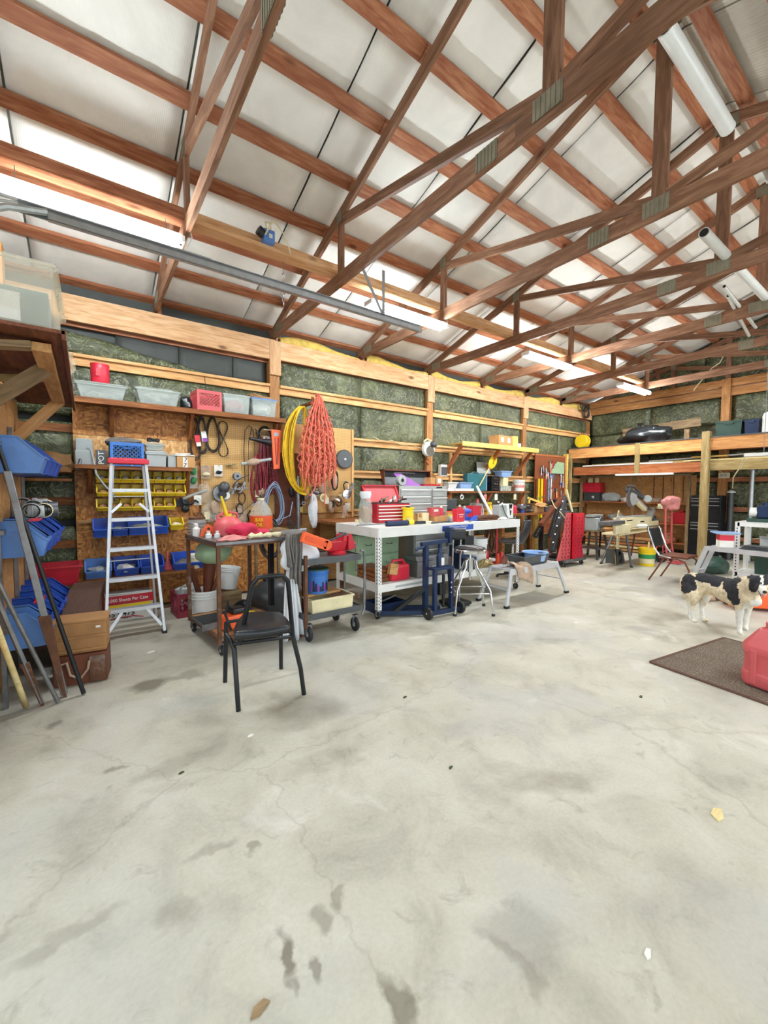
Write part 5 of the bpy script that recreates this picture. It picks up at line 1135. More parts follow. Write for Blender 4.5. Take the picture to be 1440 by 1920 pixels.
solo('white_wrap', 'crumpled white plastic wrap behind the orange scabbard', 'wrap', MB().blob((1.90, 3.98, zc2+.06), (.10, .08, .09), 15, .3, 18, 12), 'whitebag', smooth=True)
solo('brown_roll', 'brown leather roll between the scabbard and the white wrap', 'roll', MB().tube([(1.76, 3.95, zc2+.02), (1.78, 3.98, zc2+.10), (1.83, 3.99, zc2+.13), (1.87, 3.97, zc2+.03)], .04, 10), 'cardd', smooth=True)
solo('steel_wrench', 'long dark wrench resting on the red vise', 'wrench', MB().tube([(1.97, 3.84, zc2+.08), (2.12, 3.80, zc2+.125), (2.24, 3.78, zc2+.175)], [.014, .01, .016], 8), 'dgrey', smooth=True)
t = bucket('plastic_tub', 'blue plastic tub with a dark green lid and skyline pattern on the utility cart', (1.93, 3.84, .43), .115, .25, 'bluec', rim='bluec', lid='greend', handle=False)
r6 = random.Random(6)
for i in range(9):
    a = R_(-150+13*i); h_ = r6.uniform(.05, .12); part(t, 'printed_tower', MB().box((.106*math.cos(a), .106*math.sin(a), .03+h_/2), (.018, .006, h_), rz=a+math.pi/2), 'navy' if i % 3 else 'purple')
t = tote('cream_tray', 'cream plastic tray of rusty scrap on the lower tray of the cart', (2.02, 3.80, .262), .48, .28, .14, 'cream', taper=.96, handles=False)
carton('flat_carton', 'flattened kraft carton under the blue tub on the cart', (1.98, 3.90, .405), .40, .22, .022, R_(4), tape=False)
for i in range(5): solo('scrap_iron', ['rusty angle iron lying across the cream tray', 'rusty bent strap in the cream tray', 'rusty plate in the cream tray', 'dark bracket in the cream tray', 'short rusty rod in the cream tray'][i], 'scrap', MB().bar((1.95+.05*i, 3.70+.02*i, .40), (2.16+.03*i, 3.74-.02*i+.08*(i % 2), .355+.022*(i % 3)), .03, .012+.004*i), 'rust')
t = thing('wire_brush_bundle', 'sheaf of rusty welding rods lying at the right end of the cart', 'rods', (2.25, 3.86, .30))
for i in range(18): a = random.Random(i).uniform(-1, 1); part(t, 'rod', MB().tube([(-.12, .02+.03*a, .10+.01*(i % 3)), (.14, -.06+.10*a, .02+.008*(i % 7))], .003, 4), 'rust')

# more small things hooked over both pegboards
KN = [('blister packet', 'clearp'), ('loop of brown wire', 'rust'), ('black clamp', 'black'), ('steel bracket', 'steel'), ('paper tag', 'paper'), ('tan pouch', 'ragbeige')]
rq = random.Random(17); usedl = set()
for i in range(54):
    left = i < 34
    x = rq.uniform(368, 500) if left else rq.uniform(560, 668); y = rq.uniform(902, 990) if left else rq.uniform(905, 985)
    k_ = i % 6; p = at(x, y, 5.84)
    zone = ('left part' if x < 410 else 'middle' if x < 455 else 'right part') if left else ('left part' if x < 600 else 'middle' if x < 635 else 'right part')
    row = 'high' if y < 930 else 'halfway' if y < 958 else 'low'
    lb = '%s hung %s on the %s of the %s pegboard' % (KN[k_][0], row, zone, 'first' if left else 'second')
    if lb in usedl: continue
    usedl.add(lb)
    t = thing(['blister_packet', 'wire_loop', 'hand_clamp', 'steel_bracket', 'paper_tag', 'leather_pouch'][k_], lb, ['packet', 'wire', 'clamp', 'bracket', 'tag', 'pouch'][k_], p); m_ = KN[k_][1]
    part(t, 'peg', MB().cyl((0, 0, .05), (0, .05, .05), .005, n=5), 'steel')
    if k_ == 0: part(t, 'card', MB().box((0, -.005, -.02), (.09, .006, .13)), 'paper' if i % 4 else 'yellowb'); part(t, 'blister', MB().blob((0, -.02, -.035), (.035, .02, .045), i, .2, 10, 7), m_, smooth=True)
    elif k_ == 1: part(t, 'loops', coil(MB(), (0, -.01, -.03), .05, .08, 4, .0045, .012, i, n=14, pear=.1), m_, smooth=True)
    elif k_ == 2: part(t, 'frame', MB().tube([(.05, -.01, -.08), (-.02, -.01, -.10), (-.04, -.01, 0), (0, -.01, .05), (.05, -.01, .03)], .011, 6), m_, smooth=True); part(t, 'screw', MB().cyl((.05, -.01, -.12), (.05, -.01, .05), .007, n=6), 'chrome')
    elif k_ == 3: part(t, 'plate', MB().bar((-.05, -.01, -.10), (.03, -.01, .06), .035, .012, up=(0, 1, 0)).bar((-.06, -.01, -.02), (.07, -.012, -.03), .02, .01, up=(0, 1, 0)), m_, bevel=.002)
    elif k_ == 4: part(t, 'card', MB().box((0, -.008, -.02), (.07, .004, .10), ry=rq.uniform(-.2, .2)), ['paper', 'pinkcloth', 'cream', 'bluel'][i % 4])
    else: part(t, 'pouch', MB().blob((0, -.02, -.04), (.06, .03, .09), i, .25, 12, 9), m_, smooth=True); part(t, 'tie', MB().cyl((0, -.01, .03), (0, -.005, .06), .012, n=8), m_)
def aD(x, y, d): return C0 + _ray(x, y)*d
# ================================================================== WHITE STEEL BENCH
B0 = V((3.99, 4.29, 0)); bx, by, bt = 1.31, .48, 1.06
T3 = thing('steel_workbench', 'long white steel workbench with perforated corner legs on casters', 'workbench', B0)
part(T3, 'bench_top', MB().bb(-bx, bx, -by, by, bt-.03, bt), 'white', bevel=.002)
part(T3, 'front_rail', MB().bb(-bx, bx, -by-.012, -by, bt-.11, bt+.004), 'white', bevel=.002); part(T3, 'rear_rail', MB().bb(-bx, bx, by, by+.012, bt-.11, bt), 'white')
for s in (-1, 1): part(T3, 'end_rail', MB().bb(s*bx-.006, s*bx+.006, -by, by, bt-.11, bt), 'white')
for sx in (-1, 1):
    for sy in (-1, 1):
        x, y = sx*bx, sy*by
        part(T3, 'leg', MB().bb(x-.003 if sx > 0 else x, x if sx > 0 else x+.003, min(y, y-sy*.055), max(y, y-sy*.055), .10, bt-.02).bb(min(x, x-sx*.055), max(x, x-sx*.055), y-.003, y+.003, .10, bt-.02), 'white')
        if sy < 0:
            h = MB()
            for i in range(22):
                z = .14+.04*i
                if z < bt-.03: h.box((x-sx*.018, y-.0045, z), (.011, .002, .016)); h.box((x-sx*.040, y-.0045, z+.02), (.009, .002, .013)); h.box((x+sx*.001, y-sy*.02, z), (.003, .009, .014))
            o = part(T3, 'slot_holes', h, 'black'); o['kind'] = 'stuff'
        caster(T3, x-sx*.02, y-sy*.02, .042, 'rubber')
zs = .40
part(T3, 'lower_shelf', MB().bb(-bx, bx, -by, by, zs-.02, zs), 'white'); part(T3, 'shelf_rail', MB().bb(-bx, bx, -by-.010, -by, zs-.085, zs+.005), 'white'); part(T3, 'shelf_rail', MB().bb(-bx-.004, -bx+.006, -by, by, zs-.085, zs+.005), 'white')
part(T3, 'shelf_rail', MB().bb(bx-.006, bx+.004, -by, by, zs-.085, zs+.005), 'white')
X0, X1, z0, z1 = fr(829, 887, 1001, 986, 3.80)
st = part(T3, 'blue_sticker', MB().bb(X0-B0.x, X1-B0.x, -by-.0135, -by-.012, bt-.09, bt-.02), 'blue')
st['label'] = 'purple blue sticker with two lines of white lettering'
text('All Purpose Welded\nSteel Workbench', .028, 'paper', T3, ((X0+X1)/2-B0.x, -by-.0145, bt-.055), sx=1.5)
part(T3, 'shelf_label', MB().bb(-bx+.25, -bx+.75, -by-.0115, -by-.010, zs-.055, zs-.03), 'greyp')

def drawers(t, x0, x1, y, z0, z1, rows, mat, hmat='greyp', gap=.006, proud=.012, pull='lip', cols=1):
    w = (x1-x0)/cols; h = (z1-z0)/rows
    for c in range(cols):
        for r in range(rows):
            a, b, lo, hi = x0+c*w+gap, x0+(c+1)*w-gap, z0+r*h+gap, z0+(r+1)*h-gap
            d = part(t, 'drawer', MB().bb(a, b, y-proud, y+.02, lo, hi), mat, bevel=.002)
            if pull == 'lip': link('drawer_pull', MB().bb(a, b, y-proud-.014, y-proud, hi-.016, hi-.002), hmat, parent=d)
            else: link('drawer_pull', MB().tube([(0.5*(a+b)-.05, y-proud, (lo+hi)/2+.02), (0.5*(a+b)-.035, y-proud-.02, (lo+hi)/2), (0.5*(a+b)+.035, y-proud-.02, (lo+hi)/2), (0.5*(a+b)+.05, y-proud, (lo+hi)/2+.02)], .005, 6), hmat, parent=d, smooth=True)
# things on its lower shelf
t = thing('drawer_cabinet', 'pale green metal cabinet of four drawers under the left end of the bench', 'cabinet', (3.08, 4.42, zs)); part(t, 'body', MB().bb(-.34, .34, -.05, .28, 0, .52), 'greenm', bevel=.003); drawers(t, -.33, .33, -.055, .02, .51, 2, 'greenm', 'steel', pull='bow', cols=2)
t = thing('long_wooden_box', 'long brown slatted wooden box on the bench shelf behind the end leg', 'box', (2.86, 4.15, zs)); part(t, 'body', MB().bb(-.10, .10, -.22, .20, 0, .16), 'brownm'); 
for z in (.03, .085, .14): part(t, 'slat', MB().bb(-.11, -.10, -.23, .21, z-.02, z+.02), 'shelfwood'); part(t, 'slat', MB().bb(-.10, .10, -.235, -.22, z-.02, z+.02), 'shelfwood')
t = thing('fuel_can', 'small glossy red fuel can with a wooden block on the bench shelf', 'fuel can', (3.05, 3.93, zs)); part(t, 'body', MB().bb(-.13, .16, -.07, .07, 0, .20), 'redp', bevel=.035); part(t, 'handle', MB().tube([(-.08, 0, .19), (-.06, 0, .24), (.08, 0, .24), (.12, 0, .19)], .018, 8), 'redp', smooth=True)
solo('wood_block', 'split pale wooden block leaning on the small red fuel can', 'block', MB().box((2.93, 3.85, zs+.16), (.12, .05, .13), ry=.2), 'birch', bevel=.004)
t = thing('metal_toolbox', 'dented grey steel toolbox with latches on the bench shelf', 'toolbox', (3.58, 3.98, zs)); part(t, 'body', MB().bb(-.27, .27, -.13, .13, 0, .20), 'steel', bevel=.006); part(t, 'lid', MB().prism([(-.135, .205), (.135, .205), (.10, .265), (-.10, .265)], -.275, .275, 'X'), 'steel', bevel=.004)
for x in (-.15, .14): part(t, 'latch', MB().bb(x-.02, x+.02, -.145, -.13, .14, .23), 'chrome', bevel=.003)
part(t, 'name_label', MB().bb(-.02, .05, -.133, -.130, .09, .13), 'paper'); part(t, 'handle', MB().tube([(-.08, 0, .26), (-.06, 0, .29), (.06, 0, .29), (.08, 0, .26)], .008, 6), 'chrome', smooth=True)
t = thing('tool_cabinet', 'grey roller tool cabinet with open wide drawers under the bench', 'tool cabinet', (4.05, 4.42, zs)); part(t, 'body', MB().bb(-.42, .42, -.12, .28, 0, .54), 'greym', bevel=.004); drawers(t, -.41, .18, -.125, .02, .53, 4, 'greym', 'white'); drawers(t, .19, .41, -.125, .28, .53, 2, 'greym', 'white', proud=.05)
for i, (x0, x1, z0_, z1_, m_) in enumerate(((4.16, 4.40, .0, .17, 'navy'), (4.10, 4.30, .172, .34, 'navy'), (4.16, 4.34, .342, .47, 'blackp'))):
    t = thing('black_case', ['dark blue box at the bottom of the stack on the bench shelf', 'dark blue box in the middle of the stack under the stool backrest', 'black box on top of the dark blue ones'][i], 'case', ((x0+x1)/2, 3.97, zs+z0_)); w = (x1-x0)/2; part(t, 'body', MB().bb(-w, w, -.12, .12, 0, z1_-z0_-.002), m_, bevel=.004); part(t, 'lid_line', MB().bb(-w-.002, w+.002, -.122, .122, (z1_-z0_)*.72, (z1_-z0_)*.75), 'black')
bucket('bucket', 'white bucket on the bench shelf behind the padded backrest', (4.66, 4.08, zs), .155, .40, 'whitep', handle=False)
t = thing('red_bottle', 'red spray bottle on the shelf between the backrest posts', 'bottle', (4.40, 4.30, zs)); part(t, 'body', MB().lathe((0, 0, 0), [(.04, 0), (.045, .02), (.045, .2), (.02, .27)], 14), 'redp', smooth=True); part(t, 'cap', MB().cyl((0, 0, .27), (0, 0, .32), .018), 'whitep')
t = thing('yellow_rag', 'yellow patterned rag on the bench shelf behind the chrome stool', 'rag', (4.62, 3.90, zs)); part(t, 'cloth', rag((0, 0, 0), (.20, .08), .09, 8, 7), 'brass', smooth='all')
solo('cord_heap', 'bunch of reddish brown cords hanging at the right end under the bench', 'cord', coil(coil(MB(), (5.05, 4.15, .74), .08, .22, 7, .010, .02, 41, n=18, th=.05), (5.18, 4.20, .74), .07, .22, 5, .010, .02, 42, n=18, th=.05), 'rust', smooth=True)
t = thing('red_funnel', 'bright red rounded funnel among the cords under the bench end', 'funnel', (5.10, 3.98, zs)); part(t, 'cone', MB().lathe((0, 0, 0), [(.07, 0), (.07, .04), (.03, .12), (.012, .17)], 16), 'redp', smooth=True); part(t, 'rim', MB().lathe((0, 0, 0), [(.075, .0), (.075, .012)], 16), 'red')
t = thing('orange_cone', 'tiny orange cone on the bench shelf beside the red funnel', 'cone', (4.93, 3.90, zs)); part(t, 'cone', MB().lathe((0, 0, 0), [(.035, 0), (.03, .02), (.012, .16)], 14), 'orange', smooth=True); part(t, 'foot', MB().box((0, 0, .005), (.09, .09, .01)), 'orange')
t = thing('grease_tin', 'red tin with a metal pump top on the bench shelf', 'tin', (4.88, 4.12, zs)); part(t, 'can', MB().lathe((0, 0, 0), [(.07, 0), (.07, .16), (.05, .19)], 16), 'red', smooth=True); part(t, 'pump', MB().lathe((0, 0, .19), [(.03, 0), (.03, .05), (.015, .07), (.015, .12)], 12), 'chrome', smooth=True)
t = thing('red_rod_stand', 'slim red upright rod of a jack under the bench', 'stand', (5.0, 3.99, zs)); part(t, 'rod', MB().cyl((0, 0, 0), (0, 0, .52), .012), 'red'); part(t, 'foot', MB().box((0, 0, .008), (.12, .1, .016)), 'red')

# ================================================================== THINGS ON THE BENCH TOP
t = thing('red_toolbox', 'open red tool chest with raised lid at the left end of the bench', 'tool chest', (3.36, 4.52, bt), R_(-3))
w = .27
part(t, 'body', MB().bb(-w, w, -.13, .13, 0, .25), 'red', bevel=.004); drawers(t, -w+.01, w-.01, -.132, .02, .24, 5, 'red', 'paper', proud=.01)
part(t, 'well', MB().bb(-w+.01, w-.01, -.12, .12, .25, .262), 'black'); part(t, 'lid', MB().hexa([(-w, .12, .27), (w, .12, .27), (w, .14, .27), (-w, .14, .27), (-w, .26, .50), (w, .26, .50), (w, .28, .49), (-w, .28, .49)]), 'pinkred', bevel=.003)
part(t, 'lid_rim', MB().bar((-w, .245, .50), (w, .245, .50), .04, .02).bar((-w, .12, .27), (-w, .25, .50), .03, .02).bar((w, .12, .27), (w, .25, .50), .03, .02), 'red')
r8 = random.Random(8)
for i in range(9):
    solo('hand_tool', ['silver ratchet heaped in the open red tool chest', 'black handled screwdriver in the open red tool chest', 'orange handled pliers in the red chest', 'white paper packet in the red chest', 'long chrome extension in the red chest', 'grey socket in the red chest', 'steel pry bar across the red chest', 'copper tube in the red chest', 'black grip tool in the red chest'][i], 'tool',
         MB().tube([(3.16+.05*i, 4.47+r8.uniform(-.05, .05), bt+.285+.01*(i % 3)), (3.22+.045*i+r8.uniform(0, .1), 4.52+r8.uniform(-.07, .07), bt+.31+r8.uniform(0, .05))], [.018, .010], 8), ['chrome', 'black', 'orange', 'paper', 'chrome', 'greyp', 'steel', 'rust', 'blackp'][i], group='tools in the red chest')
t = thing('water_bottle', 'big crumpled clear bottle full of scraps in front of the red tool chest', 'bottle', (2.90, 4.40, bt)); part(t, 'body', MB().lathe((0, 0, 0), [(.075, 0), (.09, .02), (.085, .1), (.092, .16), (.085, .24), (.07, .30), (.06, .33)], 20), 'clearp', smooth=True); part(t, 'contents', MB().blob((0, 0, .12), (.065, .065, .11), 6, .3), 'cardd', smooth=True)
part(t, 'neck', MB().lathe((0, 0, 0), [(.06, .33), (.075, .37), (.072, .42)], 20, close=False), 'whitebag', smooth=True)
t = thing('line_spool', 'bright yellow spool of line standing on the front of the bench', 'spool', (3.50, 4.27, bt)); part(t, 'winding', MB().lathe((0, 0, 0), [(.07, .02)]+[(.072+.003*(i % 2), .02+.012*i) for i in range(1, 14)]+[(.07, .185)], 22), 'yellowb', smooth=True); part(t, 'flange', MB().lathe((0, 0, 0), [(.09, 0), (.09, .015), (.07, .022)], 22), 'yellowb', smooth=True); part(t, 'flange', MB().lathe((0, 0, .185), [(.07, 0), (.09, .008), (.09, .02)], 22), 'yellowb', smooth=True)
part(t, 'hub', MB().cyl((0, 0, .2), (0, 0, .222), .03), 'black')
t = thing('caulking_gun', 'long black and yellow caulking tool lying across the bench corner', 'tool', (3.0, 3.95, bt)); part(t, 'barrel', MB().cyl((-.10, 0, .035), (.22, -.02, .035), .032), 'navy', smooth=True); part(t, 'rod', MB().cyl((-.50, .02, .035), (-.10, 0, .035), .008), 'steel'); part(t, 'collar', MB().cyl((.22, -.02, .04), (.30, -.025, .04), .03), 'yellowb', smooth=True); part(t, 'handle', MB().bar((.30, -.03, .03), (.48, -.04, .03), .05, .035), 'blackp', bevel=.006); part(t, 'tip', MB().cyl((.48, -.04, .03), (.60, -.03, .03), .018, .01), 'cream')
carton('small_carton', 'small worn cream carton behind the yellow spool', (3.80, 4.30, bt), .13, .10, .12, R_(8), 'cream')
carton('small_carton', 'long low cardboard carton in front of the pink plastic box', (4.05, 4.24, bt), .26, .16, .07, R_(3), 'card')
t = thing('pink_box', 'translucent pink plastic box on the low carton', 'box', (3.96, 4.26, bt+.072)); part(t, 'body', MB().bb(-.07, .07, -.06, .06, 0, .11), 'pinkred', bevel=.004); part(t, 'label_card', MB().bb(-.05, .03, -.062, -.06, .065, .1), 'paper'); part(t, 'lid', MB().bb(-.075, .075, -.065, .065, .11, .12), 'pinkred')
t = thing('red_case', 'upright red plastic case with pale lettering on the bench', 'case', (4.20, 4.02, bt)); part(t, 'body', MB().bb(-.075, .075, -.05, .05, 0, .18), 'redp', bevel=.012); part(t, 'side', MB().bb(.076, .083, -.045, .045, .01, .17), 'pinkred'); part(t, 'panel', MB().bb(-.05, .05, -.055, -.05, .03, .13), 'red', bevel=.003); text('MARINE', .026, 'paper', t, (0, -.056, .10)); text('GREASE', .02, 'paper', t, (0, -.056, .07))
solo('adjustable_wrench', 'black and chrome wrenches lying on the bench before the low carton', 'wrench', MB().bar((3.62, 3.93, bt+.012), (3.95, 4.0, bt+.012), .03, .012).bar((3.7, 4.02, bt+.010), (4.0, 3.92, bt+.010), .02, .012).lathe((3.98, 4.005, bt+.003), [(.03, 0), (.03, .016)], 10), 'dgrey')
t = thing('red_box', 'plain bright red box further right along the bench', 'box', (4.72, 4.20, bt)); part(t, 'body', MB().bb(-.09, .09, -.07, .07, 0, .20), 'redp', bevel=.008, ); part(t, 'seam', MB().bb(-.002, .002, -.073, -.07, .04, .16), 'pinkred'); part(t, 'lid', MB().bb(-.093, .093, -.073, .073, .19, .205), 'red', bevel=.003)
t = thing('metal_pot', 'dented shiny metal pot right of the plain red box', 'pot', (4.92, 4.34, bt)); part(t, 'body', MB().lathe((0, 0, 0), [(.10, 0), (.11, .02), (.12, .20), (.125, .20), (.118, .19), (.10, .02)], 20, close=False), 'chrome', smooth=True); part(t, 'base', MB().cyl((0, 0, 0), (0, 0, .012), .1), 'chrome')
solo('socket_heap', 'heap of dark sockets piled in the shiny metal pot', 'sockets', MB().blob((4.92, 4.34, bt+.19), (.13, .11, .05), 14, .35, 22, 10), 'dgrey')['kind'] = 'stuff'
solo('drill_driver', 'blue and grey drill lying between the red case and the plain red box', 'drill', MB().tube([(4.42, 4.15, bt+.13), (4.5, 4.13, bt+.135), (4.56, 4.12, bt+.13)], [.035, .045, .025], 10).tube([(4.46, 4.14, bt+.12), (4.47, 4.12, bt+.03)], .025, 8).box((4.47, 4.12, bt+.025), (.10, .08, .05)), 'blue', smooth=True)
solo('blue_gloves', 'crumpled blue gloves at the foot of the drill', 'gloves', rag((4.54, 4.0, bt+.002), (.10, .07), .06, 17, 5), 'blue', smooth='all')
solo('chain_heap', 'rusty chain heaped along the front of the bench', 'chain', coil(MB(), (4.75, 3.95, bt+.032), .22, .025, 9, .012, .02, 19, n=24, th=.03, pear=0), 'rust')['kind'] = 'stuff'
solo('white_tube', 'long white plastic tube leaning up against the wall shelf over the bench', 'tube', MB().cyl((4.98, 4.05, bt+.02), (5.35, 4.70, bt+.50), .022, n=12), 'pvc', smooth=True)
t = thing('spray_bottle', 'yellow spray bottle standing near the right end of the bench', 'spray bottle', (5.28, 4.36, bt)); part(t, 'body', MB().lathe((0, 0, 0), [(.045, 0), (.05, .02), (.05, .12), (.025, .18), (.02, .20)], 16), 'yellowb', smooth=True); part(t, 'trigger', MB().box((-.01, 0, .225), (.09, .03, .04)).box((.02, 0, .2), (.015, .02, .05)), 'yellow', bevel=.004)
t = thing('battery_charger', 'grey and white battery charger with a black dial at the bench end', 'battery charger', (5.42, 4.05, bt) if False else (5.12, 3.98, bt)); part(t, 'body', MB().bb(-.16, .0, -.07, .07, 0, .22), 'greyp', bevel=.01); part(t, 'front', MB().bb(0, .16, -.08, .08, 0, .235), 'whitep', bevel=.02); part(t, 'panel', MB().prism([(.04, .23), (.12, .23), (.085, .06), (.075, .06)], -.084, -.08, 'Y'), 'black'); part(t, 'dial', MB().cyl((.08, -.09, .15), (.08, -.084, .15), .018), 'whitep')
part(t, 'lead', MB().tube([(-.12, -.08, .23), (-.08, -.10, .1), (0, -.10, .02), (.12, -.11, .015), (.2, -.09, .03)], .006, 5).tube([(.08, 0, .23), (.07, .05, .33), (.10, .1, .36), (.12, .1, .30)], .008, 5), 'black', smooth=True)
t = thing('white_bottle', 'squat white bottle beside the yellow spray bottle', 'bottle', (5.12, 4.20, bt)); part(t, 'body', MB().lathe((0, 0, 0), [(.04, 0), (.045, .01), (.04, .08), (.02, .11)], 14), 'whitep', smooth=True); part(t, 'cap', MB().cyl((0, 0, .11), (0, 0, .13), .018), 'paper')
t = thing('pink_bottle', 'tall pink red bottle left of the battery charger', 'bottle', (5.27, 4.24, bt) if False else (5.20, 4.42, bt)); part(t, 'body', MB().lathe((0, 0, 0), [(.035, 0), (.038, .02), (.038, .2), (.018, .25), (.016, .28)], 14), 'pinkred', smooth=True); part(t, 'cap', MB().cyl((0, 0, .28), (0, 0, .30), .017), 'red')
t.location = (5.08, 4.44, bt)
solo('white_paper', 'white crumpled paper towel on the front edge of the bench', 'paper', rag((5.02, 3.90, bt+.002), (.12, .05), .035, 27, 5), 'paper', smooth='all')

# ================================================================== BACK COUNTER BEHIND THE BENCH
t = thing('wall_counter', 'wooden counter against the wall behind the white bench', 'counter', (5.55, 5.45, 0)); part(t, 'counter_top', MB().bb(-2.7, 2.95, -.50, .42, 1.0, 1.04), 'shelfwood')
for x in (-2.65, -.9, .9, 2.9): part(t, 'leg', MB().bb(x-.04, x+.04, -.46, -.38, 0, 1.0), 'shelfwood'); part(t, 'leg', MB().bb(x-.04, x+.04, .3, .38, 0, 1.0), 'shelfwood')
CT = 1.041
# big grey chest with raised lid
X0, X1, z0, z1 = fr(748, 836, 962, 911, 5.02); hc = z1-CT
t = thing('grey_tool_chest', 'large light grey drawer chest with its brown lid propped open', 'tool chest', ((X0+X1)/2, 5.02, CT)); w = (X1-X0)/2
part(t, 'body', MB().bb(-w, w, 0, .42, 0, hc), 'brownm', bevel=.004); part(t, 'face', MB().bb(-w, w, -.006, 0, 0, hc), 'greym')
drawers(t, -w+.02, w*.28, -.008, .03, hc-.05, 4, 'greym', 'white'); drawers(t, w*.33, w-.01, -.008, .08, hc-.05, 3, 'greym', 'white', proud=.03)
part(t, 'badge', MB().bb(w*.55, w*.8, -.010, -.006, hc-.035, hc-.015), 'black')
part(t, 'side_handle', MB().tube([(-w-.003, .13, hc*.6), (-w-.04, .14, hc*.6), (-w-.04, .28, hc*.6), (-w-.003, .29, hc*.6)], .008, 6), 'chrome')
lz = .26
part(t, 'lid', MB().hexa([(-w, .40, hc), (w, .40, hc), (w, .42, hc), (-w, .42, hc), (-w, .50, hc+lz), (w, .50, hc+lz), (w, .52, hc+lz), (-w, .52, hc+lz)]), 'dgrey', bevel=.003)
part(t, 'lid_side', MB().hexa([(-w, .38, hc), (-w+.01, .38, hc), (-w+.01, .42, hc), (-w, .42, hc), (-w, .40, hc+lz), (-w+.01, .40, hc+lz), (-w+.01, .52, hc+lz), (-w, .52, hc+lz)]).hexa([(w-.01, .38, hc), (w, .38, hc), (w, .42, hc), (w-.01, .42, hc), (w-.01, .40, hc+lz), (w, .40, hc+lz), (w, .52, hc+lz), (w-.01, .52, hc+lz)]).bb(-w, w, .38, .52, hc+lz-.01, hc+lz+.01), 'brownm')
st = part(t, 'lid_sticker', MB().hexa([(-w*.45, .472, hc+.16), (w*.45, .472, hc+.16), (w*.45, .475, hc+.16), (-w*.45, .475, hc+.16), (-w*.45, .487, hc+.23), (w*.45, .487, hc+.23), (w*.45, .49, hc+.23), (-w*.45, .49, hc+.23)]), 'paper')
for i in range(5): part(t, 'sticker_figure', MB().box((-w*.3+w*.15*i, .472, hc+.195), (.018, .004, .035), rz=0, ry=.4*(i % 2)), 'black')
solo('purple_folder', 'purple plastic sheet leaning in the open grey chest', 'folder', MB().hexa([(X0+.22, 5.15, z1+.0), (X0+.58, 5.15, z1+.0), (X0+.58, 5.17, z1), (X0+.22, 5.17, z1), (X0+.10, 5.30, z1+.20), (X0+.26, 5.30, z1+.20), (X0+.26, 5.32, z1+.20), (X0+.10, 5.32, z1+.20)]), 'purple')
solo('tape_roll', 'clear wrapped roll at the left of the open grey chest', 'roll', MB().lathe((X0+.10, 5.10, z1+.085), [(.03, -.04), (.08, -.04), (.085, 0), (.08, .04), (.03, .04)], 18, 'Y', False), 'greyp', smooth=True)
carton('small_carton', 'small brown carton tilted on the right of the open grey chest', (X1-.25, 5.15, z1+.03), .16, .12, .11, R_(20), 'card'); solo('red_tray', 'thin red tray under the tilted carton', 'tray', MB().bb(X1-.45, X1-.10, 5.06, 5.2, z1, z1+.028), 'red')
carton('small_carton', 'upright kraft carton with a white label on the grey chest', (X1-.04, 5.20, z1), .14, .12, .17, R_(-5), 'card')
part(bpy.data.objects['small_carton.003'], 'white_label', MB().box((0, -.0615, .09), (.07, .001, .08)), 'paper')
# items between and on the counter
t = thing('black_case', 'open orange and black tool case on the counter right of the grey chest', 'case', (5.2, 5.15, CT)); part(t, 'base', MB().bb(-.25, .25, -.12, .12, 0, .10), 'orange', bevel=.01); part(t, 'tray', MB().bb(-.23, .23, -.10, .10, .10, .12), 'black'); part(t, 'lid', MB().bb(-.25, .25, .10, .14, .10, .30), 'dgrey', bevel=.01)
for i, (x, m_, r, h_, lb) in enumerate(((5.75, 'yellow', .05, .2, 'yellow squeeze bottle at the back of the counter'), (5.95, 'whitep', .05, .16, 'short white bottle on the counter'), (6.2, 'redp', .045, .22, 'red oil bottle on the counter'), (6.45, 'blackp', .05, .22, 'black oil bottle on the counter beside the red one'), (6.95, 'redp', .05, .17, 'red can near the right end of the counter'), (7.2, 'blue', .05, .15, 'blue spray can near the right end of the counter'), (5.5, 'greyp', .045, .18, 'grey bottle behind the metal pot'))):
    t = thing('bottle', lb, 'bottle', (x, 5.12, CT)); part(t, 'body', MB().lathe((0, 0, 0), [(r*.95, 0), (r, .02), (r, h_*.7), (r*.45, h_*.88), (r*.4, h_)], 14), m_, smooth=True); part(t, 'cap', MB().cyl((0, 0, h_), (0, 0, h_+.025), r*.42), 'whitep' if i % 2 else 'black')
solo('dark_parts', 'dark heap of motors and fittings on the right of the wall counter', 'parts', MB().blob((7.35, 5.2, CT+.08), (.25, .16, .09), 23, .4, 24, 12, True), 'dgrey')['kind'] = 'stuff'
carton('card_tray', 'low brown carton on the right end of the wall counter', (7.7, 5.15, CT), .32, .22, .15, R_(5), 'card', open_=True)
t = thing('tool_box_grey', 'long grey metal tool box at the right end of the wall counter', 'toolbox', (8.15, 5.15, CT)); part(t, 'body', MB().bb(-.20, .20, -.09, .09, 0, .12), 'steel', bevel=.006); part(t, 'handle', MB().bb(-.06, .06, -.012, .012, .12, .15), 'black')
t = thing('wooden_trestle', 'orange brown wooden box stand below the right end of the counter', 'stand', (7.75, 5.05, 0)); part(t, 'panel', MB().bb(-.18, .22, -.16, -.14, .62, .90), 'loftred'); part(t, 'leg', MB().bb(-.18, -.12, -.16, -.1, 0, .62), 'loftred'); part(t, 'leg', MB().bb(.14, .22, -.16, -.1, 0, .62), 'loftred')

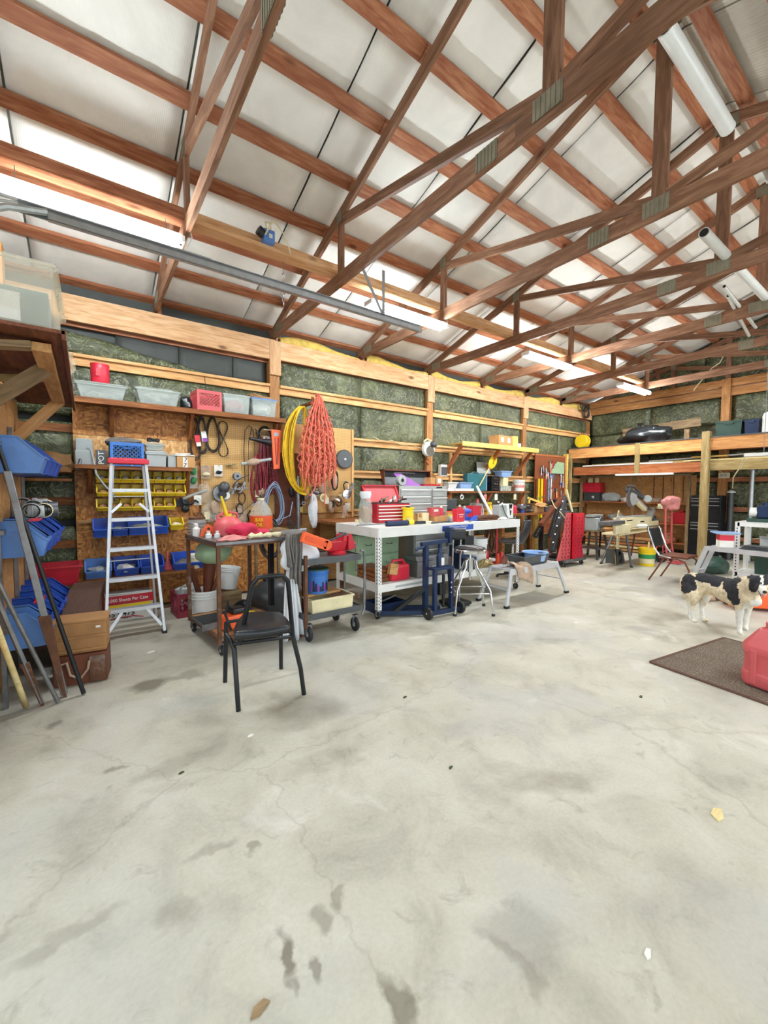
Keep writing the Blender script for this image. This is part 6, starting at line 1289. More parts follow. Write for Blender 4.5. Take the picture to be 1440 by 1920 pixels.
# wall shelves right of the chest
t = thing('wall_shelf', 'middle brown wall shelf carrying the teal case and pale blue tub', 'shelf', (6.98, 5.80, 1.46)); lumber('shelf_board', (5.70, 5.84, 1.46), (8.28, 5.84, 1.46), .30, .035, 'shelfwood', t)
for x in (5.78, 7.0, 8.15): lumber('brace', (x, 5.96, 1.15), (x, 5.74, 1.44), .04, .05, 'loftred', t)
S3 = 1.479
def fsolo(kind, name, label, x0, x1, yb, yt, Y, base, dep, mat, **k):
    X0, X1, z0, z1 = fr(x0, x1, yb, yt, Y); h_ = z1-base
    return X0, X1, h_
X0, X1, h_ = fsolo(0, '', '', 876, 912, 920, 888, 5.74, S3, .1, 'teal')
t = thing('teal_case', 'big teal plastic tool case standing on the middle wall shelf', 'case', ((X0+X1)/2, 5.80, S3)); w = (X1-X0)/2; part(t, 'shell', MB().bb(-w, w, -.06, .06, 0, h_), 'teal', bevel=.01); part(t, 'edge', MB().bb(w, w+.03, -.05, .05, .01, h_-.01), 'bluebasin', bevel=.005); part(t, 'handle', MB().tube([(-w*.6, -.05, h_-.01), (-w*.5, -.05, h_+.025), (w*.1, -.05, h_+.025), (w*.2, -.05, h_-.01)], .01, 6), 'teal', smooth=True)
t = tote('blue_tub', 'pale blue tub of odds and ends left of the teal case', ((aY(860, 912, 5.74).x+aY(885, 912, 5.74).x)/2, 5.80, S3+.055), .36, .18, .12, 'bluebasin', taper=.8, fill=1.1, fillmat='dgrey', handles=False)
solo('white_packs', 'flat white packs under the pale blue tub', 'packs', MB().bb(aY(853, 915, 5.74).x, aY(888, 915, 5.74).x, 5.73, 5.90, S3, S3+.053), 'paper', bevel=.004)
t = tote('white_bowl', 'white plastic bowl at the left end of the middle wall shelf', (aY(848, 905, 5.74).x, 5.80, S3+.055), .27, .17, .12, 'whitep', taper=.7, handles=False); solo('white_pack', 'white box under the plastic bowl', 'box', MB().bb(aY(839, 915, 5.74).x, aY(852, 915, 5.74).x, 5.73, 5.90, S3, S3+.053), 'whitep', bevel=.004)
for i, (y, lb) in enumerate(((0, 'lower black drawer case right of the teal case'), (1, 'middle black drawer case right of the teal case'), (2, 'top black drawer case right of the teal case'))):
    t = thing('drawer_case', lb, 'case', (7.12, 5.80, S3+.11*i)); part(t, 'body', MB().bb(-.13, .13, -.07, .07, 0, .106), 'black', bevel=.004); part(t, 'pull', MB().tube([(-.05, -.07, .06), (-.04, -.095, .04), (.04, -.095, .04), (.05, -.07, .06)], .007, 6), 'chrome', smooth=True)
bl = tote('blue_tub', 'pale blue tub on top of the white box on the middle wall shelf', (7.45, 5.80, S3+.31), .36, .2, .13, 'bluebasin', taper=.8, handles=False); solo('cream_box', 'cream upright box under the higher blue tub', 'box', MB().bb(7.38, 7.55, 5.74, 5.9, S3+.12, S3+.308), 'cream'); solo('clear_case', 'grey clear case of parts under the cream box', 'case', MB().bb(7.28, 7.64, 5.72, 5.9, S3, S3+.118), 'clearfill', bevel=.006)
t = bucket('pail', 'white and pink tub at the right end of the middle wall shelf', (8.02, 5.80, S3), .13, .26, 'whitep', handle=False); part(t, 'pink_print', MB().lathe((0, 0, 0), [(.121, .08), (.124, .18)], 20, close=False), 'pinkcloth', smooth=True)
solo('oil_can', 'small brown oil can between the blue tub and the white pail', 'can', MB().lathe((7.78, 5.80, S3), [(.05, 0), (.055, .1), (.02, .14), (.008, .2)], 14), 'rust', smooth=True)
for i, x in enumerate((6.05, 6.75, 7.1, 7.75)): 
    t = thing('hanging_tape', ['white ring hanging under the left end of the middle shelf', 'pink paper tag hanging under the middle shelf', 'white tag hanging under the middle shelf', 'pale roll hanging under the right part of the middle shelf'][i], 'tag', (x, 5.70, 1.36)); part(t, 'string', MB().cyl((0, 0, .04), (0, 0, .085), .004), 'white')
    if i == 0: part(t, 'ring', MB().tube([(.04*math.cos(a), 0, .0+.04*math.sin(a)) for a in [q*.45 for q in range(14)]], .012, 6, True), 'whitep', smooth=True)
    else: part(t, 'card', MB().box((0, 0, -.01), (.09, .008, .12)), ['', 'pinkcloth', 'paper', 'cream'][i])
t = thing('upper_plank_shelf', 'yellow plank shelf on slanted braces, highest on the back wall', 'shelf', (7.05, 5.7, 2.40)); lumber('shelf_board', (5.84, 5.66, 2.40), (8.26, 5.66, 2.40), .34, .03, 'yellowwood', t); lumber('front_edge', (5.82, 5.49, 2.39), (8.28, 5.49, 2.39), .025, .09, 'yellowwood', t)
for x in (5.86, 7.0, 8.1): lumber('brace', (x, 5.96, 1.86), (x, 5.54, 2.36), .04, .08, 'loftred', t)
carton('shipping_carton', 'brown carton with white labels on the yellow plank shelf', (7.20, 5.68, 2.416), .52, .24, .23, R_(6)); carton('shipping_carton', 'narrow kraft carton beside the labelled carton on the yellow plank shelf', (7.52, 5.62, 2.416), .16, .16, .24, R_(0), 'yellowwood'); solo('white_tin', 'small white and black tin on the yellow plank shelf', 'tin', MB().cyl((7.72, 5.62, 2.416), (7.72, 5.62, 2.50), .06).cyl((7.72, 5.62, 2.50), (7.72, 5.62, 2.52), .062), 'whitep', smooth=True)
for x in (-.13, .12): part(bpy.data.objects['shipping_carton.001'], 'white_label', MB().box((x, -.1215, .14), (.10, .001, .10)), 'paper')
# yellow oval clock-like disc on a stick, panel behind
p = at(924, 866, 5.70); t = thing('yellow_paddle', 'tilted yellow oval board with a black pointer, standing over the middle shelf', 'paddle', p)
t.rotation_euler = (0, R_(38), 0); part(t, 'board', MB().lathe((0, 0, 0), [(.001, -.012), (.13, -.012), (.14, 0), (.13, .012), (.001, .012)], 28, 'Y', False), 'yellow', smooth=True); part(t, 'handle', MB().bar((0, .01, -.12), (0, .01, -.52), .03, .012), 'pole'); part(t, 'pointer', MB().bar((-.03, -.016, .05), (.03, -.016, -.04), .004, .018, up=(0, 1, 0)), 'black')
t.scale = (.8, 1, 1.25)
for i in range(10): a = .63*i; part(t, 'rim_hole', MB().cyl((.11*math.cos(a), -.016, .11*math.sin(a)), (.11*math.cos(a), -.012, .11*math.sin(a)), .007, n=8), 'brass')
X0, X1, z0, z1 = fr(893, 918, 888, 866, 5.85); solo('glass_panel', 'tilted clear panel behind the teal case', 'panel', MB().hexa([(X0, 5.82, z0), (X1, 5.82, z0), (X1, 5.83, z0), (X0, 5.83, z0), (X0+.12, 5.95, z1), (X1+.1, 5.95, z1), (X1+.1, 5.96, z1), (X0+.12, 5.96, z1)]), 'greyp')
X0, X1, z0, z1 = fr(826, 838, 893, 871, 5.9); t = thing('wall_radio', 'small grey speaker box hanging beside the open grey chest', 'speaker', ((X0+X1)/2, 5.93, z0)); part(t, 'body', MB().bb(-(X1-X0)/2, (X1-X0)/2, -.04, .04, 0, z1-z0), 'white', bevel=.006); part(t, 'grille', MB().bb(-(X1-X0)/2+.01, (X1-X0)/2-.01, -.046, -.04, .02, z1-z0-.05), 'dgrey'); part(t, 'hanger', MB().tube([(-.02, 0, z1-z0), (0, 0, z1-z0+.06), (.02, 0, z1-z0)], .005, 5), 'steel')
lumber('stud', (6.02, 6.0, 1.1), (6.02, 6.0, 2.25), .05, .06, 'girt', wb, up=(0, 1, 0))
# circular saw hung on the post
p = at(803, 842, 5.90); t = thing('circular_saw', 'pale circular saw hanging on the second back wall post', 'saw', p); part(t, 'guard', MB().lathe((0, 0, 0), [(.02, -.04), (.14, -.035), (.15, -.01), (.15, .02)], 24, 'Y'), 'whitep', smooth=True); part(t, 'motor', MB().blob((.09, -.04, .09), (.08, .07, .06), 2, .15), 'dgrey', smooth=True); part(t, 'shoe', MB().box((-.06, 0, .12), (.20, .04, .012), ry=.6), 'chrome'); part(t, 'handle', MB().tube([(-.1, -.02, .06), (-.14, -.03, .13), (-.06, -.03, .18), (.04, -.03, .15)], .02, 8), 'cream', smooth=True); part(t, 'blade', MB().lathe((.01, -.045, -.04), [(.01, -.002), (.10, -.002), (.10, .002)], 20, 'Y'), 'chrome'); part(t, 'hook', MB().cyl((0, 0, .15), (0, .06, .17), .006), 'black')
solo('wood_hook', 'small diamond shaped wooden hook below the circular saw', 'hook', MB().box(tuple(at(803, 866, 5.92)), (.09, .04, .09), ry=R_(45)), 'loftred', bevel=.004)
for p_, q_ in ((660, 980), (705, 900)): pass
solo('wall_wire', 'thin black wire running down the insulation between the posts', 'wire', MB().tube([tuple(at(752, 795+8*i, 6.02)+V((.008*math.sin(i*1.7), 0, 0))) for i in range(8)], .006, 5), 'black', smooth=True)
solo('pale_cord', 'pale cord looping along the middle girt', 'cord', MB().tube([tuple(at(700+12*i, 819+2.3*i+(4 if i % 3 else 0), 5.93)) for i in range(9)], .006, 5), 'cream', smooth=True)

# ================================================================== STOOL, MOTORCYCLE JACK, BACKREST
SX, SY = 3.79, 3.42
t = thing('chrome_stool', 'chrome swivel stool with a striped black seat and four splayed legs', 'stool', (SX, SY, 0))
feet = [aZ(853, 1155), aZ(925, 1155), aZ(907, 1136), aZ(842, 1136)]
for i, f in enumerate(feet):
    f = f-V((SX, SY, 0)); f = V((f.x, f.y, 0)); u = f.normalized()
    part(t, 'leg', MB().tube([f+V((0, 0, .02)), f*.86+V((0, 0, .30)), f*.45+V((0, 0, .50)), f*.30+V((0, 0, .56)), f*.26+V((0, 0, .64)), f*.1+V((0, 0, .66))], .013, 8), 'chrome', smooth=True); part(t, 'foot', MB().cyl(f, f+V((0, 0, .025)), .022), 'rubber')
fs = [V(((f-V((SX, SY, 0))).x*.88, (f-V((SX, SY, 0))).y*.88, .26)) for f in feet]
for i in range(4): part(t, 'stretcher', MB().cyl(fs[i], fs[(i+1) % 4], .008, n=8), 'chrome', smooth=True)
part(t, 'hub', MB().lathe((0, 0, 0), [(.03, .50), (.035, .52), (.035, .66), (.05, .68)], 16), 'chrome', smooth=True); part(t, 'seat_ring', MB().lathe((0, 0, 0), [(.15, .735), (.19, .74), (.195, .775), (.185, .785)], 30), 'chrome', smooth=True); part(t, 'screw', MB().cyl((0, 0, .40), (0, 0, .735), .014), 'chrome')
part(t, 'seat', MB().lathe((0, 0, 0), [(.185, .78), (.18, .80), (.12, .812), (.001, .815)], 30), 'vinylblack', smooth=True)
for s in (-.03, .03): part(t, 'seat_stripe', MB().bar((s, -.16, .806), (s, 0, .8165), .012, .006).bar((s, 0, .8165), (s, .16, .806), .012, .006), 'paper')
p = aD(850, 995, 4.9)
t = thing('backrest_stool', 'black padded backrest on two chrome posts of a low mechanic seat', 'seat', (3.87, 3.72, 0))
q = aZ(850, 996, .95)
part(t, 'cushion', MB().box((0, 0, .93), (.27, .07, .15), rz=R_(-8)), 'vinylblack', bevel=.035, smooth=True); part(t, 'side_plate', MB().box((-.16, 0, .93), (.035, .10, .20)), 'navy', bevel=.004)
for s in (-.07, .07): part(t, 'post', MB().cyl((s, .02, .06), (s, 0, .88), .012), 'chrome', smooth=True)
part(t, 'base', MB().box((0, .02, .04), (.3, .3, .04)), 'black', bevel=.005)
for a in (-.12, .12):
    for b in (-.1, .14): part(t, 'foot', MB().blob((a, b, .015), (.02, .02, .015), 0, 0, 8, 6), 'rubber', smooth=True)
t = thing('motorcycle_jack', 'dark blue upright hydraulic jack frame on small wheels before the bench', 'jack', (3.40, 3.60, 0))
J = lambda x, y: aZ(x, y)-V((3.40, 3.60, 0))
wl_, wr_ = V((-.24, -.10, 0)), V((.26, -.13, 0))
fL = [(-.12, -.10), (.13, -.12)]
for i, (x, y) in enumerate(fL): part(t, 'upright', MB().bar((x, y, .05), (x, y, .56), .045, .045), 'navy', bevel=.003)
part(t, 'platform', MB().box((0, -.08, .575), (.32, .12, .03)), 'navy', bevel=.003)
part(t, 'side_column', MB().bar((-.16, .02, .05), (-.14, .04, .86), .05, .06), 'navy', bevel=.003); part(t, 'side_column', MB().bar((.09, .04, .56), (.09, .04, .86), .035, .03), 'navy', bevel=.003)
part(t, 'crossbar', MB().bar((-.22, .03, .86), (.18, .02, .88), .05, .05), 'navy', bevel=.004); part(t, 'hook_arm', MB().tube([(-.32, .0, .80), (-.30, .0, .82), (-.2, .01, .83)], .018, 8), 'navy')
part(t, 'bottle_jack', MB().lathe((0, -.06, .59), [(.045, 0), (.045, .12), (.03, .15), (.022, .16), (.022, .22)], 14), 'navy', smooth=True); part(t, 'jack_label', MB().box((0, -.107, .655), (.045, .004, .09)), 'paper')
part(t, 'base_beam', MB().bar(wl_+V((0, .0, .06)), wr_+V((0, 0, .06)), .06, .05), 'navy', bevel=.003)
for w_ in (wl_, wr_): part(t, 'wheel', MB().lathe(tuple(w_+V((0, -.02, .075))), [(.03, -.02), (.07, -.02), (.075, -.012), (.075, .012), (.07, .02), (.03, .02)], 18, 'X'), 'blackp', smooth=True); part(t, 'hub', MB().lathe(tuple(w_+V((0, -.02, .075))), [(.012, -.024), (.012, .024)], 10, 'X'), 'chrome')
part(t, 'strut', MB().bar((-.15, .02, .34), (-.50, .18, .07), .05, .04), 'black'); part(t, 'long_foot', MB().bar((-.2, .02, .05), (-.62, .30, .05), .07, .05), 'navy'); part(t, 'long_foot', MB().bar((.1, .04, .05), (-.45, .42, .05), .07, .05), 'navy'); part(t, 'mechanism', MB().box((.01, -.07, .32), (.10, .07, .14)).cyl((.02, -.1, .1), (.02, -.1, .5), .018), 'black', bevel=.01); part(t, 'pump_lever', MB().cyl((.24, .0, .10), (.21, .02, .56), .010), 'black')
for z in (.28, .34, .40): part(t, 'bolt', MB().cyl((.10, -.145, z), (.10, -.155, z), .012, n=8), 'chrome')
t = thing('blue_floor_tray', 'dark blue steel tray on the floor under the left of the bench', 'tray', (3.0, 4.1, 0)); part(t, 'frame', openbox(MB(), .42, .30, .12, .01, 1), 'navy'); part(t, 'bar', MB().cyl((-.2, -.1, .13), (.2, .05, .14), .012), 'chrome')

# ================================================================== FOLDING STEP PLATFORM with pans
t = thing('step_platform', 'aluminium folding work platform holding the paint tray and blue basin', 'platform', (4.93, 3.52, 0)); zt = .47
TL, TR, BR_, BL = V((4.42, 3.30, zt)), V((5.50, 3.30, zt)), V((5.50, 3.62, zt)), V((4.42, 3.62, zt)); o_ = V((4.93, 3.52, 0))
part(t, 'deck', MB().hexa([TL-o_-V((0, 0, .012)), TR-o_-V((0, 0, .012)), BR_-o_-V((0, 0, .012)), BL-o_-V((0, 0, .012)), TL-o_, TR-o_, BR_-o_, BL-o_]), 'alu')
for y in (3.30, 3.62): part(t, 'side_channel', MB().bb(4.42-o_.x, 5.50-o_.x, y-o_.y-.012, y-o_.y+.012, zt-.075, zt+.006), 'alu', bevel=.003)
for s, xx, fx_ in ((-1, 4.44, 4.28), (1, 5.48, 5.66)):
    for y, fy_ in ((3.30, 3.24), (3.62, 3.70)):
        part(t, 'leg', MB().bar(V((xx, y, zt-.01))-o_, V((fx_, fy_, .02))-o_, .05, .028, up=(0, 1, 0)), 'alu', bevel=.003); part(t, 'foot', MB().box(V((fx_, fy_, .016))-o_, (.06, .05, .032)), 'black')
    part(t, 'cross_rung', MB().bar(V((xx+s*.09, 3.27, .22))-o_, V((xx+s*.09, 3.66, .22))-o_, .05, .012), 'alu'); part(t, 'corner_gusset', MB().prism([(0, 0), (.10, 0), (0, -.09)] if s < 0 else [(0, 0), (-.10, 0), (0, -.09)], 3.285-o_.y, 3.293-o_.y, 'Y'), 'alu').location = (xx-o_.x, 0, zt)
t = thing('paint_tray', 'black deep plastic tray standing on the aluminium platform', 'tray', (5.03, 3.46, zt+.007)); part(t, 'body', openbox(MB(), .60, .30, .12, .006, .84), 'dgrey'); part(t, 'rim', rimring(MB(), .60, .30, .118, .025, .012), 'dgrey')
t = thing('blue_basin', 'pale blue oval basin set into the black tray', 'basin', (5.18, 3.45, zt+.03)); part(t, 'bowl', MB().lathe((0, 0, 0), [(.13, 0), (.155, .10), (.185, .115), (.185, .125), (.15, .12), (.125, .012)], 28, close=False), 'bluebasin', smooth=True); part(t, 'bottom', MB().cyl((0, 0, 0), (0, 0, .01), .13, n=28), 'bluebasin')
solo('beige_rag', 'beige rag spilling over the front left edge of the aluminium platform', 'rag', MB().sheet(lambda u, v: (4.52+.33*u+.03*math.sin(9*v), 3.50-.22*min(v, .6)/.6-.02*math.sin(7*u), (zt+.03+.025*math.sin(8*u+3*v)+.02*math.sin(5*v) if v < .6 else zt+.03-.55*(v-.6)*(.6+.6*u))), 22, 16, .008), 'ragbeige', smooth='all')
solo('brown_glove', 'small reddish brown glove standing up on the beige rag', 'glove', MB().tube([(4.50, 3.48, zt+.04), (4.52, 3.48, zt+.12), (4.50, 3.47, zt+.17)], [.04, .03, .008], 8).tube([(4.54, 3.47, zt+.05), (4.57, 3.47, zt+.14)], [.03, .008], 8), 'brownm', smooth=True)
# black moulded shell chair
t = thing('shell_chair', 'black moulded shell chair standing behind the bench end', 'chair', (5.92, 4.38, 0), R_(-150))
def shell(u, v):
    a = (u-.5)*2; x = .23*a
    if v < .5: y = -.22+.80*v; z = .60-.02*math.sin(v*6)+.05*a*a
    else: k = (v-.5)*2; y = .18+.10*k+.04*math.sin(k*3); z = .60+.40*k+.05*a*a*(1-k); x *= 1-.25*k*k; 
    if v >= .5: y -= .10*a*a
    return (x, y, z)
part(t, 'shell', MB().sheet(shell, 14, 18, .012), 'vinylblack', smooth='all'); part(t, 'post', MB().cyl((0, 0, .06), (0, 0, .58), .025), 'chrome', smooth=True)
for i in range(5): a = i*1.257; part(t, 'base_arm', MB().bar((0, 0, .07), (.25*math.cos(a), .25*math.sin(a), .04), .03, .025), 'black'); part(t, 'foot', MB().cyl((.25*math.cos(a), .25*math.sin(a), 0), (.25*math.cos(a), .25*math.sin(a), .04), .02, n=8), 'rubber')

# small clutter along the bench and the counter
rq = random.Random(29)
CL = [('open_end_wrench', 'tool', 'steel'), ('small_jar', 'jar', 'clearp'), ('cardboard_sleeve', 'box', 'card'), ('masking_tape', 'tape', 'cream'), ('spray_can', 'can', 'redp'), ('marker_pen', 'pen', 'black')]
spots = [(3.30, 4.02, bt), (3.78, 4.60, bt), (3.95, 4.62, bt), (4.38, 4.55, bt), (4.50, 4.42, bt), (4.62, 4.60, bt), (4.02, 4.0, bt), (4.36, 3.95, bt), (5.22, 4.12, bt) , (4.9, 4.66, bt), (5.62, 5.4, CT), (6.1, 5.35, CT), (6.35, 5.5, CT), (6.6, 5.3, CT), (6.75, 5.12, CT), (7.05, 5.5, CT), (2.95, 4.64, bt), (3.72, 4.42, bt)]
for i, (x, y, z) in enumerate(spots):
    nm, ct, m_ = CL[(i*5+1) % 6]; where = 'on the white bench, ' if z == bt else 'on the wall counter, '
    lb = ['steel wrench', 'clear jar of screws', 'brown cardboard sleeve', 'cream roll of tape', 'slim spray can', 'black marker pen'][(i*5+1) % 6]+' lying '+where+['behind the caulking tool', 'behind the yellow spool', 'behind the low carton', 'behind the red case', 'near the drill', 'behind the red box', 'in front of the low carton', 'at the front beside the red case', 'beside the charger', 'behind the shiny pot', 'left of the red oil bottle', 'at the back near the oil bottles', 'at the back in the middle', 'front middle', 'beside the red can', 'at the back right', 'behind the clear bottle', 'between the spool and the cream carton'][i]
    t = thing(nm, lb, ct, (x, y, z), rq.uniform(-.8, .8)); k_ = (i*5+1) % 6
    if k_ == 0: part(t, 'shank', MB().box((0, 0, .006), (.16, .018, .010)), m_); part(t, 'jaw', MB().cyl((.09, 0, .0), (.09, 0, .012), .022, n=10).cyl((-.09, 0, .0), (-.09, 0, .012), .018, n=10), m_)
    elif k_ == 1: part(t, 'glass', MB().lathe((0, 0, 0), [(.035, 0), (.04, .01), (.04, .08), (.03, .09)], 14), m_, smooth=True); part(t, 'lid', MB().cyl((0, 0, .09), (0, 0, .105), .036), 'yellow'); part(t, 'screws', MB().blob((0, 0, .035), (.03, .03, .03), i, .2, 10, 7), 'steel')
    elif k_ == 2: part(t, 'sleeve', MB().box((0, 0, .045), (.12, .08, .09)), m_, bevel=.003); part(t, 'flap', MB().box((.065, 0, .09), (.05, .078, .003), ry=.5), m_)
    elif k_ == 3: part(t, 'roll', MB().lathe((0, 0, 0), [(.03, 0), (.052, 0), (.052, .045), (.03, .045)], 18, close=False), m_, smooth=True); part(t, 'core', MB().lathe((0, 0, 0), [(.028, 0), (.031, 0), (.031, .046), (.028, .046)], 18, close=False), 'card')
    elif k_ == 4: part(t, 'body', MB().lathe((0, 0, 0), [(.032, 0), (.033, .01), (.033, .15), (.02, .17)], 14), ['redp', 'blue', 'yellowb'][i % 3], smooth=True); part(t, 'cap', MB().cyl((0, 0, .17), (0, 0, .20), .018), 'whitep')
    else: part(t, 'barrel', MB().cyl((-.06, 0, .009), (.05, 0, .009), .009, n=8), m_); part(t, 'cap', MB().cyl((.05, 0, .009), (.08, 0, .009), .01, n=8), 'redp')
# ================================================================== TOOL PEGBOARD, CRANE, DOLLY
X0, X1, z0, z1 = fr(1000, 1056, 1000, 856, 5.90); z1 = 2.34
TP = thing('tool_board', 'brown pegboard of hand tools beside the loft', 'tool board', ((X0+X1)/2, 5.90, .9)); w = (X1-X0)/2
part(TP, 'board', MB().bb(-w, w, -.008, .01, 0, z1-.9), 'pegbrown'); part(TP, 'side_post', MB().bb(w, w+.07, -.05, .05, -.9, z1-.9+.1), 'yellowwood'); part(TP, 'top_rail', MB().bb(-w, w, -.02, .02, z1-.9, z1-.86), 'loftred'); part(TP, 'leg', MB().bb(-w, -w+.05, -.03, .03, -.9, 0), 'loftred')
r9 = random.Random(9); wcx = (X0+X1)/2
spec = [('spirit_level', 'long yellow level hung upright on the brown tool board', 'yellow', .10, 1.0, .06), ('spirit_level', 'second yellow straightedge beside the level', 'yellowb', .20, .95, .07), ('steel_rule', 'blue grey steel rule on the tool board', 'bluecord', .42, .55, .05), ('straightedge', 'brown wooden slat at the left edge of the tool board', 'brownm', .03, .95, .05), ('steel_square', 'white framing square on the tool board', 'whitep', .50, .5, .03), ('red_level', 'dark red level on the tool board', 'red', .27, .9, .04)]
for n_, lb, m_, u, L, ww in spec:
    x = X0+(X1-X0)*u; top = 1.78
    t = thing(n_, lb, 'tool', (x, 5.87, top-L)); part(t, 'blade', MB().bb(-ww/2, ww/2, -.012, .012, 0, L), m_, bevel=.002); part(t, 'peg', MB().cyl((0, -.02, L-.03), (0, .03, L-.03), .006, n=6), 'chrome'); part(t, 'vial', MB().bb(-ww*.3, ww*.3, -.014, -.012, L*.5, L*.5+.05), 'green')
for i in range(34):
    u = r9.uniform(.08, .98); z = r9.choice([r9.uniform(1.85, 2.25), r9.uniform(1.25, 1.75)]); 
    if z < 1.8 and u < .5: u = .5+u*.9
    if u > .97: u = .95
    x = X0+(X1-X0)*u; L = r9.uniform(.12, .24)
    kind = i % 4; hi = r9.randrange(6); t = thing(['pliers', 'hammer', 'screwdriver', 'clamp'][kind], (['black', 'orange', 'grey', 'blue', 'red', 'steel'][hi]+' handled ' if kind in (0, 2) else '')+['pliers', 'hammer', 'screwdriver', 'clamp'][kind]+(' on the upper part' if z > 1.8 else ' on the lower part')+' of the brown tool board, '+['left side', 'middle', 'right side'][min(2, int(u*3))], 'tool', (x, 5.87, z-L), 0, ['pliers', 'hammers', 'screwdrivers', 'clamps'][kind]+' on the brown tool board')
    hm = ['black', 'orange', 'greyp', 'blue', 'redp', 'steel'][hi]
    if kind == 0: part(t, 'handles', MB().tube([(-.03, -.01, 0), (-.012, -.01, L*.6), (.01, -.01, L)], .011, 5).tube([(.03, -.01, 0), (.012, -.01, L*.6), (-.01, -.01, L)], .011, 5), hm); part(t, 'jaw', MB().box((0, -.01, L), (.03, .015, .05)), 'chrome')
    elif kind == 1: part(t, 'handle', MB().cyl((0, -.01, 0), (0, -.01, L), .012, n=6), 'pole'); part(t, 'head', MB().cyl((-.05, -.01, L), (.05, -.01, L), .016, n=8), 'steel')
    elif kind == 2: part(t, 'handle', MB().cyl((0, -.01, L*.55), (0, -.01, L), .016, n=8), hm); part(t, 'shaft', MB().cyl((0, -.01, 0), (0, -.01, L*.55), .005, n=6), 'chrome')
    else: part(t, 'frame', MB().tube([(.05, -.01, .02), (-.03, -.01, .02), (-.03, -.01, L), (.05, -.01, L)], .012, 6), 'chrome'); part(t, 'screw', MB().cyl((.05, -.01, 0), (.05, -.01, L*.7), .008, n=6), 'steel')
X0b, X1b, z0b, z1b = fr(1036, 1060, 888, 872, 5.80); t = thing('toothed_board', 'pale green toothed board sticking out on the tool board', 'saw', ((X0b+X1b)/2, 5.84, z0b)); ww = (X1b-X0b)/2; part(t, 'blade', MB().prism([(-ww, 0), (ww, 0), (ww, .28), (-ww*.1, .30), (-ww*.2, .25), (-ww*.4, .25), (-ww*.45, .2), (-ww*.65, .19), (-ww*.6, .13), (-ww*.9, .1)], -.006, .006, 'Y'), 'greenm'); part(t, 'peg', MB().cyl((0, 0, .2), (0, .06, .2), .006, n=6), 'chrome')
t = thing('tool_ledge', 'dark metal ledge across the middle of the tool board', 'shelf', (wcx+.2, 5.80, 1.17)); part(t, 'ledge', MB().bb(-.4, .5, -.05, .09, 0, .06), 'dgrey'); part(t, 'lip', MB().bb(-.4, .5, -.06, -.05, .0, .09), 'black')
solo('tool_pile', 'dense pile of black tools and leads under the dark ledge', 'tools', coil(MB().blob((wcx+.25, 5.74, .72), (.42, .12, .30), 44, .45, 22, 14), (wcx+.3, 5.65, .85), .25, .3, 5, .014, .04, 6, n=16), 'dgrey')['kind'] = 'stuff'

CX, CY = 7.9, 4.62
t = thing('tool_dolly', 'low steel dolly on casters carrying the crane and red ramps', 'dolly', (CX, CY, 0)); part(t, 'deck', MB().bb(-.42, .34, -.30, .42, .115, .135), 'steel', bevel=.003); part(t, 'edge', MB().bb(-.42, .34, -.31, -.30, .09, .15), 'steel')
for a in (-.36, .28):
    for b in (-.25, .37): caster(t, a, b, .04, 'rubber')
def rb(px, py, y): return aY(px, py, y)
t = thing('engine_crane', 'folded grey engine crane leaning upright on the dolly', 'crane', (CX-.15, CY, .14)); b_ = V((CX-.15, CY, .14))
q = lambda x, y, Y: aY(x, y, Y)-b_
part(t, 'mast', MB().bar(q(1046, 1035, 4.45), q(1068, 932, 4.62), .09, .10, up=(0, 1, 0)), 'dgrey', bevel=.004); part(t, 'boom', MB().bar(q(1024, 985, 4.55), q(1068, 930, 4.66), .08, .09, up=(0, 1, 0)), 'brownm', bevel=.004); part(t, 'leg', MB().bar(q(1040, 1008, 4.40), q(1056, 955, 4.45), .05, .07, up=(0, 1, 0)), 'black', bevel=.004)
part(t, 'lower_leg', MB().bar(q(1013, 1008, 4.6), q(1030, 978, 4.6), .07, .08, up=(0, 1, 0)), 'black', bevel=.004); part(t, 'strut', MB().bar(q(1024, 1040, 4.6), q(1026, 985, 4.6), .06, .06, up=(0, 1, 0)), 'black'); part(t, 'light_tube', MB().cyl(q(1083, 960, 4.6), q(1072, 918, 4.7), .022), 'cream'); part(t, 'foot', MB().box((0, 0, .02), (.34, .28, .04)), 'black')
part(t, 'cable', MB().tube([q(1045, 938, 4.5), q(1050, 950, 4.48), q(1062, 962, 4.42), q(1072, 975, 4.38)], .012, 6), 'cream', smooth=True)
for i in range(6): k = i/5; part(t, 'bolt', MB().cyl(q(1048+18*k, 1018-78*k, 4.38), q(1048+18*k, 1018-78*k, 4.36), .014, n=8), 'chrome')
t.location.y += .12
